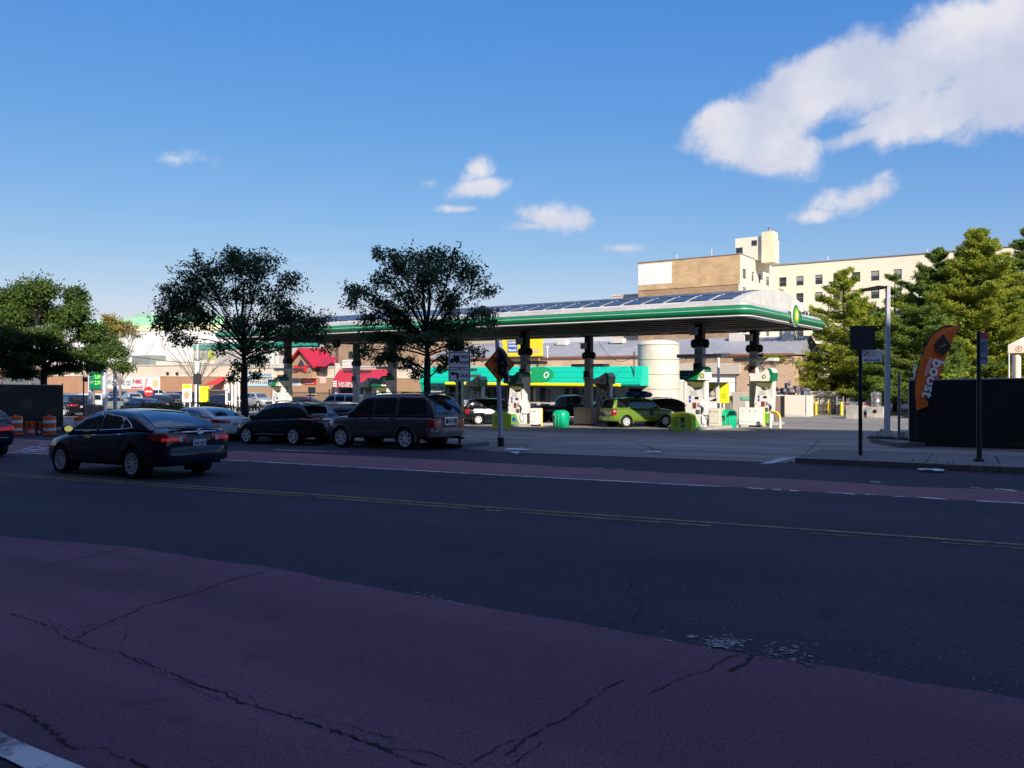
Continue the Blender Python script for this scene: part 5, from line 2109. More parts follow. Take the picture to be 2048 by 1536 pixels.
put_text(mb, 'Lumber & Power', (-w_ + 2.1, -.065, (z0 + z1) / 2 - .25), XR, ZU, w_ - 2.6, .26)
mb.box((-w_ + 3.0, -.065, z0 + .42), (1.4, .01, .22))
mb.box((-1.0, -.065, z0 + .42), (1.2, .01, .22))
mb.build('pink_lettering', mat('pale_pink_ink', (.85, .35, .42), .6), pn)

# pale apartment slabs far off behind the shop
farb, ln, h = block('distant_apartment_block', 'distant pale brown apartment block with rows of tiny windows above the truck route sign', 'building', 905, 1004, 320, 672, 20, mat('distant_tan', (.52, .40, .30), .8, var=.1, vscale=.3))
mb = MB()
for j in range(14):
    for i in range(26):
        mb.box((-ln + .6 + i * ln / 26, -.04, h - 1.4 - j * 2.0), (.42, .1, .95))
o = mb.build('window_rows', M_WGLASS, farb)
o['kind'] = 'stuff'
farb2, ln, h = block('white_shed', 'small white flat roofed building behind the black covered orange sign', 'building', 955, 1010, 95, 699, 8, M_WHITE)
mb = MB()
mb.box((-1.4, -.08, h - .55), (.3, .1, .3))
mb.build('vent', M_DARK, farb2)
brb, ln, h = block('brown_brick_building', 'plain brown brick building behind the red roofed shop entrance', 'building', 648, 838, 128, 668, 14, brick_mat('brown_brick', (.36, .24, .15), (.30, .19, .12), (.34, .26, .2), bw=.5, bh=.18))
mb = MB()
mb.box((-ln + 3.6, -.1, h / 2), (.5, .25, h))
mb.build('down_pipe', mat('brown_pipe', (.10, .07, .05), .6), brb)
mb = MB()
mb.box((-ln + 7, -.05, h - 3.2), (.9, .12, 1.2))
mb.build('window', M_WGLASS, brb)

# cream and brick shopping mall
M_MALLC = mat('mall_cream', (.72, .60, .46), .75, var=.05, vscale=.6, stain=.08, sscale=.2)
M_MALLB = mat('mall_terracotta', (.47, .25, .14), .8, var=.08, vscale=.8, stain=.08, sscale=.2)


def two_tone(label, px0, px1, d, pyt, pym, depth=16, name='shopping_mall', m2=None):
    t, ln, h = block(name, label, 'shop', px0, px1, d, pyt, depth, M_MALLC, base=0)
    p = at(px1, d)
    hm = hz(p, pym)
    mb = MB()
    mb.box((-ln / 2, -.06, hm / 2 - .4), (ln + .02, .2, hm + .8))
    mb.build('brick_base', m2 or M_MALLB, t)
    mb = MB()
    mb.box((-ln / 2, -.1, hm + .06), (ln + .1, .26, .14))
    mb.build('string_course', M_MALLC, t)
    return t, ln, h, hm


mallA, lnA, hA, hmA = two_tone('long cream and terracotta supermarket wall with a welcome banner, behind the car park', 90, 478, 124, 730, 753.5)
mallB, lnB, hB, hmB = two_tone('cream and brown row of shops with car service signs between the two dark trees', 478, 842, 92, 734, 757, 18, 'shop_row', mat('mall_brown', (.40, .25, .15), .8, var=.08, vscale=.8))


def on_wall(t, d_right, px_right, px, extra=0.0):
    """local x on a front wall for a photo column"""
    p = t.location
    u = U_
    l1, d1 = p.dot(RT), p.dot(FW)
    r = (px - CX) / FPX
    return (r * d1 - l1) / (u.dot(RT) - r * u.dot(FW))


def wz(t, x, py):
    q = t.location + U_ * x
    return CAMZ + (CY - py) / FPX * q.dot(FW) - t.location.z


def banner(t, name, px0, px1, py0, py1, m, y=-.2, th=.06, par=None):
    x0, x1 = on_wall(t, 0, 0, px0), on_wall(t, 0, 0, px1)
    z1, z0 = wz(t, x0, py0), wz(t, x0, py1)
    mb = MB()
    mb.box(((x0 + x1) / 2, y, (z0 + z1) / 2), (x1 - x0, th, z1 - z0))
    return mb.build(name, m, par or t), x0, x1, z0, z1


bn, x0, x1, z0, z1 = banner(mallA, 'welcome_banner', 211, 322, 752, 777, M_WHITE)
w_, h_ = x1 - x0, z1 - z0
mb = MB()
put_text(mb, 'Welcome to', (x0 + .05 * w_, -.245, z0 + .28 * h_), XR, ZU, w_ * .44, h_ * .5)
mb.build('banner_lettering', M_INK, bn)
mb = MB()
for s_, a, b, m in (('F', .535, .035, 0), ('D', .665, .035, 0)):
    put_text(mb, s_, (x0 + a * w_, -.245, z0 + .42 * h_), XR, ZU, w_ * b, h_ * .32, bold=.02)
mb.build('banner_lettering', mat('banner_dark', (.12, .14, .1), .6), bn)
mb = MB()
for cx in (.60, .64):
    poly(mb, (x0, -.245, z0), XR, ZU, disc_pts(cx * w_, .58 * h_, .026 * w_, 12, .17 * h_), .01)
for k in range(9):
    a = .5 + .022 * k
    poly(mb, (x0, -.243, z0), XR, ZU, [(a * w_, .06 * h_ + .02 * k * h_ * (k % 3)), ((a + .03) * w_, .04 * h_), ((a + .04) * w_, .16 * h_), ((a + .01) * w_, .2 * h_)], .006)
for k in range(5):
    poly(mb, (x0, -.243, z0), XR, ZU, [((.73 + .008 * k) * w_, (.04 + .17 * k) * h_), ((.76 + .008 * k) * w_, (.08 + .17 * k) * h_), ((.77 + .008 * k) * w_, (.2 + .17 * k) * h_), ((.745 + .008 * k) * w_, (.16 + .17 * k) * h_)], .006)
mb.build('banner_ribbon', mat('banner_pink', (.75, .12, .16), .6), bn)
mb = MB()
poly(mb, (x0, -.243, z0), XR, ZU, disc_pts(.93 * w_, .45 * h_, .05 * w_, 14, .3 * h_), .006)
mb.build('banner_fruit', mat('banner_peach', (.85, .55, .28), .6), bn)
for px in (338, 357):
    x = on_wall(mallA, 0, 0, px)
    mb = MB()
    mb.ball((x, -.3, wz(mallA, x, 747)), .28, 8)
    mb.build('wall_lamp', M_BLK, mallA)
# red entrance canopy of the supermarket seen behind the white posts
x = on_wall(mallA, 0, 0, 442)
z = wz(mallA, x, 770)
mb = MB()
mb.prism([(x - 1.6, -2.2, z), (x + 2.2, -2.2, z + .1), (x + 2.2, -.2, z + 1.3), (x + .6, -.2, z + 1.3)], (0, .0, .08))
mb.build('entrance_awning', mat('bright_red', (.62, .03, .025), .5), mallA)
# plant and boxes on the flat roof
for px0, px1, py, m in ((294, 346, 722, M_MALLC), (346, 380, 721, M_MALLC), (246, 283, 711, mat('roof_plant_grey', (.23, .24, .22), .7))):
    x0, x1 = on_wall(mallA, 0, 0, px0), on_wall(mallA, 0, 0, px1)
    z1 = wz(mallA, x0, py)
    mb = MB()
    mb.box(((x0 + x1) / 2, 3.2, (hA + z1) / 2), (x1 - x0, 3, z1 - hA))
    mb.build('roof_unit', m, mallA)

# signs along the row of shops
M_SKY = mat('pale_blue_banner', (.42, .66, .80), .6)
M_CRIM = mat('crimson_awning', (.46, .025, .05), .6, var=.08)
bn, x0, x1, z0, z1 = banner(mallB, 'car_service_banner', 496, 548, 747, 772, M_WHITE)
w_, h_ = x1 - x0, z1 - z0
mb = MB()
rect(mb, (x0, -.232, z0), XR, ZU, 0, .8 * h_, w_, .2 * h_, .012)
rect(mb, (x0, -.232, z0), XR, ZU, 0, 0, w_, .16 * h_, .012)
mb.build('banner_stripe', M_SKY, bn)
mb = MB()
put_text(mb, 'URBAN CAR SERVICE', (x0 + .03 * w_, -.246, z0 + .50 * h_), XR, ZU, w_ * .94, h_ * .24, bold=.012)
put_text(mb, '718-993-2500', (x0 + .03 * w_, -.246, z0 + .20 * h_), XR, ZU, w_ * .94, h_ * .22, bold=.012)
put_text(mb, 'LIMOS', (x0 + .6 * w_, -.246, z0 + .82 * h_), XR, ZU, w_ * .33, h_ * .15, bold=.012)
mb.build('banner_lettering', M_INK, bn)
bn, x0, x1, z0, z1 = banner(mallB, 'notice_board', 584, 604, 748, 771, M_WHITE)
mb = MB()
put_text(mb, '2500', (x0 + .2, -.246, z0 + .12), XR, ZU, (x1 - x0) * .6, .2)
for k in range(3):
    mb.box(((x0 + x1) / 2, -.236, z0 + .5 + .26 * k), ((x1 - x0) * .8, .01, .12))
mb.build('notice_lettering', M_INK, bn)
bn, x0, x1, z0, z1 = banner(mallB, 'dark_window_sign', 557, 583, 750, 764, mat('plum_sign', (.09, .02, .03), .5))
mb = MB()
mb.box(((x0 + x1) / 2, -.21, z0 - .2), (x1 - x0, .08, .3))
mb.build('window_sill', M_WHITEW, bn)
bn, x0, x1, z0, z1 = banner(mallB, 'red_notice', 611, 635, 753, 769, mat('bright_red', (.62, .03, .025), .5))
mb = MB()
put_text(mb, 'FOR', (x0 + (x1 - x0) * .25, -.246, z0 + .62 * (z1 - z0)), XR, ZU, (x1 - x0) * .35, .18, bold=.014)
put_text(mb, 'PICK UP', (x0 + (x1 - x0) * .06, -.246, z0 + .34 * (z1 - z0)), XR, ZU, (x1 - x0) * .7, .2, bold=.014)
mb.box(((x0 + x1) / 2 - .15, -.24, z0 + .17), ((x1 - x0) * .7, .01, .07))
mb.build('notice_lettering', M_WHITE, bn)
bn, x0, x1, z0, z1 = banner(mallB, 'hatch_window', 619, 633, 774, 787, M_SHOPGL)
mb = MB()
mb.box(((x0 + x1) / 2, -.28, z0 - .06), (x1 - x0 + .2, .3, .08))
mb.build('sill', M_WHITE, bn)
bn, x0, x1, z0, z1 = banner(mallB, 'pale_notice', 642, 654, 756, 767, mat('pale_pink_notice', (.72, .5, .42), .6))
# red gabled porch with a bow-shaped sign
xg0, xg1 = on_wall(mallB, 0, 0, 592), on_wall(mallB, 0, 0, 648)
zg0, zg1 = wz(mallB, xg0, 731), wz(mallB, xg0, 701)
xm = (xg0 + xg1) / 2 - .5
mb = MB()
mb.prism([(xm - 2.2, -1.0, hB - 1.4), (xm + 2.2, -1.0, hB - 1.4), (xm + 2.2, -1.0, zg0), (xm, -1.0, zg1 - .3), (xm - 2.2, -1.0, zg0)], (0, 3, 0))
gb = mb.build('porch_gable', mat('mall_brown', (.40, .25, .15), .8), mallB)
mb = MB()
for s in (-1, 1):
    mb.prism([(xm, -1.5, zg1), (xm + s * 2.9, -1.5, zg0 - .35), (xm + s * 2.9, -1.5, zg0 - .12), (xm, -1.5, zg1 + .25)], (0, 4.5, 0))
mb.prism([(xm + 1.2, -1.2, zg0 - .2), (xm + 4.9, -1.2, zg0 - .2), (xm + 4.2, 1.6, zg0 + 1.0), (xm + 1.2, 1.6, zg0 + 1.0)], (0, 0, .15))
mb.build('red_roof', mat('porch_red', (.44, .015, .035), .5), mallB)
mb = MB()
poly(mb, (xm, -1.02, zg0 - .5), XR, ZU, [(-1.2, 0), (1.2, 0), (0, 1.35)], .03)
mb.build('gable_glass', M_WGLASS, gb)
mb = MB()
for s in (-1, 1):
    poly(mb, (xm, -1.1, zg0 - .45), XR, ZU, [(0, -.18), (s * 1.15, -.5), (s * 1.3, 0), (s * 1.15, .5), (0, .18)], .1)
mb.build('bow_emblem', mat('bright_red', (.62, .03, .025), .5), gb)
mb = MB()
put_text(mb, 'E', (xm - 2.0, -1.16, zg0 - .9), XR, ZU, .55, .95, bold=.03)
put_text(mb, 'D', (xm + 1.5, -1.16, zg0 - .9), XR, ZU, .6, .95, bold=.03)
mb.build('sign_lettering', M_STEEL, gb)
mb = MB()
mb.box((xm + 3.4, -.4, zg0 - .75), (2.0, .1, .7))
mb.build('upper_window', M_WGLASS, mallB)
# crimson awnings with a telephone number
xa, xb = on_wall(mallB, 0, 0, 680), on_wall(mallB, 0, 0, 784)
za, zc = wz(mallB, xa, 739), wz(mallB, xa, 774)
mb = MB()
mb.prism([(xa, -.2, za), (xa, -1.3, zc + .7), (xa, -1.3, zc), (xa, -.2, zc)], (xb - xa, 0, 0))
aw2 = mb.build('awning', M_CRIM, mallB)
mb = MB()
put_text(mb, 'CAR SERVICE', (xa + (xb - xa) * .13, -1.32, zc + .36), XR, ZU, (xb - xa) * .36, .30, bold=.015)
put_text(mb, '718-993-2500', (xa + (xb - xa) * .13, -1.32, zc + .03), XR, ZU, (xb - xa) * .36, .28, bold=.015)
for k in range(3):
    mb.box((xa + (xb - xa) * .055, -1.32, zc + .15 + .28 * k), ((xb - xa) * .08, .02, .2))
mb.box((xa + (xb - xa) * .68, -1.32, zc + .45), ((xb - xa) * .2, .02, .1))
mb.build('awning_lettering', M_WHITE, aw2)
bn, x0, x1, z0, z1 = banner(mallB, 'white_roof_sign', 690, 722, 720, 736, M_WHITE, y=-.4)
mb = MB()
put_text(mb, 'OPTICIAN', (x0 + .1, -.436, z1 - .42), XR, ZU, (x1 - x0) * .9, .26)
mb.build('sign_lettering', mat('plum_ink', (.16, .05, .12), .6), bn)
mb = MB()
for k in range(3):
    mb.box(((x0 + x1) / 2, -.434, z0 + .14 + .17 * k), ((x1 - x0) * .8, .01, .05))
mb.build('sign_small_print', mat('pink_ink', (.6, .3, .35), .6), bn)
mb = MB()
mb.box(((xa + xb) / 2, -.18, (zc + 0) / 2 + .2), (xb - xa - .6, .16, zc - .2))
mb.build('shop_front', M_SHOPGL, mallB)
mb = MB()
xi = on_wall(mallB, 0, 0, 678)
mb.box((xi, -.3, wz(mallB, xi, 765)), (.5, .4, 5.0))
mb.build('pilaster', mat('flaking_white', (.66, .58, .5), .8, var=.3, vscale=3), mallB)

# large white store with a green roof band far to the left
M_STORE = mat('store_white', (.80, .79, .76), .7, stain=.03)
st, ln, h = block('white_store', 'huge white windowless store with a mint green roof band behind the car park', 'building', 150, 372, 190, 658, 40, M_STORE, base=-2)
mb = MB()
mb.box((-ln / 2, 5, h + .7), (ln + .3, 9.5, 1.5))
mb.build('yellow_band', mat('pale_yellow_band', (.85, .80, .45), .7), st)
mb = MB()
mb.box((-ln / 2 + 1, 6, h + 2.6), (ln - 2, 9, 2.6))
mb.build('green_band', mat('mint_band', (.35, .72, .45), .6), st)
mb = MB()
mb.box((-ln * .42, 4, h + 4.4), (ln * .16, 4, 1.2))
mb.build('roof_unit', mat('sage_unit', (.35, .5, .4), .7), st)
st2, ln, h = block('grey_store_wing', 'grey store wing with a sign and loading bays behind the left street tree', 'building', 336, 640, 165, 678, 30, mat('store_grey', (.50, .46, .42), .75, var=.05, vscale=.3), base=-2)
mb = MB()
mb.box((-ln * .45, -.1, h - .9), (ln * .9, .3, 1.2))
mb.build('green_band', mat('teal_band', (.03, .30, .22), .6), st2)
mb = MB()
mb.box((-ln * .74, -.15, h - 3.6), (6, .2, 2.4))
sg_ = mb.build('store_sign', mat('sign_olive', (.30, .36, .28), .6), st2)
mb = MB()
mb.box((-ln * .74 + 3.9, -.2, h - 3.0), (2.2, .2, 2.4))
mb.build('sign_square', mat('sign_lime', (.55, .60, .10), .6), sg_)
mb = MB()
put_text(mb, '99.1', (-ln * .74 - 2.5, -.27, h - 4.3), XR, ZU, 4.6, 1.4)
mb.build('sign_lettering', M_WHITE, sg_)
for k in range(5):
    mb = MB()
    mb.box((-ln * .36 + k * 1.7, -.2, h - 3.4), (.7, .2, 3.6))
    mb.build('louvre', M_WHITE, st2)
for k in range(3):
    mb = MB()
    mb.box((-ln * .66 + k * 7, -.15, h - 9), (4.5, .2, 1.0))
    mb.build('slot_window', mat('slot_dark', (.16, .15, .14), .6), st2)

# far hillside with houses between the trees
mb = MB()
hp = [at(430, 620), at(560, 600), at(660, 590), at(760, 600)]
top = [718, 706, 700, 712]
vs = []
for p, t_ in zip(hp, top):
    vs += [Vector((p.x, p.y, -6)), Vector((p.x, p.y, CAMZ + (CY - t_) / FPX * p.dot(FW))), Vector((p.x, p.y, CAMZ + (CY - t_) / FPX * p.dot(FW) - 4)) + FW * 120, Vector((p.x, p.y, -6)) + FW * 150]
mb.add(vs, [(i * 4 + j, (i + 1) * 4 + j, (i + 1) * 4 + j + 1, i * 4 + j + 1) for i in range(3) for j in range(3)])
structure(mb.build('hills', mat('far_hill', (.20, .17, .10), .9, var=.4, vscale=.08), smooth=60))
rh = random.Random(4)
for k, px in enumerate((585, 598, 606, 617, 628, 560)):
    p = at(px, 560 + rh.uniform(-20, 20))
    zz = CAMZ + (CY - rh.uniform(712, 722)) / FPX * p.dot(FW)
    w_ = rh.uniform(3, 6)
    t = thing('hillside_house', ('tiny cream house on the far hillside left of the red gable, nearest to it', 'tiny white house high on the far hillside', 'tiny tan house in the middle of the far hillside', 'tiny pale house low on the far hillside', 'tiny house at the right end of the far hillside', 'tiny house at the left end of the far hillside')[k], 'house', (p.x, p.y, zz - 3), rh.uniform(-.4, .4), 'houses on the far hillside')
    mb = MB()
    mb.box((0, 0, 1.5), (w_, 5, 5))
    mb.build('wall', (M_IVORY, M_WHITE, M_MALLC)[k % 3], t)
    mb = MB()
    mb.prism([(-w_ / 2 - .2, -2.7, 4), (w_ / 2 + .2, -2.7, 4), (0, -2.7, 5.6)], (0, 5.4, 0))
    mb.build('roof', mat('house_roof', (.3, .14, .1), .8), t)

# brown slatted store with orange trim at the right edge
p = at(2030, 72)
rs = thing('slatted_store', 'brown slatted store with orange red trim at the right edge behind the pines', 'building', p, UANG)
h = hz(p, 560)
mb = MB()
mb.box((11, 5, h / 2), (22, 10, h))
mb.build('wall', mat('brown_siding', (.33, .22, .14), .7), rs)
mb = MB()
for k in range(18):
    mb.box((11.2, -.07, 1 + k * h / 18), (21.6, .12, .28))
mb.build('siding', mat('tan_siding', (.50, .38, .25), .7), rs)
mb = MB()
mb.box((11, 4.9, h + .1), (22.4, 10.4, .35))
mb.build('roof_trim', mat('orange_red', (.65, .07, .02), .5), rs)
z1 = hz(p, 648)
mb = MB()
mb.prism([(-.3, -.15, z1), (-.3, -1.4, z1 - .9), (-.3, -1.4, z1 - 1.5), (-.3, -.15, z1 - 1.5)], (22, 0, 0))
mb.build('awning', mat('orange_red', (.65, .07, .02), .5), rs)
# white party tent in front of it
p = at(2016, 47)
tn = thing('party_tent', 'cream peaked tent with a round emblem on thin white poles above the black fence', 'tent', p, UANG)
ze, zp = hz(p, 690), hz(p, 664)
zl = hz(p, 706)
mb = MB()
S_ = 4.0
mb.add([(0, 0, ze), (S_, 0, ze), (S_, S_, ze), (0, S_, ze), (S_ / 2, S_ / 2, zp + .5)], [(0, 1, 4), (1, 2, 4), (2, 3, 4), (3, 0, 4)])
mb.prism([(0, -.01, zl), (S_, -.01, zl), (S_, -.01, ze), (0, -.01, ze)], (0, .03, 0))
mb.prism([(-.01, 0, zl), (-.01, S_, zl), (-.01, S_, ze), (-.01, 0, ze)], (.03, 0, 0))
rf_ = mb.build('tent_roof', mat('tent_cream', (.74, .64, .50), .7), tn)
mb = MB()
for k in range(14):
    a0, a1 = 2 * math.pi * k / 14, 2 * math.pi * (k + 1) / 14
    poly(mb, (.55, -.014, (zl + ze) / 2), XR, ZU, [(.17 * math.cos(a0), .17 * math.sin(a0)), (.17 * math.cos(a1), .17 * math.sin(a1)), (.14 * math.cos(a1), .14 * math.sin(a1)), (.14 * math.cos(a0), .14 * math.sin(a0))], .006)
poly(mb, (.55, -.014, (zl + ze) / 2), XR, ZU, [(-.07, .07), (.07, .07), (0, -.09)], .006)
mb.build('round_emblem', mat('emblem_rust', (.45, .12, .08), .6), rf_)
for x, y in ((.05, .05), (S_ - .05, .05), (.05, S_ - .05), (S_ - .05, S_ - .05)):
    mb = MB()
    mb.cyl((x, y, 0), (x, y, ze), .04, n=6)
    mb.build('pole', M_WHITE, tn)
mb = MB()
mb.lathe([(.16, zl - 1.7), (.2, zl - 1.6), (.2, zl - .1)], (.45, .3, 0), 10)
mb.build('rolled_side', mat('tent_cream', (.74, .64, .50), .7), tn)

# ------------------------------------------------------------------ things on the forecourt
def bin_(px, d, label, turn):
    t = thing('litter_bin', label, 'bin', at(px, d), UANG + turn, 'green litter bins')
    mb = MB()
    rings = []
    for z, w in ((0, .78), (.04, .84), (.62, .94), (.80, .92), (.92, .80), (1.0, .58), (1.02, .40)):
        n = 24
        rings.append([(w / 2 * math.copysign(abs(math.cos(a)) ** .6, math.cos(a)), w * .42 * math.copysign(abs(math.sin(a)) ** .6, math.sin(a)), z) for a in [2 * math.pi * k / n for k in range(n)]])
    mb.loft(rings)
    b = mb.build('barrel', mat('bin_green', (.0, .42, .21), .4, coat=.3), t, smooth=50)
    mb = MB()
    for x in (-.02, .02):
        mb.box((x * 6, -.405, .45), (.025, .03, .75))
    mb.build('rib', mat('bin_green_pale', (.12, .60, .38), .4), b)
    mb = MB()
    mb.box((-.30, -.36, .66), (.30, .12, .06))
    mb.box((-.18, -.385, .56), (.06, .1, .24))
    mb.build('flap_opening', M_BLK, t)


bin_(1457, 43.3, 'bright green rounded litter bin between the first pump and the white cabinet', .2)
bin_(1122, 45.6, 'bright green rounded litter bin beside the beige cabinet in the middle of the forecourt', -.1)


def barrier(px, d, label, side):
    t = thing('crash_barrier', label, 'barrier', at(px, d), UANG - .3, 'lime plastic pump barriers')
    mb = MB()
    pr = [(-.68, 0), (.68, 0), (.68, .82), (.5, .90), (.2, .96), (-.1, .97), (-.4, .95), (-.68, .84)]
    mb.prism([(x, -.17, z) for x, z in pr], (0, .34, 0))
    b = mb.build('shell', mat('barrier_lime', (.52, .62, .012), .45), t)
    mb = MB()
    for k in range(4):
        mb.box((-.30, -.174, .66 - .13 * k), (.30 - .04 * (k % 2), .006, .05))
    mb.build('barrier_lettering', mat('barrier_ink', (.10, .18, .03), .6), b)
    mb = MB()
    mb.box((.12, -.175, .46), (.24, .010, .52), ch=.002)
    pc = mb.build('picture', M_DARK, b)
    mb = MB()
    mb.prism([(.12 + x, -.184, .36 + z) for x, z in disc_pts(0, 0, .08, 10, .12)], (0, -.005, 0))
    mb.build('picture_figure', mat('picture_grey', (.3, .3, .28), .6), pc)
    mb = MB()
    mb.prism([(.27, -.173, .02), (.45, -.173, .02), (.36, -.173, .28), (.30, -.173, .36)], (0, -.008, 0))
    mb.build('pale_flash', mat('barrier_pale', (.45, .48, .42), .5), b)
    for k in range(2):
        mb = MB()
        mb.box((.54, -.172, .28 + .26 * k), (.26, .012, .016))
        mb.build('shell_seam', M_BLK, b)


barrier(1366, 40.0, 'lime green plastic barrier in front of the right hand pump', 1)
barrier(1003, 44.3, 'lime green plastic barrier behind the pole with the covered orange sign', 1)


def cabinet(px, d, w, h, m, label):
    t = thing('water_cabinet', label, 'cabinet', at(px, d), UANG + .12, 'metal cabinets on the islands')
    mb = MB()
    mb.box((0, 0, h / 2 + .1), (w, .75, h), ch=.03)
    b = mb.build('case', m, t)
    mb = MB()
    mb.box((0, 0, .06), (w - .08, .68, .12))
    mb.build('plinth', M_BLK, t)
    for x in (-.32, .0, .26):
        mb = MB()
        mb.cyl((x * w, -.372, h - .08), (x * w, -.39, h - .08), .03, n=10)
        mb.build('lock', M_BLK, b)
    mb = MB()
    mb.box((0, -.38, .30), (w - .14, .02, .02))
    mb.build('panel_edge', M_STEEL, b)


cabinet(1502, 44.6, 1.24, 1.0, M_WHITE, 'white metal cabinet with three locks at the foot of the right rear column')
cabinet(1170, 48.6, 1.22, 1.02, mat('beige_cabinet', (.46, .40, .32), .5), 'beige metal cabinet with three locks at the foot of the middle rear column')
cabinet(1432, 43.2, .62, 1.0, mat('pale_cabinet', (.58, .54, .46), .5), 'narrow pale cabinet between the first pump and the green bin')
cabinet(1072, 48.0, .52, 1.0, M_WHITE, 'narrow white ribbed cabinet right of the pump by the diamond sign')


def guard_post(px, d, h, label, r=.075, grp='yellow guard posts', m=None):
    p = at(px, d)
    mb = MB()
    mb.lathe([(r, -.1), (r, h - r), (r * .9, h - r * .4), (r * .5, h), (.01, h + .01)], n=14)
    o = mb.build('guard_post', m or M_YELL, smooth=50)
    o.location = p
    tag(o, label, 'bollard', grp)


guard_post(1442, 43.4, 1.12, 'yellow guard post between the pale cabinet and the green bin')
guard_post(1527, 44.9, 1.08, 'yellow guard post just right of the white cabinet')
guard_post(1083, 48.2, 1.10, 'yellow guard post right of the ribbed white cabinet')
guard_post(1187, 48.8, 1.05, 'yellow guard post at the right corner of the beige cabinet')
p = at(1548, 42.6)
pg = thing('pipe_guard', 'bent pipe guard, yellow above and white below, at the right end of the island', 'guard rail', p, UANG)
mb = MB()
mb.tube([(-.25, .2, .88), (.0, .1, .88), (.18, .02, .84), (.30, -.05, .72), (.345, -.06, .5)], .065, 10)
mb.build('upper_pipe', M_YELL, pg, smooth=60)
mb = MB()
mb.tube([(.345, -.06, .5), (.35, -.06, -.05)], .066, 10)
mb.tube([(-.25, .2, -.05), (-.25, .2, .88)], .064, 10)
mb.build('lower_pipe', M_WHITE, pg, smooth=60)
# yellow pillar signs beyond the pumps
for px, d, lb, wide in ((1447, 46.5, 'bright yellow pillar sign with a rounded top behind the green bin', .62), (1425, 46, 'white poster stand with a yellow roundel and a drink picture behind the first pump', .75)):
    p = at(px, d)
    t = thing('forecourt_sign', lb, 'sign', p, UANG, 'signs on the forecourt')
    z1, z0 = hz(p, 765), hz(p, 806)
    mb = MB()
    mb.cyl((0, .06, 0), (0, .06, z1), .05, n=8)
    mb.build('post', M_WHITE, t)
    mb = MB()
    r = .12
    pts = [(-wide / 2, z0), (wide / 2, z0)] + [(wide / 2 - r + r * math.cos(a), z1 - r + r * math.sin(a)) for a in (0, .5, 1.05, 1.57)] + [(-wide / 2 + r + r * math.cos(a), z1 - r + r * math.sin(a)) for a in (1.57, 2.1, 2.6, 3.14)]
    mb.prism([(x, 0, z) for x, z in pts], (0, .1, 0))
    pn = mb.build('panel', M_LEMON if wide < .7 else M_WHITE, t)
    if wide < .7:
        mb = MB()
        for k in range(3):
            mb.box((0, -.006, z0 + .55 - .12 * k), (.32, .008, .035))
        mb.build('sign_lettering', mat('sign_ink_olive', (.35, .33, .03), .6), pn)
    else:
        mb = MB()
        mb.prism([(x, -.004, z1 - .22 + z) for x, z in disc_pts(0, 0, .20, 14, .16)], (0, -.02, 0))
        mb.build('roundel', M_LEMON, pn)
        mb = MB()
        mb.box((0, -.006, z0 + .62), (.42, .012, .52))
        pc = mb.build('picture', mat('picture_slate', (.14, .16, .22), .6), pn)
        mb = MB()
        mb.prism([(x, -.016, z0 + .55 + z) for x, z in disc_pts(.02, 0, .13, 10, .17)], (0, -.01, 0))
        mb.build('picture_drink', mat('picture_cream', (.6, .5, .35), .6), pc)
        mb = MB()
        mb.prism([(-.18, -.006, z0 + .12), (.25, -.006, z0 + .12), (.25, -.006, z0 + .32)], (0, -.01, 0))
        mb.build('picture_corner', M_DARK, pn)
# white lamp post behind the pumps
p = at(1437, 54)
lp = thing('station_lamp', 'slim white lamp post with a flat grey head behind the first pump', 'street lamp', p, UANG)
z1 = hz(p, 709)
mb = MB()
mb.cyl((0, 0, 0), (0, 0, z1), .10, .085, n=10)
mb.build('post', M_WHITE, lp, smooth=50)
mb = MB()
mb.box((.35, -.1, z1 + .06), (1.3, .42, .16), ch=.05)
mb.build('lamp_head', mat('lamp_grey', (.22, .22, .24), .5), lp)
# grey service box behind the bin
p = at(1457, 48.5)
t = thing('service_box', 'grey metal box on a stand rising behind the green bin', 'box', p, UANG)
mb = MB()
mb.box((-.1, 0, 1.3), (.62, .4, .95), ch=.02)
mb.build('case', mat('service_grey', (.25, .23, .19), .5), t)
mb = MB()
mb.box((-.1, 0, .42), (.2, .2, .84))
mb.build('stand', M_BLK, t)
mb = MB()
mb.tube([(.1, -.2, .95), (.3, -.25, .75), (.42, -.25, .4), (.44, -.2, .1)], .025, 6)
mb.build('hose', M_BLK, t)
# ice chest and white cold store
p = at(1497, 58)
t = thing('ice_chest', 'beige ice chest with a green strip and pictures behind the right rear column', 'ice chest', p, UANG)
mb = MB()
mb.box((0, 0, 1.0), (2.3, .9, 2.0), ch=.03)
b = mb.build('case', mat('chest_beige', (.50, .44, .36), .5), t)
mb = MB()
mb.box((.3, -.46, 1.55), (1.5, .02, .26))
sp = mb.build('green_strip', mat('strip_green', (.02, .38, .20), .5), b)
mb = MB()
put_text(mb, 'PREMIUM ICE', (-.3, -.475, 1.49), XR, ZU, 1.2, .13)
mb.build('strip_lettering', M_WHITE, sp)
for x, m in ((.15, M_WHITE), (.78, M_WHITEW)):
    mb = MB()
    mb.box((x, -.46, 1.0), (.5, .02, .7))
    o = mb.build('picture', m, b)
    if x > .5:
        mb = MB()
        mb.prism([(x + a, -.475, 1.0 + c) for a, c in disc_pts(0, 0, .12, 10, .25)], (0, -.01, 0))
        mb.build('picture_figure', M_DARK, o)
p = at(1585, 60)
t = thing('cold_store', 'plain cream panel cold store with a narrow dark gap, left of the generator fence', 'container', p, UANG)
z1 = hz(p, 791)
mb = MB()
mb.box((-.35, .8, z1 / 2), (3.0, 1.6, z1), ch=.02)
mb.build('panels', mat('cold_store_cream', (.72, .66, .56), .6, stain=.05), t)
mb = MB()
mb.box((1.05, -.02, z1 / 2), (.06, .06, z1))
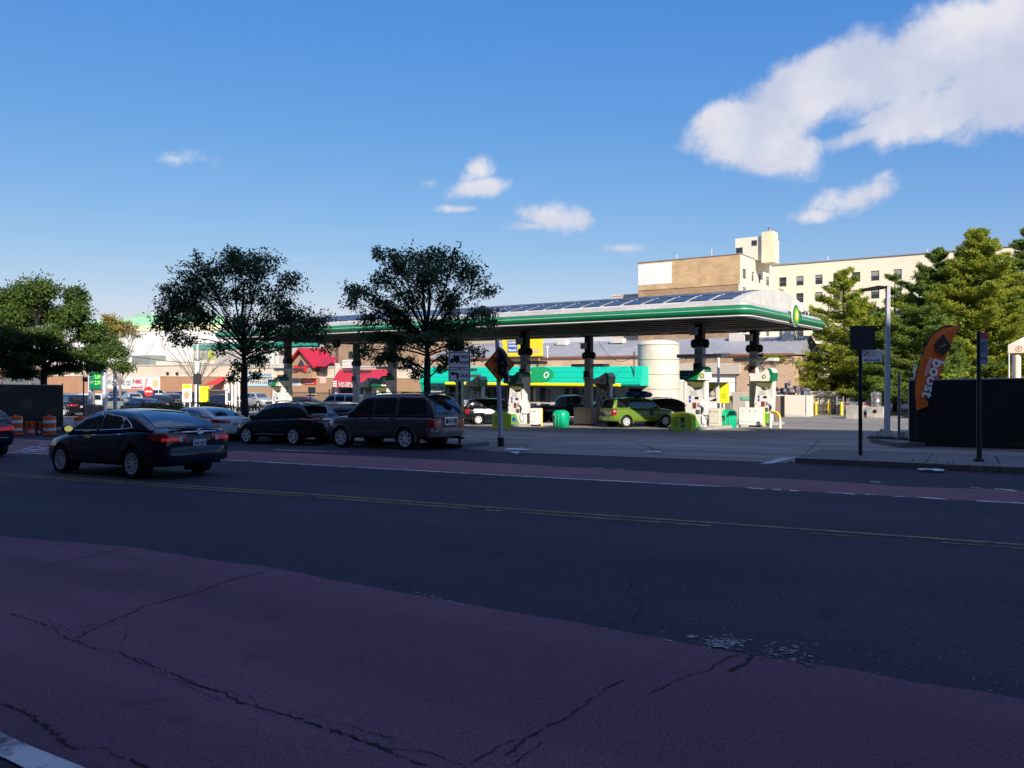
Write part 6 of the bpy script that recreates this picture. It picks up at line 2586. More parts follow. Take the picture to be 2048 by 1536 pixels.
mb.box((-.4, -.02, .12), (2.9, .06, .2))
mb.build('edge_strip', M_WHITEW, t)
p = at(1552, 60)
t = thing('brown_gate', 'narrow brown gate with a dark slot beside the cream cold store', 'gate', p, UANG)
mb = MB()
for k in range(6):
    mb.box((-.75 + .2 * k, 0, z1 / 2), (.185, .05, z1 - .05))
mb.build('boards', mat('gate_brown', (.30, .20, .15), .7), t)
mb = MB()
mb.box((.50, .0, z1 / 2), (.3, .05, z1))
mb.build('gap_panel', M_DARK, t)
mb = MB()
mb.cyl((-.85, 0, 0), (-.85, 0, z1 + .3), .05, n=6)
mb.build('post', M_STEEL, t)
# old car parts heap on the cold store roof line, a dark scrap mass
mb = MB()
rs_ = random.Random(12)
p = at(1565, 63)
zz = hz(p, 792)
for k in range(90):
    c = (rs_.uniform(-2.6, 2.0), rs_.uniform(-.5, .7), zz + abs(rs_.gauss(0, .55)))
    mb.box(c, (rs_.uniform(.1, .5), rs_.uniform(.1, .4), rs_.uniform(.06, .35)), rs_.uniform(0, 3))
o = mb.build('scrap_heap', mat('scrap_grey', (.16, .16, .19), .5, metal=.3, var=.5, vscale=5))
o.location = p
o.rotation_euler.z = UANG
o['kind'] = 'stuff'
tag(o, 'dark heap of scrap metal above the cream cold store under the pine', 'scrap heap')
# generator box behind a slatted brown fence, posts round it
p = at(1640, 64.5)
t = thing('generator_box', 'pale beige generator housing standing behind yellow guard posts and a dark fence', 'generator', p, UANG)
z1, zm = hz(p, 783), hz(p, 793)
wg = 74 / FPX * 64.5 / .95
mb = MB()
mb.box((0, .8, (z1 + zm) / 2), (wg + .1, 1.9, z1 - zm), ch=.03)
mb.build('lid', mat('generator_cream', (.72, .63, .47), .5), t)
mb = MB()
mb.box((0, .8, zm / 2), (wg - .05, 1.7, zm - .02))
b = mb.build('housing', mat('generator_beige', (.52, .46, .33), .5), t)
mb = MB()
mb.box((.0, -.07, zm / 2), (.03, .03, zm))
mb.build('door_gap', M_DARK, b)
mb = MB()
for k in range(3):
    mb.box((-1.05 + .8 * k, -.07, zm - .28), (.16, .04, .05))
mb.build('handle', M_BLK, b)
fp = at(1640, 63.6)
t = thing('slat_fence', 'low dark slatted fence in front of the beige generator housing', 'fence', fp, UANG)
zf = hz(fp, 808)
mb = MB()
n = int((wg + 1.4) / .16)
for k in range(n):
    mb.box((-wg / 2 - .95 + k * .16, 0, zf / 2), (.11, .04, zf))
mb.build('slats', mat('fence_slat', (.075, .065, .055), .7), t)
mb = MB()
for z in (.25, zf - .15):
    mb.box((-.2, .05, z), (wg + 1.5, .04, .08))
mb.build('rail', M_BLK, t)
for i, (px, d, lb) in enumerate(((1607, 62, 'yellow guard post at the left end of the slatted fence'), (1632, 62, 'yellow guard post in the middle of the slatted fence'), (1657.5, 62, 'yellow guard post towards the right end of the slatted fence'),
                                 (1683, 60.5, 'yellow guard post right of the fence, leftmost of a close row of three'), (1689.5, 62, 'yellow guard post in the middle of the close row of three'), (1695, 63.5, 'yellow guard post at the right of the close row of three'))):
    guard_post(px, d, 1.08, lb, .10)
p = at(1677, 61)
t = thing('chain_link_gate', 'short chain link gate panel between the slatted fence and the three yellow posts', 'gate', p, UANG)
zf = hz(p, 793)
mb = MB()
for x in (-.12, .35):
    mb.cyl((x, 0, 0), (x, 0, zf), .05, n=8)
for k in range(7):
    mb.cyl((-.12, 0, .1 + k * zf / 8), (.35, 0, .2 + k * zf / 8), .012, n=4)
    mb.cyl((.35, 0, .1 + k * zf / 8), (-.12, 0, .2 + k * zf / 8), .012, n=4)
mb.build('frame', M_STEEL, t)
# concrete blocks, vacuum machine, silver car behind them
for px, d, w_, lb in ((1709, 55.5, 1.05, 'plain pale concrete block left of the silver vacuum machine'), (1752, 56.5, 1.15, 'pale concrete block carrying the silver vacuum machine')):
    p = at(px, d)
    t = thing('concrete_block', lb, 'block', p, UANG, 'concrete blocks')
    hh = .98 if w_ < 1.1 else .82
    mb = MB()
    mb.box((0, 0, hh / 2), (w_, .8, hh), ch=.04)
    b = mb.build('block', M_CONC, t)
    if w_ > 1.1:
        mb = MB()
        mb.cyl((0, -.39, .5), (0, -.43, .5), .14, n=14)
        mb.build('round_port', M_BLK, b)
        mb = MB()
        zt = hz(p, 783)
        mb.lathe([(.30, hh), (.34, hh + .04), (.34, hh + .3), (.36, hh + .34), (.36, hh + .40), (.34, hh + .44), (.34, zt - .35), (.38, zt - .3), (.38, zt - .12), (.30, zt - .04), (.1, zt)], (.02, 0, 0), 18)
        v = mb.build('vacuum_machine', mat('brushed_steel', (.55, .55, .53), .3, metal=.9))
        v.location, v.rotation_euler = p, (0, 0, UANG)
        for f in v.data.polygons:
            f.use_smooth = True
        v.data.set_sharp_from_angle(angle=R(40))
        tag(v, 'shiny steel cylinder of the vacuum machine on its concrete block', 'vacuum')
P_SILV = paint('silver_car_paint', (0.42, 0.43, 0.45), metal=.4, rough=.35)
p = at(1737, 62)
make_car('saloon_car', 'silver car partly hidden behind the steel vacuum machine', 'car', 'sedan', P_SILV, p, UANG + R(75), tilt=False)

# ---- cars at the pumps
P_TAXI = paint('apple_green_taxi_paint', (0.12, 0.20, 0.022), rough=.4)
p = at(1277, 45.9)
taxi, inf = make_car('taxi', 'apple green taxi with blue bags on its roof rack beside the middle column', 'taxi', 'boxy', P_TAXI, (p.x, p.y, p.z), UANG + R(57), tail='upright', rimmat=M_RIM, rail=(-1.7, .1), arch=P_TAXI)
mb = MB()
rb = random.Random(3)
for k in range(5):
    mb.ball((-.6 + .28 * k, rb.uniform(-.25, .1), 1.86 + rb.uniform(0, .09)), (.32, .34, .17), 10)
o = mb.build('luggage', mat('blue_bag', (.03, .05, .22), .6, var=.4, vscale=6), smooth=60)
o.parent = None
o.location, o.rotation_euler = taxi.location, taxi.rotation_euler
tag(o, 'blue bags tied on the roof of the green taxi', 'luggage')
mb = MB()
mb.box((inf[3] - .03, 0, .52), (.1, 1.5, .26), ch=.03)
mb.build('rear_bumper', P_TAXI, taxi, smooth=40)
mb = MB()
mb.box((inf[3] - .05, 0, .72), (.05, 1.3, .03))
mb.build('tailgate_groove', M_BLK, taxi)
mb = MB()
for xx, r in ((.35, .16),):
    q = inf[0].ray_cast(Vector((xx, -3, .85)), Vector((0, 1, 0)), 4)[0]
    mb.prism([(xx + a, q.y - .012, .85 + b) for a, b in disc_pts(0, 0, r, 12)], (0, .008, 0))
mb.build('door_emblem', M_BLK, taxi)
P_MAROON = paint('dark_maroon_paint', (0.03, 0.012, 0.014))
p = at(1341, 50.5)
make_car('crossover_car', 'black car with red tail lamps just right of the green taxi', 'car', 'crossover', P_BLACK, (p.x, p.y, p.z), UANG + R(38), tail='upright', rail=(-1.3, 0))
p = at(1140, 55.5)
pk, inf = make_car('pickup_truck', 'black pickup truck with tall red lamps seen from behind in front of the shop', 'pickup', 'pickup', P_BLACK, (p.x, p.y, p.z), UANG + R(62), tail='upright')
mb = MB()
mb.box((-1.75, 0, 1.19), (1.7, 1.5, .05))
mb.build('bed_opening', M_BLK, pk)
mb = MB()
mb.box((inf[3] - .03, 0, .62), (.12, 1.8, .2), ch=.03)
mb.build('rear_bumper', M_CHROME, pk, smooth=40)
p = at(1225, 56.5)
make_car('saloon_car', 'dark teal car between the middle pump and the green taxi', 'car', 'sedan', paint('teal_paint', (.03, .07, .08)), (p.x, p.y, p.z), UANG + R(60))
p = at(991, 52.0)
cr, inf = make_car('off_road_car', 'black four wheel drive with a spare wheel on its back, behind the orange sign', 'car', 'boxy', P_BLACK, (p.x, p.y, p.z), UANG + R(48), tail='upright')
tm, rm = wheel_parts('boxy')
mb = MB()
mb.v, mb.f, mb.m = tm.v, tm.f, tm.m
o = mb.build('spare_wheel', M_TYRE, cr, smooth=35)
o.location, o.rotation_euler = (inf[3] - .10, -.1, .98), (0, 0, R(90))
mb = MB()
mb.v, mb.f, mb.m = rm.v, rm.f, rm.m
mb.build('rim', [M_RIM, M_RIMD], o, smooth=30)
for sy in (1, -1):
    part_patch(inf, 'silver_side', P_SILV, cr, [(-1.6, sy * 2, .70), (1.6, sy * 2, .70), (1.6, sy * 2, 1.02), (-1.6, sy * 2, 1.05)], (0, -sy, 0), 14, 4, .010)
p = at(692, 47.5)
c2, inf = make_car('saloon_car', 'dark teal saloon between the black crossover and the grey four wheel drive', 'car', 'sedan', paint('deep_teal_paint', (.012, .03, .035)), (p.x, p.y, p.z), UANG + R(200))
p = at(688, 58)
make_car('saloon_car', 'white saloon beyond the dark teal one, in front of the silver four wheel drive', 'car', 'sedan', P_WHITE, (p.x, p.y, p.z), UANG + R(205))
p = at(672, 53)
make_car('saloon_car', 'navy blue saloon with pale stickers in its windscreen, just above the crossover roof', 'car', 'sedan', P_NAVY, (p.x, p.y, p.z), UANG + R(200))

# ---- cars in the car park to the left
P_DKB = paint('dark_blue_paint', (.014, .02, .05))
P_BGREY = paint('blue_grey_paint', (.12, .15, .19), metal=.3)
P_SAGE = paint('sage_paint', (.22, .25, .22), metal=.3)
P_RED = paint('dark_red_paint', (.16, .015, .02))
P_CHAR = paint('charcoal_paint', (.03, .03, .034))
lot = [(138, 64, 'van', P_BLACK, 172, 'black van with grey lower body and silver rims behind the orange barrels'),
       (140, 84, 'sedan', P_DKB, 190, 'dark blue car above the black van, left of the white cars'),
       (170, 76, 'sedan', P_WHITE, 205, 'white car left of the price sign, with its nose towards the street'),
       (197, 74, 'boxy', P_WHITE, 85, 'white off-roader seen from behind below the price sign'),
       (238, 74, 'sedan', P_SAGE, 195, 'sage green saloon right of the price sign posts'),
       (283, 66, 'sedan', P_BLACK, 178, 'low black car just above the roof of the dark saloon'),
       (262, 92, 'crossover', P_SILV, 160, 'silver car behind the sage saloon, left of the round red sign'),
       (312, 112, 'boxy', P_WHITE, 90, 'white off-roader parked against the mall wall below the banner'),
       (338, 84, 'boxy', P_BGREY, 160, 'blue grey estate in the car park right of the round red sign'),
       (232, 104, 'crossover', P_CHAR, 180, 'charcoal car far back below the left part of the banner'),
       (286, 106, 'crossover', P_DKB, 170, 'dark blue car far back below the right part of the banner'),
       (345, 108, 'sedan', P_RED, 175, 'dark red car far back right of the white off-roader'),
       (364, 96, 'van', P_DKB, 180, 'dark blue van left of the yellow pillar sign'),
       (440, 76, 'van', P_DKB, 200, 'dark blue van in front of the white posts'),
       (437, 96, 'pickup', P_CHAR, 175, 'charcoal truck behind the dark fence, left of the white posts'),
       (515, 92, 'boxy', P_SILV, 355, 'silver off-roader right of the tree trunk, below the car service banner'),
       (597, 84, 'sedan', P_MAROON, 200, 'dark maroon car behind the leftmost pump'),
       (676, 77, 'suv', P_SILV, 200, 'silver four wheel drive in front of the crimson awning'),
       (216, 96, 'sedan', P_BGREY, 170, 'blue grey saloon between the price sign posts'),
       (392, 104, 'sedan', P_CHAR, 180, 'charcoal saloon right of the yellow pillar sign, far back'),
       (310, 75, 'crossover', P_DKB, 175, 'dark blue car behind the hedge, below the round red sign')]
for px, d, kind, pm, hd, lb in lot:
    q = at(px, d)
    c_, inf = make_car('parked_car', lb, 'car', kind, pm, (q.x, q.y, q.z), R(hd), 'cars in the car park', detail=False, cladding=None, arch=(P_SILV if kind == 'van' and d < 70 else None))
    if kind == 'van' and d < 70:
        for sy in (1, -1):
            part_patch(inf, 'lower_panel', P_SILV, c_, [(-2.3, sy * 2, .30), (2.2, sy * 2, .30), (2.2, sy * 2, .52), (-2.3, sy * 2, .52)], (0, -sy, 0), 14, 3, .010)

# scooter with a black top box between the tree and the crossover
p = at(520, 34.5)
sc_ = thing('scooter', 'blue scooter with a black top box beside the left street tree', 'scooter', p, R(170))
mb = MB()
rings = []
for x, w_, z0, z1 in ((-.85, .12, .55, .72), (-.6, .32, .35, .85), (-.2, .34, .25, .78), (.0, .30, .22, .40), (.35, .30, .22, .38), (.5, .36, .25, .95), (.62, .30, .55, 1.02), (.72, .1, .7, .95)):
    rings.append([(x, -w_ / 2, z0), (x, w_ / 2, z0), (x, w_ / 2 * .9, z1), (x, -w_ / 2 * .9, z1)])
mb.loft(rings)
mb.build('fairing', paint('scooter_blue', (.02, .03, .30)), sc_, smooth=50)
for x in (-.62, .62):
    mb = MB()
    mb.lathe([(.12, -.05), (.23, -.06), (.25, 0), (.23, .06), (.12, .05)], (x, 0, .25), 18, axis='Y')
    mb.build('wheel', M_TYRE, sc_, smooth=40)
mb = MB()
mb.box((-.78, 0, 1.12), (.48, .5, .5), ch=.06)
mb.build('top_box', M_BLK, sc_)
mb = MB()
mb.box((-.25, 0, .83), (.75, .28, .10), ch=.04)
mb.build('saddle', M_BLK, sc_)
mb = MB()
mb.tube([(.5, -.34, 1.12), (.52, -.15, 1.06), (.54, 0, 1.02), (.52, .15, 1.06), (.5, .34, 1.12)], .02, 6)
mb.cyl((.55, 0, .7), (.55, 0, 1.04), .03, n=6)
mb.build('handlebar', M_BLK, sc_)
for s in (-1, 1):
    mb = MB()
    mb.tube([(.52, s * .22, 1.08), (.54, s * .26, 1.28)], .008, 4)
    mb.ball((.53, s * .28, 1.32), (.02, .07, .05), 8)
    mb.build('mirror', M_BLK, sc_)

# ------------------------------------------------------------------ street furniture
# construction barrels, board between them
M_BARR = mat('barrel_orange', (.62, .07, .008), .45)
M_BARW = mat('barrel_white_band', (.66, .66, .68), .4)


def barrel(px, py, label):
    t = thing('traffic_barrel', label, 'barrel', gp(px, py), 0, 'orange and white traffic barrels')
    mb = MB()
    mb.lathe([(.30, 0), (.31, .10), (.29, .12), (.285, .95), (.26, .99), (.05, 1.0)], n=20)
    b = mb.build('drum', M_BARR, t, smooth=40)
    for z in (.27, .66):
        mb = MB()
        mb.lathe([(.287, z), (.293, z + .005), (.292, z + .145), (.286, z + .15)], n=20)
        mb.build('white_band', M_BARW, b, smooth=40)
    mb = MB()
    mb.box((0, 0, 1.03), (.34, .07, .09), ch=.02)
    mb.build('handle', M_BARR, b)
    mb = MB()
    mb.lathe([(.36, -.02), (.37, .05), (.30, .09)], n=20)
    mb.build('rubber_base', M_BLK, t)


barrel(32, 872, 'orange and white barrel beside the dark car at the left edge')
barrel(99, 872, 'orange and white barrel in front of the right end of the black fence')
barrel(161, 874, 'orange and white barrel half hidden by the mirror of the dark saloon')
t = thing('barricade', 'low orange and white barricade lying between the two left barrels', 'barricade', gp(66, 870), R(0))
for k, (z, m) in enumerate(((.18, M_BARW), (.42, M_BARR), (.60, M_BARR))):
    mb = MB()
    mb.box((0, .02 * k, z), (1.35, .06, .14))
    mb.build('plank', m, t)
for x in (-.5, .45):
    mb = MB()
    mb.box((x, .1, .34), (.07, .4, .68))
    mb.build('trestle', M_BARR if x < 0 else M_BLK, t)
# black mesh fence round the works at the left, fence stub behind the saloon
M_SCREEN = mat('black_fence_mesh', (.005, .006, .006), .5, coat=.12, bump=.5, bscale=1.6)


def screen_fence(name, label, pa, pb_, h, posts, m=M_SCREEN, base=.12):
    a, b = pa, pb_
    t = thing(name, label, 'fence', a, math.atan2(b.y - a.y, b.x - a.x))
    L_ = (b - a).length
    dz = b.z - a.z
    n = max(2, int(L_ / .35))
    rr = random.Random(n)
    mb = MB()
    vs = []
    for k in range(n + 1):
        x = L_ * k / n
        for j in range(6):
            z = base + (h - base) * j / 5
            vs.append((x, rr.uniform(-.035, .035), z + dz * k / n))
    mb.add(vs, [(k * 6 + j, (k + 1) * 6 + j, (k + 1) * 6 + j + 1, k * 6 + j + 1) for k in range(n) for j in range(5)])
    mb.build('mesh_screen', m, t, smooth=80)
    for k in range(posts + 1):
        mb = MB()
        x = L_ * k / posts
        mb.cyl((x, .07, dz * k / posts - .1), (x, .07, h + .12 + dz * k / posts), .035, n=8)
        mb.build('post', M_STEEL, t)
    mb = MB()
    mb.cyl((0, .07, h + .02), (L_, .07, h + .02 + dz), .022, n=6)
    mb.build('top_rail', M_STEEL, t)
    return t


a, b = gp(-130, 866), gp(126, 858)
screen_fence('works_fence', 'tall black mesh fence round the road works at the left edge', a, b, hz(b, 771), 4)
a, b = gp(168, 846), gp(206, 850)
screen_fence('works_fence', 'short black mesh fence behind the dark saloon, below the price sign', a, b, hz(b, 811), 1)
# price sign on white posts
p = at(193, 58)
ps = thing('price_sign', 'tall filling station sign on white posts with a green price panel showing 2.79', 'sign', p, R(20))
zt = hz(p, 690)
k_ = 58 / FPX
for x in (-16 * k_, 17 * k_):
    mb = MB()
    mb.box((x, .1, zt / 2), (.24, .3, zt), ch=.03)
    mb.build('post', mat('pale_blue_post', (.55, .58, .66), .5), ps)
z0, z1 = hz(p, 779), hz(p, 745)
mb = MB()
mb.box((0, 0, (z0 + z1) / 2), (29 * k_ + .12, .22, z1 - z0 + .12), ch=.05)
mb.build('panel_frame', M_STEEL, ps)
mb = MB()
mb.box((0, -.12, (z0 + z1) / 2), (27 * k_, .05, z1 - z0), ch=.02)
pn = mb.build('price_panel', mat('price_green', (.008, .19, .09), .4), ps)
M_LED = mat('lit_digits', (.2, .8, .05), .4, emit=(.35, 1.0, .08), estr=.75)
for zz, s_ in ((z1 - .45, '2.69'), (z0 + .38, '2.79')):
    mb = MB()
    put_text(mb, s_, (-.02, -.152, zz), XR, ZU, .46, .26, bold=.008)
    o = mb.build('digits', M_LED, pn)
mb = MB()
put_text(mb, 'Regular', (-.45, -.152, z1 - .36), XR, ZU, .34, .08)
put_text(mb, 'Diesel', (-.45, -.152, z0 + .48), XR, ZU, .30, .08)
mb.box((-.1, -.15, (z0 + z1) / 2 - .02), (.8, .01, .015))
mb.build('price_lettering', M_WHITE, pn)
zb2, zt2 = hz(p, 733), hz(p, 690)
mb = MB()
mb.box((0, 0, (zb2 + zt2) / 2), (46 * k_, .35, zt2 - zb2), ch=.08)
tp = mb.build('name_panel', mat('name_green', (.01, .34, .10), .4), ps)
mb = MB()
mb.box((.3, -.18, zb2 + .22), (.8, .04, .34), ch=.015)
mb.build('blue_patch', M_BLUE, tp)
mb = MB()
mb.box((0, -.18, zb2 + .03), (46 * k_, .04, .08))
mb.build('white_edge', M_WHITE, tp)
for col, r0, n, amp, xo in ((M_YELL, .45, 18, .08, .19), (M_WHITE, .25, 18, .05, .21)):
    mb = MB()
    pts = []
    for k in range(n):
        for f, rr in ((0, r0), (.5, r0 - amp)):
            an = 2 * math.pi * (k + f) / n
            pts.append((rr * math.cos(an), -xo, zt2 - .6 + rr * math.sin(an)))
    mb.prism(pts, (0, .03, 0))
    mb.build('emblem_ring', col, tp)


def pole_sign(name, label, p, h, r, m, rz=0.0, cat='sign'):
    t = thing(name, label, cat, p, rz)
    mb = MB()
    mb.cyl((0, .04, -.1), (0, .04, h), r, n=8)
    mb.build('pole', m, t, smooth=50)
    return t


FACE = math.atan2(FW.y, FW.x) - R(90)          # turned towards the street corner where the viewer stands
M_GREENP = mat('dark_green_pole', (.012, .016, .015), .5)
p = gp(166, 862)
t = pole_sign('street_sign', 'maroon street name sign on a thin dark post left of the price sign', p, hz(p, 753), .035, mat('brown_post', (.06, .04, .03), .6), R(15))
z = hz(p, 759)
mb = MB()
mb.box((.16, 0, z), (.36, .02, .24))
b = mb.build('plate', mat('maroon_plate', (.16, .015, .02), .5), t)
mb = MB()
for k in range(3):
    mb.box((.16, -.012, z + .07 - .07 * k), (.28, .006, .02))
mb.build('plate_lettering', mat('plate_pink', (.5, .25, .25), .5), b)
p = at(229, 47)
t = pole_sign('lamp_post', 'plain grey metal post between the price sign and the welcome banner', p, hz(p, 736), .11, mat('pale_blue_post', (.55, .58, .66), .5), cat='post')
# red no entry disc
p = at(297, 70)
t = pole_sign('no_entry_sign', 'round red no entry sign with a white bar in front of the mall', p, hz(p, 774), .05, M_INK, FACE)
z = hz(p, 783)
mb = MB()
mb.prism([(x, 0, z + y) for x, y in disc_pts(0, 0, .43, 20)], (0, .02, 0))
b = mb.build('disc', mat('sign_red', (.62, .03, .03), .5), t)
mb = MB()
mb.box((0, -.01, z), (.60, .01, .13))
mb.build('bar', M_WHITE, b)
# white mast with a dark sign in front of it and yellow pillar sign behind
p = at(394, 50)
t = pole_sign('mast', 'tall white mast with a thicker lower half in front of the mall', p, hz(p, 640), .06, M_WHITE, cat='mast')
mb = MB()
mb.cyl((-.06, .04, 0), (-.06, .04, hz(p, 716)), .15, n=12)
mb.build('lower_tube', M_WHITE, t, smooth=50)
mb = MB()
mb.cyl((.0, .04, hz(p, 720)), (.0, .04, hz(p, 716)), .2, n=12)
mb.build('collar', M_STEEL, t, smooth=50)
p = at(395, 44.5)
t = pole_sign('road_sign', 'dark back of a square road sign on a black pole before the white mast', p, hz(p, 744), .05, M_INK, FACE)
mb = MB()
mb.box((0, -.03, hz(p, 758)), (.46, .02, .62))
mb.build('plate', mat('sign_back', (.02, .02, .028), .6), t)
p = at(406, 58)
t = thing('forecourt_sign', 'bright yellow pillar sign right of the white mast in the car park', 'sign', p, FACE, 'signs on the forecourt')
z1, z0 = hz(p, 773), hz(p, 805)
mb = MB()
mb.box((0, 0, (z0 + z1) / 2), (.95, .12, z1 - z0), ch=.05)
pn = mb.build('panel', M_LEMON, t)
mb = MB()
for x in (-.3, .3):
    mb.cyl((x, .05, 0), (x, .05, z0 + .1), .04, n=6)
mb.build('legs', M_WHITE, t)
mb = MB()
mb.box((-.1, -.066, z0 + .55), (.4, .01, .05))
mb.box((-.1, -.066, z0 + .42), (.3, .01, .05))
mb.build('sign_lettering', mat('sign_ink_olive', (.35, .33, .03), .6), pn)
p = at(374, 57.5)
t = thing('forecourt_sign', 'white poster stand with a yellow top left of the white mast', 'sign', p, FACE, 'signs on the forecourt')
z1, z0 = hz(p, 768), hz(p, 805)
mb = MB()
mb.box((0, 0, (z0 + z1) / 2), (.72, .12, z1 - z0), ch=.05)
pn = mb.build('panel', M_WHITE, t)
mb = MB()
mb.box((0, -.066, z1 - .18), (.66, .02, .30))
mb.build('yellow_top', M_LEMON, pn)
mb = MB()
mb.prism([(x, -.066, z0 + .55 + y) for x, y in disc_pts(0, 0, .22, 12, .3)], (0, -.01, 0))
mb.build('picture', mat('picture_tan', (.45, .32, .2), .6), pn)
mb = MB()
for x in (-.2, .2):
    mb.cyl((x, .05, 0), (x, .05, z0 + .1), .04, n=6)
mb.build('legs', M_WHITE, t)
# white posts of the parking frame
for i, (px, y0, y1, d, lb) in enumerate(((453, 757, 812, 56, 'short white post with a box on it, leftmost of the white posts'), (464.5, 752, 828, 55, 'tall white post second from the left of the group'), (471, 748, 840, 54, 'tallest white post, left of the dark tree trunk'), (477.5, 747, 826, 57, 'white post closest to the dark tree trunk'), (457, 779, 812, 58, 'thin low white post beside the one with a box'))):
    p = at(px, d)
    hh = hz(p, y0)
    t = thing('white_post', lb, 'post', p, 0, 'white posts beside the left tree')
    mb = MB()
    mb.cyl((0, 0, 0), (0, 0, hh), .075 if d < 50 else .09, n=10)
    mb.build('shaft', M_WHITE, t, smooth=50)
    if i == 0:
        mb = MB()
        mb.box((.05, -.02, hz(p, 774)), (.28, .2, .42))
        mb.build('meter_box', M_WHITE, t)
p = at(470, 55.5)
t = thing('guard_rail', 'white horizontal tube rail fixed low between the white posts', 'rail', p, 0)
mb = MB()
zr = hz(p, 802)
mb.tube([(-1.0, 0, zr - .1), (0, 0, zr), (1.1, .1, zr + .05)], .045, 8)
mb.build('rail', M_WHITE, t, smooth=50)
for x in (-.6, .7):
    mb = MB()
    mb.cyl((x, 0, 0), (x, 0, zr), .04, n=6)
    mb.build('support', M_WHITE, t)

# railing in front of the shops and dark fence by the car park
def railing(name, label, px0, px1, d0, d1, py, m, step=.16, r=.012):
    a, b = at(px0, d0), at(px1, d1)
    t = thing(name, label, 'fence', a, math.atan2(b.y - a.y, b.x - a.x))
    L_ = (b - a).length
    h = hz(a, py)
    mb = MB()
    n = int(L_ / step)
    for k in range(n + 1):
        mb.box((L_ * k / n, 0, h / 2 + (b.z - a.z) * k / n), (r * 2, r * 2, h))
    mb.build('bars', m, t)
    mb = MB()
    for z in (.2, h - .12):
        mb.cyl((0, 0, z), (L_, 0, z + b.z - a.z), .025, n=6)
    mb.build('rail', m, t)
    for k in range(int(L_ / 2.6) + 1):
        mb = MB()
        x = min(L_, k * 2.6)
        mb.box((x, 0, h / 2 + .1 + (b.z - a.z) * x / L_), (.08, .08, h + .4))
        mb.build('post', m, t)
    return t


railing('iron_railing', 'black iron railing in front of the brown shops right of the leftmost pump', 584, 668, 80, 77, 783, M_INK)
railing('iron_railing', 'black iron railing along the car park below the round red sign', 262, 372, 72, 66, 795, M_INK)
a, b = at(408, 90), at(470, 88)
screen_fence('dark_fence', 'dark brown solid fence between the yellow pillar sign and the white posts', a, b, hz(a, 781), 4, mat('dark_board', (.045, .035, .03), .7))

# truck route sign: two white plates on a black pole
M_SIGNW = mat('sign_sheet_white', (.86, .85, .86), .5)
p = gp(919, 895)
h_ = hz(p, 702)
t = pole_sign('truck_route_sign', 'two white plates reading truck route and local on one black pole right of the tree', p, h_, .05, M_INK, FACE)
d = p.dot(FW)
k_ = d / FPX
zA0, zA1, zB0, zB1 = hz(p, 736.5), hz(p, 703), hz(p, 763), hz(p, 738)
for nm, z0, z1 in (('upper_plate', zA0, zA1), ('lower_plate', zB0, zB1)):
    mb = MB()
    w_ = 44 * k_
    mb.box((0, -.035, (z0 + z1) / 2), (w_, .02, z1 - z0))
    b = mb.build(nm, M_SIGNW, t)
    mb = MB()
    e = .022
    o = Vector((-w_ / 2, -.0455, z0))
    hh = z1 - z0
    for q in ((.02, .02, w_ - .04, e), (.02, hh - .02 - e, w_ - .04, e), (.02, .02 + e, e, hh - .04 - 2 * e), (w_ - .02 - e, .02 + e, e, hh - .04 - 2 * e)):
        rect(mb, o, XR, ZU, *q, .003)
    if nm == 'upper_plate':
        put_text(mb, 'TRUCK', o + Vector((w_ * .54, -.001, hh * .60)), XR, ZU, w_ * .40, hh * .17, bold=.006)
        put_text(mb, 'ROUTE', o + Vector((w_ * .54, -.001, hh * .26)), XR, ZU, w_ * .40, hh * .17, bold=.006)
        mb.build('sign_lettering', M_INK, b)
        mb = MB()
        S_ = w_ * .42
        ox = o + Vector((w_ * .08, 0, hh * .30))
        poly(mb, ox, XR, ZU, [(0, .06 * S_), (0, .32 * S_), (.1 * S_, .50 * S_), (.34 * S_, .56 * S_), (.34 * S_, .12 * S_)], .004)
        poly(mb, ox, XR, ZU, [(.36 * S_, .12 * S_), (.36 * S_, .84 * S_), (1.0 * S_, .84 * S_), (1.0 * S_, .12 * S_)], .004)
        for cx in (.14, .76):
            poly(mb, ox, XR, ZU, disc_pts(cx * S_, .08 * S_, .11 * S_, 12), .006)
        mb.build('truck_symbol', M_INK, b)
    else:
        put_text(mb, 'LOCAL', o + Vector((w_ * .52, -.001, hh * .36)), XR, ZU, w_ * .40, hh * .26, bold=.006)
        mb.build('sign_lettering', M_INK, b)
        mb = MB()
        S_ = w_ * .4
        ox = o + Vector((w_ * .08, 0, hh * .20))
        hh2 = hh * .6
        poly(mb, ox, XR, ZU, [(0, hh2 * .72), (S_ * .38, hh2 * 1.05), (S_ * .38, hh2 * .84), (S_ * .95, hh2 * .84), (S_ * .95, 0), (S_ * .72, 0), (S_ * .72, hh2 * .60), (S_ * .38, hh2 * .60), (S_ * .38, hh2 * .40)], .004)
        mb.build('left_turn_arrow', M_INK, b)

# orange diamond half covered by a black bag, on a grey pole
p = gp(1002, 893)
d = p.dot(FW)
k_ = d / FPX
t = thing('road_works_sign', 'orange diamond road works sign half wrapped in black plastic on a leaning pale pole', 'sign', p, FACE)
zt = hz(p, 678)
lean = -8 * k_
mb = MB()
mb.cyl((0, .06, 0), (lean, .06, zt), .085, .075, n=12)
mb.build('pole', mat('pale_pole', (.42, .43, .50), .5, var=.1), t, smooth=50)
mb = MB()
mb.cyl((0, .06, -.02), (lean * .07, .06, .33), .125, n=12)
mb.build('black_sleeve', M_INK, t, smooth=50)
cz, cx, hw, hh = hz(p, 729), -3 * k_, 31 * k_, 36 * k_
mb = MB()
mb.prism([(cx - hw, -.04, cz), (cx, -.04, cz - hh), (cx + hw, -.04, cz), (cx, -.04, cz + hh)], (0, .03, 0))
pl = mb.build('diamond_plate', mat('works_orange', (.95, .20, .018), .5), t)
mb = MB()
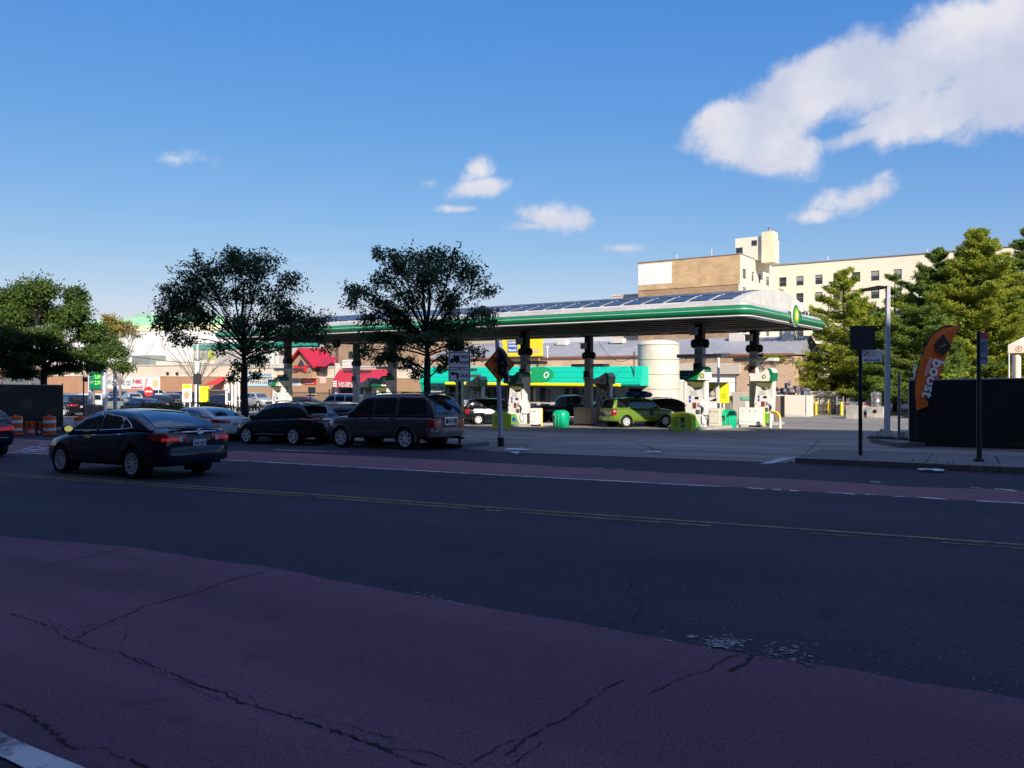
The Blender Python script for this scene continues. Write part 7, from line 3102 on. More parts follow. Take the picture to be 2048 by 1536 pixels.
for a, b in (((-hw, 0), (0, -hh)), ((0, -hh), (hw, 0)), ((hw, 0), (0, hh)), ((0, hh), (-hw, 0))):
    f = .93
    mb.prism([(cx + a[0] * f, -.042, cz + a[1] * f), (cx + b[0] * f, -.042, cz + b[1] * f), (cx + b[0] * .89, -.042, cz + b[1] * .89), (cx + a[0] * .89, -.042, cz + a[1] * .89)], (0, -.003, 0))
put_text(mb, 'DE', (cx - hw * .48, -.043, cz + .06), XR, ZU, hw * .36, .19, bold=.008)
put_text(mb, 'A', (cx - hw * .40, -.043, cz - .30), XR, ZU, hw * .16, .19, bold=.008)
mb.build('sign_lettering', M_INK, pl)
mb = MB()
rg = random.Random(17)
outl = [(-.10, .98), (.12, .92), (.34, .80), (.50, .55), (.60, .25), (.62, -.1), (.58, -.45), (.66, -.8), (.62, -1.02), (.45, -.92), (.30, -.70), (.10, -.66), (-.14, -.50), (-.18, -.1), (-.16, .3), (-.12, .7)]
n = len(outl)
rings = []
for s_, yy in ((.55, -.19), (.86, -.16), (1.0, -.09), (1.0, .03), (.9, .12)):
    rings.append([(cx + .24 * hw + (x - .24) * s_ * hw + rg.uniform(-.02, .02), yy + rg.uniform(-.035, .035), cz + z * s_ * hh + rg.uniform(-.02, .02)) for x, z in outl])
mb.loft(rings)
mb.build('black_bag', mat('bag_plastic', (.010, .010, .014), .28, coat=.5, bump=.6, bscale=9), t, smooth=70)
mb = MB()
for a, b in (((.12, -.30), (.30, -.36)), ((.42, .25), (.55, .22)), ((.16, .1), (.24, .05))):
    mb.box((cx + (a[0] + b[0]) / 2 * hw, -.20, cz + a[1] * hh), (.10, .02, .05), 0)
mb.build('tape', mat('bag_tape', (.2, .2, .25), .4), t)

# right hand side: no standing sign, lamp post, flag, bus stop, fence
p = gp(1722, 921)
d = p.dot(FW)
k_ = d / FPX
t = pole_sign('parking_sign', 'black pole with a square dark plate and a small white no standing sign below', p, hz(p, 652), .055, M_INK, FACE)
mb = MB()
mb.box((2 * k_, -.035, hz(p, 676)), (50 * k_, .02, 48 * k_))
mb.build('dark_plate', mat('sign_back', (.02, .02, .028), .6), t)
z0, z1 = hz(p, 724), hz(p, 700)
w_ = 40 * k_
mb = MB()
mb.box((21 * k_, -.035, (z0 + z1) / 2), (w_, .02, z1 - z0))
b = mb.build('white_plate', M_SIGNW, t)
o = Vector((21 * k_ - w_ / 2, -.046, z0))
h_ = z1 - z0
mb = MB()
rect(mb, o, XR, ZU, .03, h_ * .46, w_ * .30, h_ * .48, .003)
rb_ = mb.build('red_square', mat('sign_brick_red', (.30, .03, .04), .5), b)
mb = MB()
c_ = (.03 + w_ * .15, h_ * .70)
for k in range(12):
    a0, a1 = 2 * math.pi * k / 12, 2 * math.pi * (k + 1) / 12
    poly(mb, o + Vector((0, -.004, 0)), XR, ZU, [(c_[0] + .08 * math.cos(a0), c_[1] + .08 * math.sin(a0)), (c_[0] + .08 * math.cos(a1), c_[1] + .08 * math.sin(a1)), (c_[0] + .06 * math.cos(a1), c_[1] + .06 * math.sin(a1)), (c_[0] + .06 * math.cos(a0), c_[1] + .06 * math.sin(a0))], .003)
poly(mb, o + Vector((0, -.004, 0)), XR, ZU, [(c_[0] - .06, c_[1] + .04), (c_[0] - .04, c_[1] + .06), (c_[0] + .06, c_[1] - .04), (c_[0] + .04, c_[1] - .06)], .003)
mb.build('ban_symbol', M_SIGNW, rb_)
mb = MB()
for k in range(3):
    rect(mb, o, XR, ZU, w_ * .42, h_ * (.80 - .15 * k), w_ * (.34 - .06 * k), h_ * .05, .003)
mb.build('small_print', mat('print_grey', (.3, .25, .3), .6), b)
mb = MB()
rect(mb, o, XR, ZU, w_ * .14, h_ * .13, w_ * .70, h_ * .05, .003)
for x, s in ((w_ * .08, 1), (w_ * .90, -1)):
    poly(mb, o, XR, ZU, [(x, h_ * .155), (x + s * .07, h_ * .25), (x + s * .07, h_ * .06)], .003)
mb.build('double_arrow', M_INK, b)

p = gp(1774, 874)
d = p.dot(FW)
lm = thing('street_lamp', 'tall pale square lamp post with a flat dark head pointing left by the fence', 'street lamp', p, FACE)
zt = hz(p, 571)
k_ = d / FPX
mb = MB()
mb.loft([[(-w / 2 + x_, -w / 2, z), (w / 2 + x_, -w / 2, z), (w / 2 + x_, w / 2, z), (-w / 2 + x_, w / 2, z)] for w, z, x_ in ((.19, -.1, 0), (.17, zt * .5, .02), (.14, zt, .04))])
mb.build('post', mat('pale_lamp_paint', (.38, .39, .44), .6, var=.06), lm)
mb = MB()
mb.box((.0, 0, .02), (.42, .42, .06))
mb.build('base_plate', M_STEEL, lm)
mb = MB()
zl = hz(p, 578)
mb.prism([(-.06, -.19, zl + .09), (-.45, -.2, zl + .13), (-.95, -.2, zl + .03), (-1.02, -.2, zl - .06), (-.60, -.2, zl - .06), (-.06, -.1, zl + .02)], (0, .4, 0))
mb.build('lamp_head', mat('lamp_dark', (.012, .012, .014), .9, spec=.1), lm)

# orange feather flag
p = gp(1848, 900)
p = at(1850, 26.5)
d = p.dot(FW)
k_ = d / FPX
fl = thing('feather_flag', 'orange feather flag with white boost mobile lettering and a dark diamond, beside the fence', 'flag', p, FACE)
X = lambda px: (px - 1850) * k_
Z = lambda py: hz(p, py)
left = [(1832, 822), (1830, 790), (1832, 760), (1840, 725), (1851, 695), (1866, 669), (1884, 655), (1903, 651), (1920, 654)]
right = [(1854, 813), (1862, 790), (1875, 764), (1884, 738), (1892, 714), (1902, 690), (1912, 670), (1920, 656), (1921.5, 654.5)]
mb = MB()
for i in range(len(left) - 1):
    rows_ = []
    for (a, b) in ((left[i], right[i]), (left[i + 1], right[i + 1])):
        r_ = []
        for j in range(7):
            t_ = j / 6
            px_, py_ = a[0] + (b[0] - a[0]) * t_, a[1] + (b[1] - a[1]) * t_
            r_.append((X(px_), .045 * math.sin(t_ * 5 + py_ * .06), Z(py_)))
        rows_.append(r_)
    vs = rows_[0] + rows_[1]
    mb.add(vs + [(x, y + .012, z) for x, y, z in vs], [f for j in range(6) for f in ((j, j + 1, 8 + j, 7 + j), (14 + j, 21 + j, 22 + j, 15 + j))])
cloth = mb.build('cloth', mat('flag_orange', (.95, .17, .012), .7), fl, smooth=80)
mb = MB()
mb.tube([(X(1833), .05, 0), (X(1833), .05, Z(822))] + [(X(a - 1.5), .02, Z(b)) for a, b in left] + [(X(1923), .02, Z(655))], .022, 7)
mb.build('bent_pole', M_INK, fl, smooth=60)
mb = MB()
ux, uz = X(1850 + 16), -(Z(735) - Z(770))
rv = Vector((-(1894 - 1862), 0, -(735 - 786) * -1)).normalized()
# the words run down along the flag
down = Vector((X(1863) - X(1884), 0, Z(786) - Z(722))).normalized()
upv = Vector((-down.z, 0, down.x))
if upv.x < 0:
    upv = -upv
put_text(mb, 'boost', Vector((X(1866), -.062, Z(718))), down, upv, 78 * k_, 22 * k_, bold=.018)
mb.build('flag_lettering', mat('flag_white', (.95, .92, .92), .6), cloth)
mb = MB()
put_text(mb, 'mobile', Vector((X(1857), -.062, Z(716))), down, upv, 36 * k_, 9 * k_)
mb.build('flag_lettering', mat('flag_white', (.95, .92, .92), .6), cloth)
mb = MB()
c_ = Vector((X(1883), -.062, Z(692)))
for q, m in (([(-.30, .02), (.02, .40), (.32, -.02), (0, -.36)], 0),):
    poly(mb, c_, XR, ZU, [(x * .95, z) for x, z in q], .008)
em = mb.build('diamond_emblem', M_INK, cloth)
mb = MB()
poly(mb, c_ + Vector((0, -.012, 0)), Vector((.9, 0, .42)), Vector((-.42, 0, .9)), [(-.12, -.03), (.10, -.03), (.14, .03), (-.12, .03)], .006)
mb.build('emblem_slash', mat('slash_orange', (.5, .12, .03), .6), em)

# bus stop: two slim posts, plate with a red head
p = gp(1957, 934)
d = p.dot(FW)
k_ = d / FPX
bs = thing('bus_stop', 'bus stop of two slim dark posts with a pale timetable plate under a red top', 'bus stop', p, FACE)
mb = MB()
mb.cyl((0, .0, -.05), (0, .0, hz(p, 662)), .045, n=8)
mb.build('post', M_GREENP, bs, smooth=50)
mb = MB()
mb.cyl((7 * k_, .06, .12), (5.5 * k_, .06, hz(p, 728)), .035, n=8)
mb.build('post', M_GREENP, bs, smooth=50)
mb = MB()
w_ = 20 * k_
mb.box((8 * k_, .0, (hz(p, 665) + hz(p, 729)) / 2), (w_, .03, 64 * k_))
b = mb.build('timetable_plate', mat('timetable_blue', (.38, .42, .55), .4), bs)
mb = MB()
mb.box((8 * k_, -.018, hz(p, 671)), (w_ - .01, .012, 13 * k_))
mb.build('red_top', mat('stop_red', (.60, .09, .12), .5), b)
mb = MB()
for k in range(4):
    mb.box(((2 + 4 * k) * k_, -.018, hz(p, 694)), (1.6 * k_, .008, 22 * k_))
mb.box((8 * k_, -.018, hz(p, 717)), (w_ * .8, .008, 5 * k_))
mb.build('timetable', mat('timetable_dark', (.10, .12, .20), .5), b)
mb = MB()
mb.box((2 * k_, .03, .10), (.22, .14, .24), ch=.03)
mb.build('foot_clamp', M_GREENP, bs)

# black screened fence along the right hand pavement
a, b = at(1798, 31.5), at(2300, 20.5)
a, b = gp(1818, 893), gp(2200, 905)
b = a + (b - a) * 2.4
b.z = gz(b.x, b.y)
fn = screen_fence('screened_fence', 'long tall black screened fence along the right hand pavement', a, b, hz(a, 762), 15, mat('black_fence_screen', (.004, .004, .005), .6), base=.02)
p0 = gp(1798, 889)
t = thing('fence_post', 'single grey fence post standing left of the black screened fence', 'post', p0, 0)
mb = MB()
mb.cyl((0, 0, 0), (0, 0, hz(p0, 752)), .045, n=8)
mb.build('shaft', mat('post_grey', (.12, .13, .15), .5), t, smooth=50)
mb = MB()
mb.ball((0, 0, hz(p0, 751)), .06, 8)
mb.build('cap', mat('post_grey', (.12, .13, .15), .5), t)
p0 = at(1829, 34)
t = thing('white_stake', 'thin white stake standing behind the left edge of the orange flag', 'stake', p0, 0)
mb = MB()
mb.cyl((0, 0, 0), (0, 0, hz(p0, 728)), .035, n=8)
mb.build('stake', M_WHITE, t)
# raised bed with blocks at the foot of the lamp
q = [gp(*k) for k in ((1742, 886), (1740, 877), (1760, 872), (1812, 876), (1880, 893), (1800, 896))]
mb = MB()
mb.prism([Vector((v.x, v.y, gz(v.x, v.y) - .1)) for v in q], (0, 0, .26))
structure(mb.build('kerb_island', M_WALK))
rk = random.Random(9)
for k, (px, py, s) in enumerate(((1764, 871, .18), (1757, 874, .14), (1782, 872, .12), (1815, 885, .42))):
    p = gp(px, py)
    mb = MB()
    mb.box((0, 0, s * .4), (s * 1.8 if k == 3 else s, s * .8, s * .8), ch=s * .15)
    o = mb.build('stone', M_CONC)
    o.location = p + Vector((0, 0, .14))
    o.rotation_euler.z = rk.uniform(0, 1)
    tag(o, ('rough pale stone touching the left of the street lamp foot', 'small stone a step left of the lamp foot', 'small stone right of the lamp foot', 'flat concrete slab at the left end of the black fence')[k], 'stone', 'stones by the lamp post')
# litter
rl = random.Random(6)
pap = [(1034, 902, .55, 'large white sheet of paper on the kerb below the orange sign'), (1309, 907, .34, 'white sheet of paper lying on the station drive'), (1888, 888, .24, 'crumpled white paper at the fence left of the bus stop'), (1934, 886, .26, 'white bag caught at the fence beside the bus stop'),
       (1851, 891, .2, 'scrap of paper at the left end of the fence'), (1985, 887, .25, 'torn pale wrapper right of the bus stop'), (1862, 944, .36, 'white wrapper in the gutter left of the bus stop'), (1827, 888, .16, 'tiny white scrap left of the fence'), (1949, 888, .14, 'tiny scrap between the white bag and the bus stop')]
for px, py, s, lb in pap:
    p = gp(px, py)
    mb = MB()
    n = 5
    vs = [(s * (i / n - .5) * 1.5, s * (j / 3 - .5) * .8 + rl.uniform(-.03, .03), .03 + rl.uniform(0, .09) * (1 if s < .3 else .3)) for i in range(n + 1) for j in range(4)]
    mb.add(vs, [(i * 4 + j, (i + 1) * 4 + j, (i + 1) * 4 + j + 1, i * 4 + j + 1) for i in range(n) for j in range(3)])
    o = mb.build('litter_paper', mat('paper', (.62, .62, .64), .8))
    o.location = p + Vector((0, 0, .15 if py < 895 and px > 1800 else .02))
    o.rotation_euler.z = rl.uniform(-.5, .5)
    tag(o, lb, 'litter', 'scraps of litter')
# pigeons on the canopy
M_PIG = mat('pigeon_grey', (.03, .03, .035), .7)


def pigeon(loc, rz, label):
    mb = MB()
    mb.ball((0, 0, .14), (.15, .08, .085), 10)
    mb.ball((.12, 0, .25), (.05, .045, .05), 8)
    mb.cyl((.07, 0, .17), (.12, 0, .24), .055, .04, n=8)
    mb.cyl((.16, 0, .25), (.20, 0, .24), .014, .004, n=5)
    mb.prism([(-.10, -.04, .14), (-.10, .04, .14), (-.28, .05, .09), (-.28, -.05, .09)], (0, 0, .02))
    mb.cyl((0, .03, 0), (0, .03, .08), .008, n=4)
    mb.cyl((0, -.03, 0), (0, -.03, .08), .008, n=4)
    o = mb.build('pigeon', M_PIG, smooth=60)
    o.location = loc
    o.rotation_euler.z = rz
    tag(o, label, 'pigeon', 'pigeons on the canopy')


for k, lb in enumerate(('pigeon on the canopy end nearest the sunflower emblem', 'second pigeon from the sunflower emblem', 'pigeon in the middle of the row on the canopy end', 'second pigeon from the right on the canopy end', 'rightmost pigeon of the row on the canopy end')):
    w = C0 + U_ * (XB - .22) + V_ * (4.0 + k * .75)
    w.z = CZ + .60
    pigeon(w, UANG + (.4, 2.9, -.5, 3.4, .2)[k] + R(90), lb)
w = C0 + U_ * 1.2 + V_ * 6.5
w.z = gz(w.x, w.y) + 4.05
pigeon(w, UANG + .3, 'pigeon sitting alone on the light tray of the right rear column')
# round dark lamp hanging under the canopy
p = at(673, 60)
t = thing('hanging_lamp', 'round dark disc lamp hanging under the canopy between the two trees', 'lamp', (p.x, p.y, CAMZ + (CY - 687) / FPX * 60), FACE)
mb = MB()
mb.prism([(x, -.06, z) for x, z in disc_pts(0, 0, .34, 20)], (0, .12, 0))
mb.cyl((0, 0, .3), (0, 0, .8), .03, n=6)
mb.build('disc', M_INK, t)
mb = MB()
mb.box((.02, -.07, .02), (.05, .02, .3), 0)
mb.build('pointer', M_STEEL, t)
# overhead cables
def cable(label, a, b, sag, r=.02):
    pts = []
    for k in range(17):
        t_ = k / 16
        q = a.lerp(b, t_)
        pts.append((q.x, q.y, q.z - sag * 4 * t_ * (1 - t_)))
    mb = MB()
    mb.tube(pts, r, 4)
    tag(mb.build('overhead_cable', M_INK), label, 'cable', 'overhead cables')


cable('slack cable hanging from the canopy to the shop roof', at(1196, 57, py=682), at(1272, 62, py=704), 1.1)
cable('thin cable across the car park in front of the white store', at(240, 58, py=709), at(520, 62, py=727), .3, .02)
p = at(1268, 62)
t = thing('roof_pole', 'thin pole on the shop roof that carries the slack cable', 'pole', (p.x, p.y, p.z + 2.6), 0)
mb = MB()
mb.cyl((0, 0, 0), (0, 0, hz(t.location, 703)), .04, n=6)
mb.build('shaft', M_INK, t)
p = at(1095, 66)
t = thing('roof_aerial', 'small white aerial on the shed roof edge right of the yellow board', 'aerial', (p.x, p.y, CAMZ + (CY - 716) / FPX * 66), 0)
mb = MB()
mb.cyl((0, 0, 0), (0, 0, .9), .05, n=6)
mb.box((0, 0, .95), (.24, .1, .16))
mb.build('mast', M_WHITE, t)

# ------------------------------------------------------------------ trees and shrubs
def leaf_mat(name, c1, c2, trans=.25):
    m = mat(name, c1, .55, spec=.3)
    nt = m.node_tree
    N, L = nt.nodes, nt.links
    b = N['Principled BSDF']
    g = N.new('ShaderNodeNewGeometry')
    tc = N.new('ShaderNodeTexCoord')
    no = N.new('ShaderNodeTexNoise')
    no.inputs['Scale'].default_value = .9
    no.inputs['Detail'].default_value = 3
    L.new(tc.outputs['Object'], no.inputs['Vector'])
    ad = N.new('ShaderNodeMath')
    ad.operation = 'MULTIPLY_ADD'
    L.new(g.outputs['Random Per Island'], ad.inputs[0])
    ad.inputs[1].default_value = .55
    mr = N.new('ShaderNodeMapRange')
    mr.inputs['From Min'].default_value = .35
    mr.inputs['From Max'].default_value = .65
    mr.inputs['To Max'].default_value = .5
    L.new(no.outputs['Fac'], mr.inputs['Value'])
    L.new(mr.outputs[0], ad.inputs[2])
    x = N.new('ShaderNodeMix')
    x.data_type = 'RGBA'
    x.inputs[6].default_value = (*c1, 1)
    x.inputs[7].default_value = (*c2, 1)
    L.new(ad.outputs[0], x.inputs[0])
    L.new(x.outputs[2], b.inputs['Base Color'])
    tr = N.new('ShaderNodeBsdfTranslucent')
    L.new(x.outputs[2], tr.inputs['Color'])
    ms = N.new('ShaderNodeMixShader')
    ms.inputs[0].default_value = trans
    L.new(b.outputs[0], ms.inputs[1])
    L.new(tr.outputs[0], ms.inputs[2])
    L.new(ms.outputs[0], N['Material Output'].inputs['Surface'])
    return m


M_BARK = mat('dark_bark', (.028, .024, .024), .9, var=.35, vscale=6, bump=.6, bscale=14)
M_BARKG = mat('grey_bark', (.22, .19, .16), .9, var=.3, vscale=5)
M_LEAFD = leaf_mat('dark_green_leaves', (.040, .080, .038), (.105, .165, .060))
M_LEAFY = leaf_mat('autumn_green_leaves', (.030, .070, .022), (.115, .18, .030))
M_LEAFYY = leaf_mat('yellow_leaves', (.20, .18, .04), (.32, .26, .05))
M_PINE = leaf_mat('pine_needles', (.12, .20, .022), (.46, .48, .050), .4)
M_PINED = leaf_mat('dark_pine_needles', (.060, .13, .028), (.25, .32, .050), .4)
M_HEDGE = leaf_mat('hedge_leaves', (.05, .08, .02), (.12, .15, .03))
M_HEDGER = leaf_mat('russet_leaves', (.10, .05, .03), (.22, .14, .06))


def rand_unit(r):
    while True:
        v = Vector((r.uniform(-1, 1), r.uniform(-1, 1), r.uniform(-1, 1)))
        if .05 < v.length < 1:
            return v.normalized()


def curve3(a, b, bend, n=6):
    m = (a + b) / 2 + bend
    return [a * (1 - t) ** 2 + m * 2 * t * (1 - t) + b * t * t for t in [k / n for k in range(n + 1)]]


def leaf(vs, fs, p, d, n, ln, w):
    s = d.cross(n)
    if s.length < 1e-4:
        return
    s = s.normalized() * w
    o = len(vs)
    vs += [p, p + d * ln * .45 + s, p + d * ln, p + d * ln * .45 - s]
    fs.append((o, o + 1, o + 2, o + 3))


def clump_tree(name, label, p, px, k, clumps, trunk_r, fork_z, lm, dens, seed, leaf_len=.15, lean=0.0, bark=None, group=None, extra_twigs=0, droop=.25):
    """limbs reach for the clumps seen in the photo; each clump is a cloud of twigs with narrow leaves.
    clumps: photo column and row of the middle, half width and half height in photo pixels, weight"""
    r = random.Random(seed)
    t = thing(name, label, 'tree', p, FACE, group)
    X = lambda q: (q - px) * k
    Z = lambda q: hz(p, q)
    tr, br = MB(), MB()
    fork = Vector((lean, 0, fork_z))
    pts = [Vector((0, 0, -.1)), Vector((lean * .2 + .02, 0, fork_z * .35)), Vector((lean * .6 - .02, 0, fork_z * .7)), fork]
    tr.tube(pts, trunk_r, 10, r1=trunk_r * .78)
    vs, fs = [], []
    tops = [c for c in clumps]
    zmax = max(Z(c[1]) for c in tops)
    # leader
    lead = [fork, fork + Vector((lean * .2 + r.uniform(-.1, .1), r.uniform(-.1, .1), (zmax - fork_z) * .35)), fork + Vector((lean * .3 + r.uniform(-.25, .25), .1, (zmax - fork_z) * .75))]
    tr.tube(lead, trunk_r * .62, 8, r1=trunk_r * .2)
    for c in clumps:
        cx, cy, rx, ry, wgt = c
        depth = r.uniform(-.55, .55) * 1.5
        ctr = Vector((X(cx), depth, Z(cy)))
        sx, sz = rx * k * 1.14, ry * k * 1.14
        sy = (sx + sz) * .55
        # limb
        h = min(1, max(0, (ctr.z - fork_z) / max(.5, zmax - fork_z)))
        base = fork.lerp(lead[1], min(1, h * .8)) if ctr.z > fork_z else Vector((lean * .8, 0, max(fork_z * .72, ctr.z - sz * .6 - .3)))
        span = (ctr - base).length
        mid = Vector((0, 0, .18 * span)) if ctr.z - base.z < span * .8 else Vector((ctr.x - base.x, ctr.y - base.y, 0)) * .18
        pts = curve3(base, ctr, mid + Vector((r.uniform(-.32, .32), r.uniform(-.32, .32), r.uniform(-.2, .2))), 7)
        tr.tube(pts, trunk_r * (.19 + .07 * wgt), 6, r1=trunk_r * .06)
        nt = max(8, int(dens * wgt * (sx * sz) * 30))
        for _ in range(nt):
            while True:
                u = Vector((r.uniform(-1, 1), r.uniform(-1, 1), r.uniform(-1, 1)))
                if u.length < 1:
                    break
            u = u * (.55 + .45 * r.random())
            # irregular outline
            e = Vector((ctr.x + u.x * sx * r.uniform(.9, 1.15), ctr.y + u.y * sy, ctr.z + u.z * sz * r.uniform(.9, 1.15)))
            b0 = pts[r.randint(3, 7)]
            if (e - b0).length > 2.0 * sx:
                b0 = b0.lerp(e, .4)
            q = curve3(b0, e, Vector((r.uniform(-.12, .12), r.uniform(-.12, .12), r.uniform(0, .15))), 3)
            br.tube(q, .010, 3, r1=.004)
            dirn = (e - q[2]).normalized()
            for j in range(r.randint(20, 32)):
                s_ = r.uniform(.25, 1.12)
                a = q[1].lerp(e, s_) + rand_unit(r) * .16
                d = (dirn * .5 + rand_unit(r) + Vector((0, 0, -droop))).normalized()
                leaf(vs, fs, a, d, rand_unit(r), leaf_len * r.uniform(.7, 1.3), leaf_len * r.uniform(.17, .27))
    for _ in range(extra_twigs):
        c = r.choice(clumps)
        e = Vector((X(c[0] + r.uniform(-1, 1) * c[2]), r.uniform(-.8, .8), Z(c[1] - c[3] * r.uniform(.9, 1.35))))
        b0 = e + Vector((r.uniform(-.3, .3), 0, -r.uniform(.5, 1.0)))
        br.tube(curve3(b0, e, Vector((.05, 0, .1)), 3), .008, 3, r1=.003)
    trunk = tr.build('trunk', bark or M_BARK, t, smooth=60)
    br.build('twigs', bark or M_BARK, t)
    mb = MB()
    mb.v, mb.f, mb.m = vs, [list(f) for f in fs], [0] * len(fs)
    mb.build('crown', lm, t)
    return t


# left of the two dark street trees
p = at(489, 35.0)
k1 = 35.0 / FPX
cl1 = [(470, 520, 60, 26, 1.0), (410, 540, 60, 28, 1), (530, 530, 62, 28, 1), (580, 560, 40, 22, .9), (380, 570, 50, 26, 1), (350, 600, 46, 34, 1.3), (330, 640, 36, 34, 1.3), (395, 630, 40, 34, 1.1), (345, 680, 30, 18, 1.0),
       (440, 585, 50, 30, .65), (500, 580, 50, 30, .6), (550, 600, 48, 30, .8), (590, 630, 44, 26, 1.1), (630, 640, 34, 26, 1.2), (600, 665, 50, 22, 1.2), (645, 670, 22, 18, 1), (540, 650, 40, 26, 1.0), (490, 645, 36, 28, .9), (455, 650, 30, 20, .7),
       (452, 700, 18, 22, .8), (470, 735, 20, 16, .8), (515, 720, 30, 20, .9), (545, 695, 34, 16, .9), (500, 690, 30, 24, .8), (655, 695, 20, 12, .6), (505, 750, 14, 8, .5), (460, 755, 12, 10, .5), (320, 570, 28, 12, .7), (470, 505, 26, 8, .5)]
clump_tree('street_tree', 'dark leafy street tree with a thick straight trunk left of the black crossover', p, 489, k1, cl1, .175, hz(p, 730), M_LEAFD, 1.8, 31, group='street trees along the kerb')
# right one, behind the grey estate
p = at(855, 30.6)
k2 = 30.6 / FPX
cl2 = [(850, 508, 60, 20, 1), (910, 520, 46, 22, 1), (800, 525, 50, 24, 1), (945, 550, 40, 28, 1), (765, 555, 40, 26, .8), (985, 575, 24, 20, .8), (720, 585, 42, 20, 1.0), (690, 600, 22, 16, .8), (860, 550, 60, 34, 1.0), (820, 590, 50, 30, .9), (900, 600, 50, 32, .9), (760, 615, 44, 24, 1.1),
       (960, 620, 36, 22, 1.0), (725, 635, 30, 20, 1), (800, 640, 46, 24, 1.2), (880, 645, 50, 24, 1.1), (940, 655, 40, 20, 1.0), (985, 645, 20, 14, .7), (740, 670, 36, 18, 1.2), (790, 685, 40, 20, 1.3), (850, 680, 40, 22, 1.2), (910, 690, 40, 20, 1.1), (955, 705, 18, 20, .7), (725, 705, 22, 20, 1.1), (765, 715, 40, 18, 1.2),
       (815, 725, 24, 18, .8), (890, 715, 24, 12, .6), (885, 735, 14, 10, .5), (830, 745, 12, 8, .5), (750, 500, 10, 14, .35), (780, 505, 22, 12, .5)]
clump_tree('street_tree', 'dark leafy street tree behind the large grey four wheel drive', p, 855, k2, cl2, .165, hz(p, 715), M_LEAFD, 1.8, 57, group='street trees along the kerb')
# left edge, tops catching the sun
p = at(88, 46.0)
k3 = 46.0 / FPX
cl3 = [(25, 590, 40, 26, 1), (90, 580, 46, 24, 1), (140, 590, 30, 22, 1), (60, 620, 50, 26, .8), (120, 630, 46, 26, .7), (10, 640, 36, 30, .8), (170, 630, 26, 26, 1), (180, 665, 36, 24, 1.2), (110, 675, 46, 24, 1), (40, 680, 46, 26, 1.1), (210, 690, 26, 18, 1.2), (190, 710, 34, 20, 1.2), (130, 710, 40, 20, 1.1), (70, 715, 44, 20, 1.2), (10, 720, 34, 22, 1.2),
       (235, 705, 22, 14, 1.0), (250, 735, 20, 12, .8), (210, 735, 26, 12, .8), (30, 745, 40, 14, 1.0), (110, 740, 30, 10, .8), (-20, 680, 40, 40, 1), (-30, 610, 40, 30, .8), (140, 735, 18, 10, .7)]
clump_tree('street_tree', 'leafy street tree at the left edge whose top catches yellow sun', p, 88, k3, cl3, .22, hz(p, 745), M_LEAFY, 4.6, 77, leaf_len=.19, group='street trees along the kerb')
# yellowing small tree behind it
p = at(232, 86)
k4 = 86.0 / FPX
cl4 = [(225, 645, 24, 18, 1), (250, 655, 26, 18, .9), (215, 665, 22, 14, .8), (262, 668, 20, 8, .4)]
clump_tree('small_tree', 'small yellowing tree before the white store, right of the left edge tree', p, 232, k4, cl4, .12, hz(p, 730), M_LEAFYY, 1.0, 91, leaf_len=.30, bark=M_BARKG)
# orange-leaved tree low behind the works fence
p = at(60, 72)
clump_tree('small_tree', 'orange brown tree low behind the black works fence', p, 60, 72 / FPX, [(40, 735, 34, 14, 1), (85, 742, 26, 14, 1), (10, 745, 20, 14, .8), (130, 740, 16, 10, .6)], .14, hz(p, 765), M_HEDGER, 1.0, 92, leaf_len=.28, bark=M_BARKG)


def bare_tree(label, px, d, py_top, py_fork, spread_px, seed, n=12):
    r = random.Random(seed)
    p = at(px, d)
    t = thing('bare_tree', label, 'tree', p, FACE, 'leafless trees in the car park')
    k = d / FPX
    zf, zt = hz(p, py_fork), hz(p, py_top)
    tr = MB()
    tr.tube([(0, 0, -.1), (.03, 0, zf * .5), (0, 0, zf)], .16, 8, r1=.13)
    tr.build('trunk', M_BARKG, t, smooth=60)
    br = MB()
    for i in range(n):
        a = (i + .5) / n * 2 - 1
        e = Vector((a * spread_px * k, r.uniform(-1, 1) * spread_px * k * .6, zf + (zt - zf) * (1 - .35 * a * a) * r.uniform(.85, 1.0)))
        b0 = Vector((0, 0, zf * r.uniform(.88, 1.0)))
        q = curve3(b0, e, Vector((-e.x * .12, -e.y * .12, .1)), 7)
        br.tube(q, .055, 5, r1=.012)
        for j in range(9):
            s = q[r.randint(2, 7)]
            dd = ((e - b0).normalized() + rand_unit(r) * .5).normalized()
            f = s + dd * r.uniform(.7, 1.9)
            br.tube(curve3(s, f, rand_unit(r) * .1, 3), .018, 3, r1=.006)
            for _ in range(2):
                g = s.lerp(f, r.uniform(.4, .9))
                br.tube([g, g + (dd + rand_unit(r) * .7).normalized() * r.uniform(.3, .8)], .009, 3, r1=.004)
    br.build('branches', M_BARKG, t)


bare_tree('leafless vase shaped tree behind the white mast in the car park', 395, 72, 672, 772, 74, 5, 14)
bare_tree('leafless tree with pale twigs between the left edge tree and the white store', 240, 78, 660, 770, 58, 6, 12)
bare_tree('leafless slim tree with a pale trunk right of the maroon street sign', 186, 62, 735, 780, 26, 8, 8)


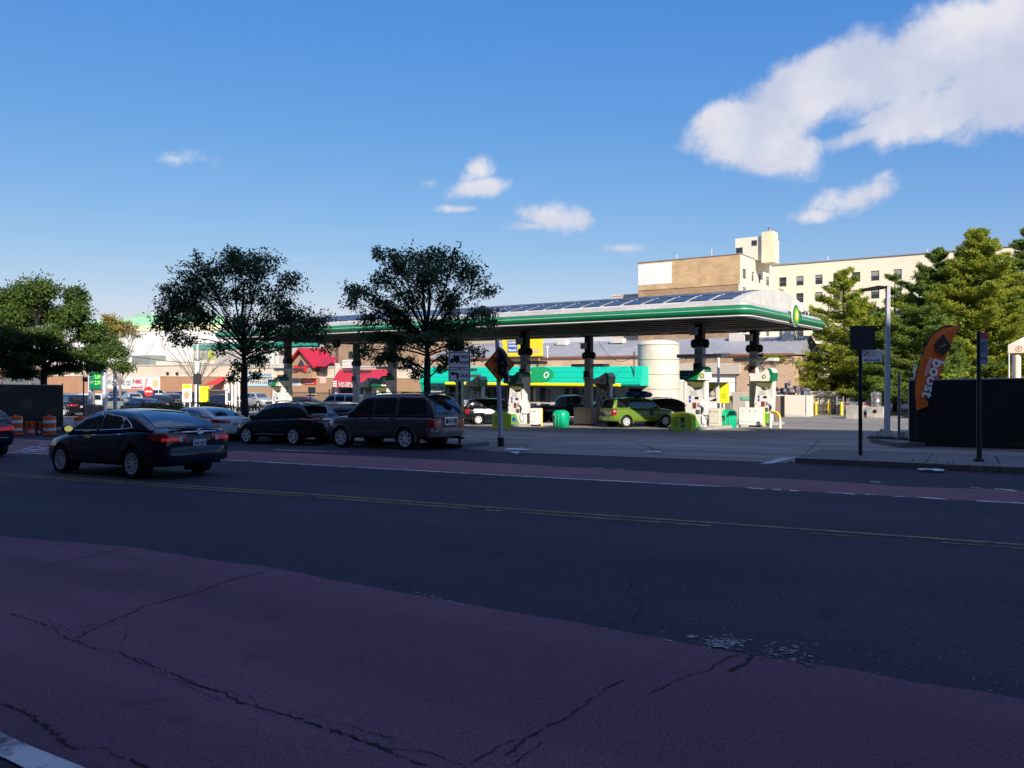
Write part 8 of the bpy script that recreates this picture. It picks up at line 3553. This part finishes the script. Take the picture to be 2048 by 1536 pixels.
def pine(label, px, d, py_top, spread, seed, lm, py_base_fol=785, gaps=.0, dense=1.0):
    r = random.Random(seed)
    p = at(px, d)
    t = thing('pine_tree', label, 'tree', p, FACE, 'pines on the right')
    H = hz(p, py_top)
    tr = MB()
    tr.tube([(0, 0, -.1), (.05, 0, H * .4), (-.04, 0, H * .75), (0, 0, H * .985)], .20, 8, r1=.02)
    vs, fs = [], []

    def tuft(c, s):
        for _ in range(9):
            d_ = rand_unit(r)
            d_.z = d_.z * .6 + .35
            leaf(vs, fs, c + rand_unit(r) * s * .35, d_.normalized(), rand_unit(r), s * r.uniform(.8, 1.3), s * .16)
    z = max(.9, hz(p, py_base_fol))
    while z < H - .25:
        f = (z - .5) / (H - .5)
        rad = spread * 1.38 * (1 - f) ** .85 * r.uniform(.65, 1.15) + .12
        nb = r.randint(4, 6) if f < .85 else r.randint(3, 4)
        a0 = r.uniform(0, 6.28)
        for i in range(nb):
            if r.random() < gaps:
                continue
            a = a0 + 6.283 * i / nb + r.uniform(-.45, .45)
            L_ = rad * r.uniform(.5, 1.2)
            rise = L_ * (.02 + .34 * f + r.uniform(-.06, .14))
            zb = z + r.uniform(-.32, .32)
            e = Vector((L_ * math.cos(a), L_ * math.sin(a), zb + rise))
            q = curve3(Vector((0, 0, zb)), e, Vector((0, 0, -.13 * L_)), 8)
            tr.tube(q, .035 * (1 - f) + .012, 4, r1=.008)
            side = Vector((-math.sin(a), math.cos(a), 0))
            for j in range(3, 9):
                w_ = .06 + .30 * L_ * (1 - abs(j / 8 - .55) * 1.5) * .5
                for _ in range(int((5 + 5.5 * L_ * (j / 8)) * dense)):
                    g_ = r.gauss(0, max(.05, w_))
                    c = q[j] + side * g_ + (e - q[0]).normalized() * r.uniform(-.2, .25) * max(1, L_ * .5) + Vector((0, 0, r.gauss(.04, .10) + abs(g_) * .05))
                    tuft(c, r.uniform(.14, .24))
        z += r.uniform(.42, .72) / dense ** .5
    for _ in range(14):
        tuft(Vector((r.gauss(0, .06), r.gauss(0, .06), H - r.uniform(0, .7))), .18)
    tr.build('trunk', M_BARK, t, smooth=60)
    mb = MB()
    mb.v, mb.f, mb.m = vs, [list(f) for f in fs], [0] * len(fs)
    mb.build('crown', lm, t)


pine('tallest yellow green pine behind the orange flag and bus stop', 1956, 63, 458, 6.0, 3, M_PINE, dense=2.1)
pine('dark pine just left of the tallest one, with a bushy side', 1876, 66, 505, 5.2, 4, M_PINED, dense=2.0)
pine('thin pine right of the street lamp, its tip against the cream block', 1790, 66, 545, 3.4, 5, M_PINED, gaps=.25)
pine('broad pine at the right end of the canopy above the generator', 1688, 66.5, 540, 5.2, 6, M_PINE, dense=1.25)
pine('pine at the right edge of the picture beyond the tent', 2060, 66, 455, 5.4, 7, M_PINED, dense=1.6)
pine('low spreading pine behind the street lamp and the square dark plate', 1738, 71, 605, 4.6, 9, M_PINED, py_base_fol=790, dense=1.5)
pine('small pine behind the left end of the black fence', 1850, 60, 612, 4.6, 10, M_PINED, py_base_fol=800, dense=1.8)


def hedge(label, px0, px1, d0, d1, py, w, lm, seed, lumps=1.0, name='hedge'):
    r = random.Random(seed)
    a, b = at(px0, d0), at(px1, d1)
    L_ = (b - a).length
    t = thing(name, label, 'hedge', a, math.atan2(b.y - a.y, b.x - a.x))
    h = hz(a, py)
    vs, fs = [], []
    n = int(L_ * 520 * lumps)
    for _ in range(n):
        x = r.uniform(0, L_)
        hh = h * (.92 + .08 * math.sin(x * 3.1) + .05 * math.sin(x * 7.7))
        y = r.uniform(-w, w) / 2
        z = r.uniform(.05, hh)
        if r.random() < .45:
            z = hh - r.uniform(0, .12)
        leaf(vs, fs, Vector((x, y, z)), rand_unit(r), rand_unit(r), r.uniform(.08, .16), .035)
    mb = MB()
    mb.v, mb.f, mb.m = vs, [list(f) for f in fs], [0] * len(fs)
    mb.build('foliage', lm, t)
    mb = MB()
    for k in range(int(L_ / .35)):
        x = k * .35 + .1
        mb.tube([(x, 0, -.05), (x + r.uniform(-.1, .1), r.uniform(-.15, .15), h * .7)], .012, 4)
    mb.build('stems', M_BARK, t)


hedge('clipped green hedge along the forecourt edge left of the white mast', 296, 374, 45, 43, 806, .9, M_HEDGE, 3)
hedge('small rounded green shrub right of the white mast', 400, 430, 43, 42.5, 805, .9, M_HEDGE, 4, name='shrub')
hedge('russet shrub between the green one and the white posts', 432, 462, 42.5, 42, 809, .9, M_HEDGER, 5, name='shrub')
hedge('dusty shrub at the foot of the left street tree', 474, 486, 40, 39.6, 815, .8, M_LEAFYY, 6, .8, name='shrub')
hedge('small green shrub right of the left street tree trunk', 500, 512, 40, 39.6, 812, .8, M_HEDGE, 7, .8, name='shrub')
# weeds and dead leaves along the black fence and in the gutter
r = random.Random(41)
vs, fs = [], []
a, b = gp(1742, 884), gp(2200, 907)
for _ in range(2600):
    t_ = r.random()
    q = a.lerp(b, t_)
    p = q + Vector((r.gauss(0, .1), r.gauss(-.25, .22), 0))
    p.z = gz(p.x, p.y) + .14
    leaf(vs, fs, p, (Vector((0, 0, 1)) + rand_unit(r) * .9).normalized(), rand_unit(r), r.uniform(.06, .20), .012)
mb = MB()
mb.v, mb.f, mb.m = vs, [list(f) for f in fs], [0] * len(fs)
o = mb.build('weeds', leaf_mat('weed_blades', (.03, .045, .02), (.09, .08, .035)))
o['kind'] = 'stuff'
tag(o, 'thin weeds along the foot of the black screened fence', 'weeds')
vs, fs = [], []
for _ in range(900):
    x = r.choice((r.uniform(-4.5, 12), r.uniform(-1.5, 3.5)))
    y = yat(KERB_R, x) - abs(r.gauss(.0, .22)) + r.choice((0, 0, .35)) * r.random()
    y -= .02
    p = Vector((x, y, gz(x, y) + (.15 if y > yat(KERB_R, x) else .012)))
    leaf(vs, fs, p, (rand_unit(r) + Vector((0, 0, .2))).normalized(), Vector((0, 0, 1)), r.uniform(.04, .10), .022)
mb = MB()
mb.v, mb.f, mb.m = vs, [list(f) for f in fs], [0] * len(fs)
o = mb.build('fallen_leaves', leaf_mat('dead_leaves', (.05, .035, .02), (.16, .10, .04)))
o['kind'] = 'stuff'
tag(o, 'dead leaves lying in the gutter by the bus stop', 'leaves')
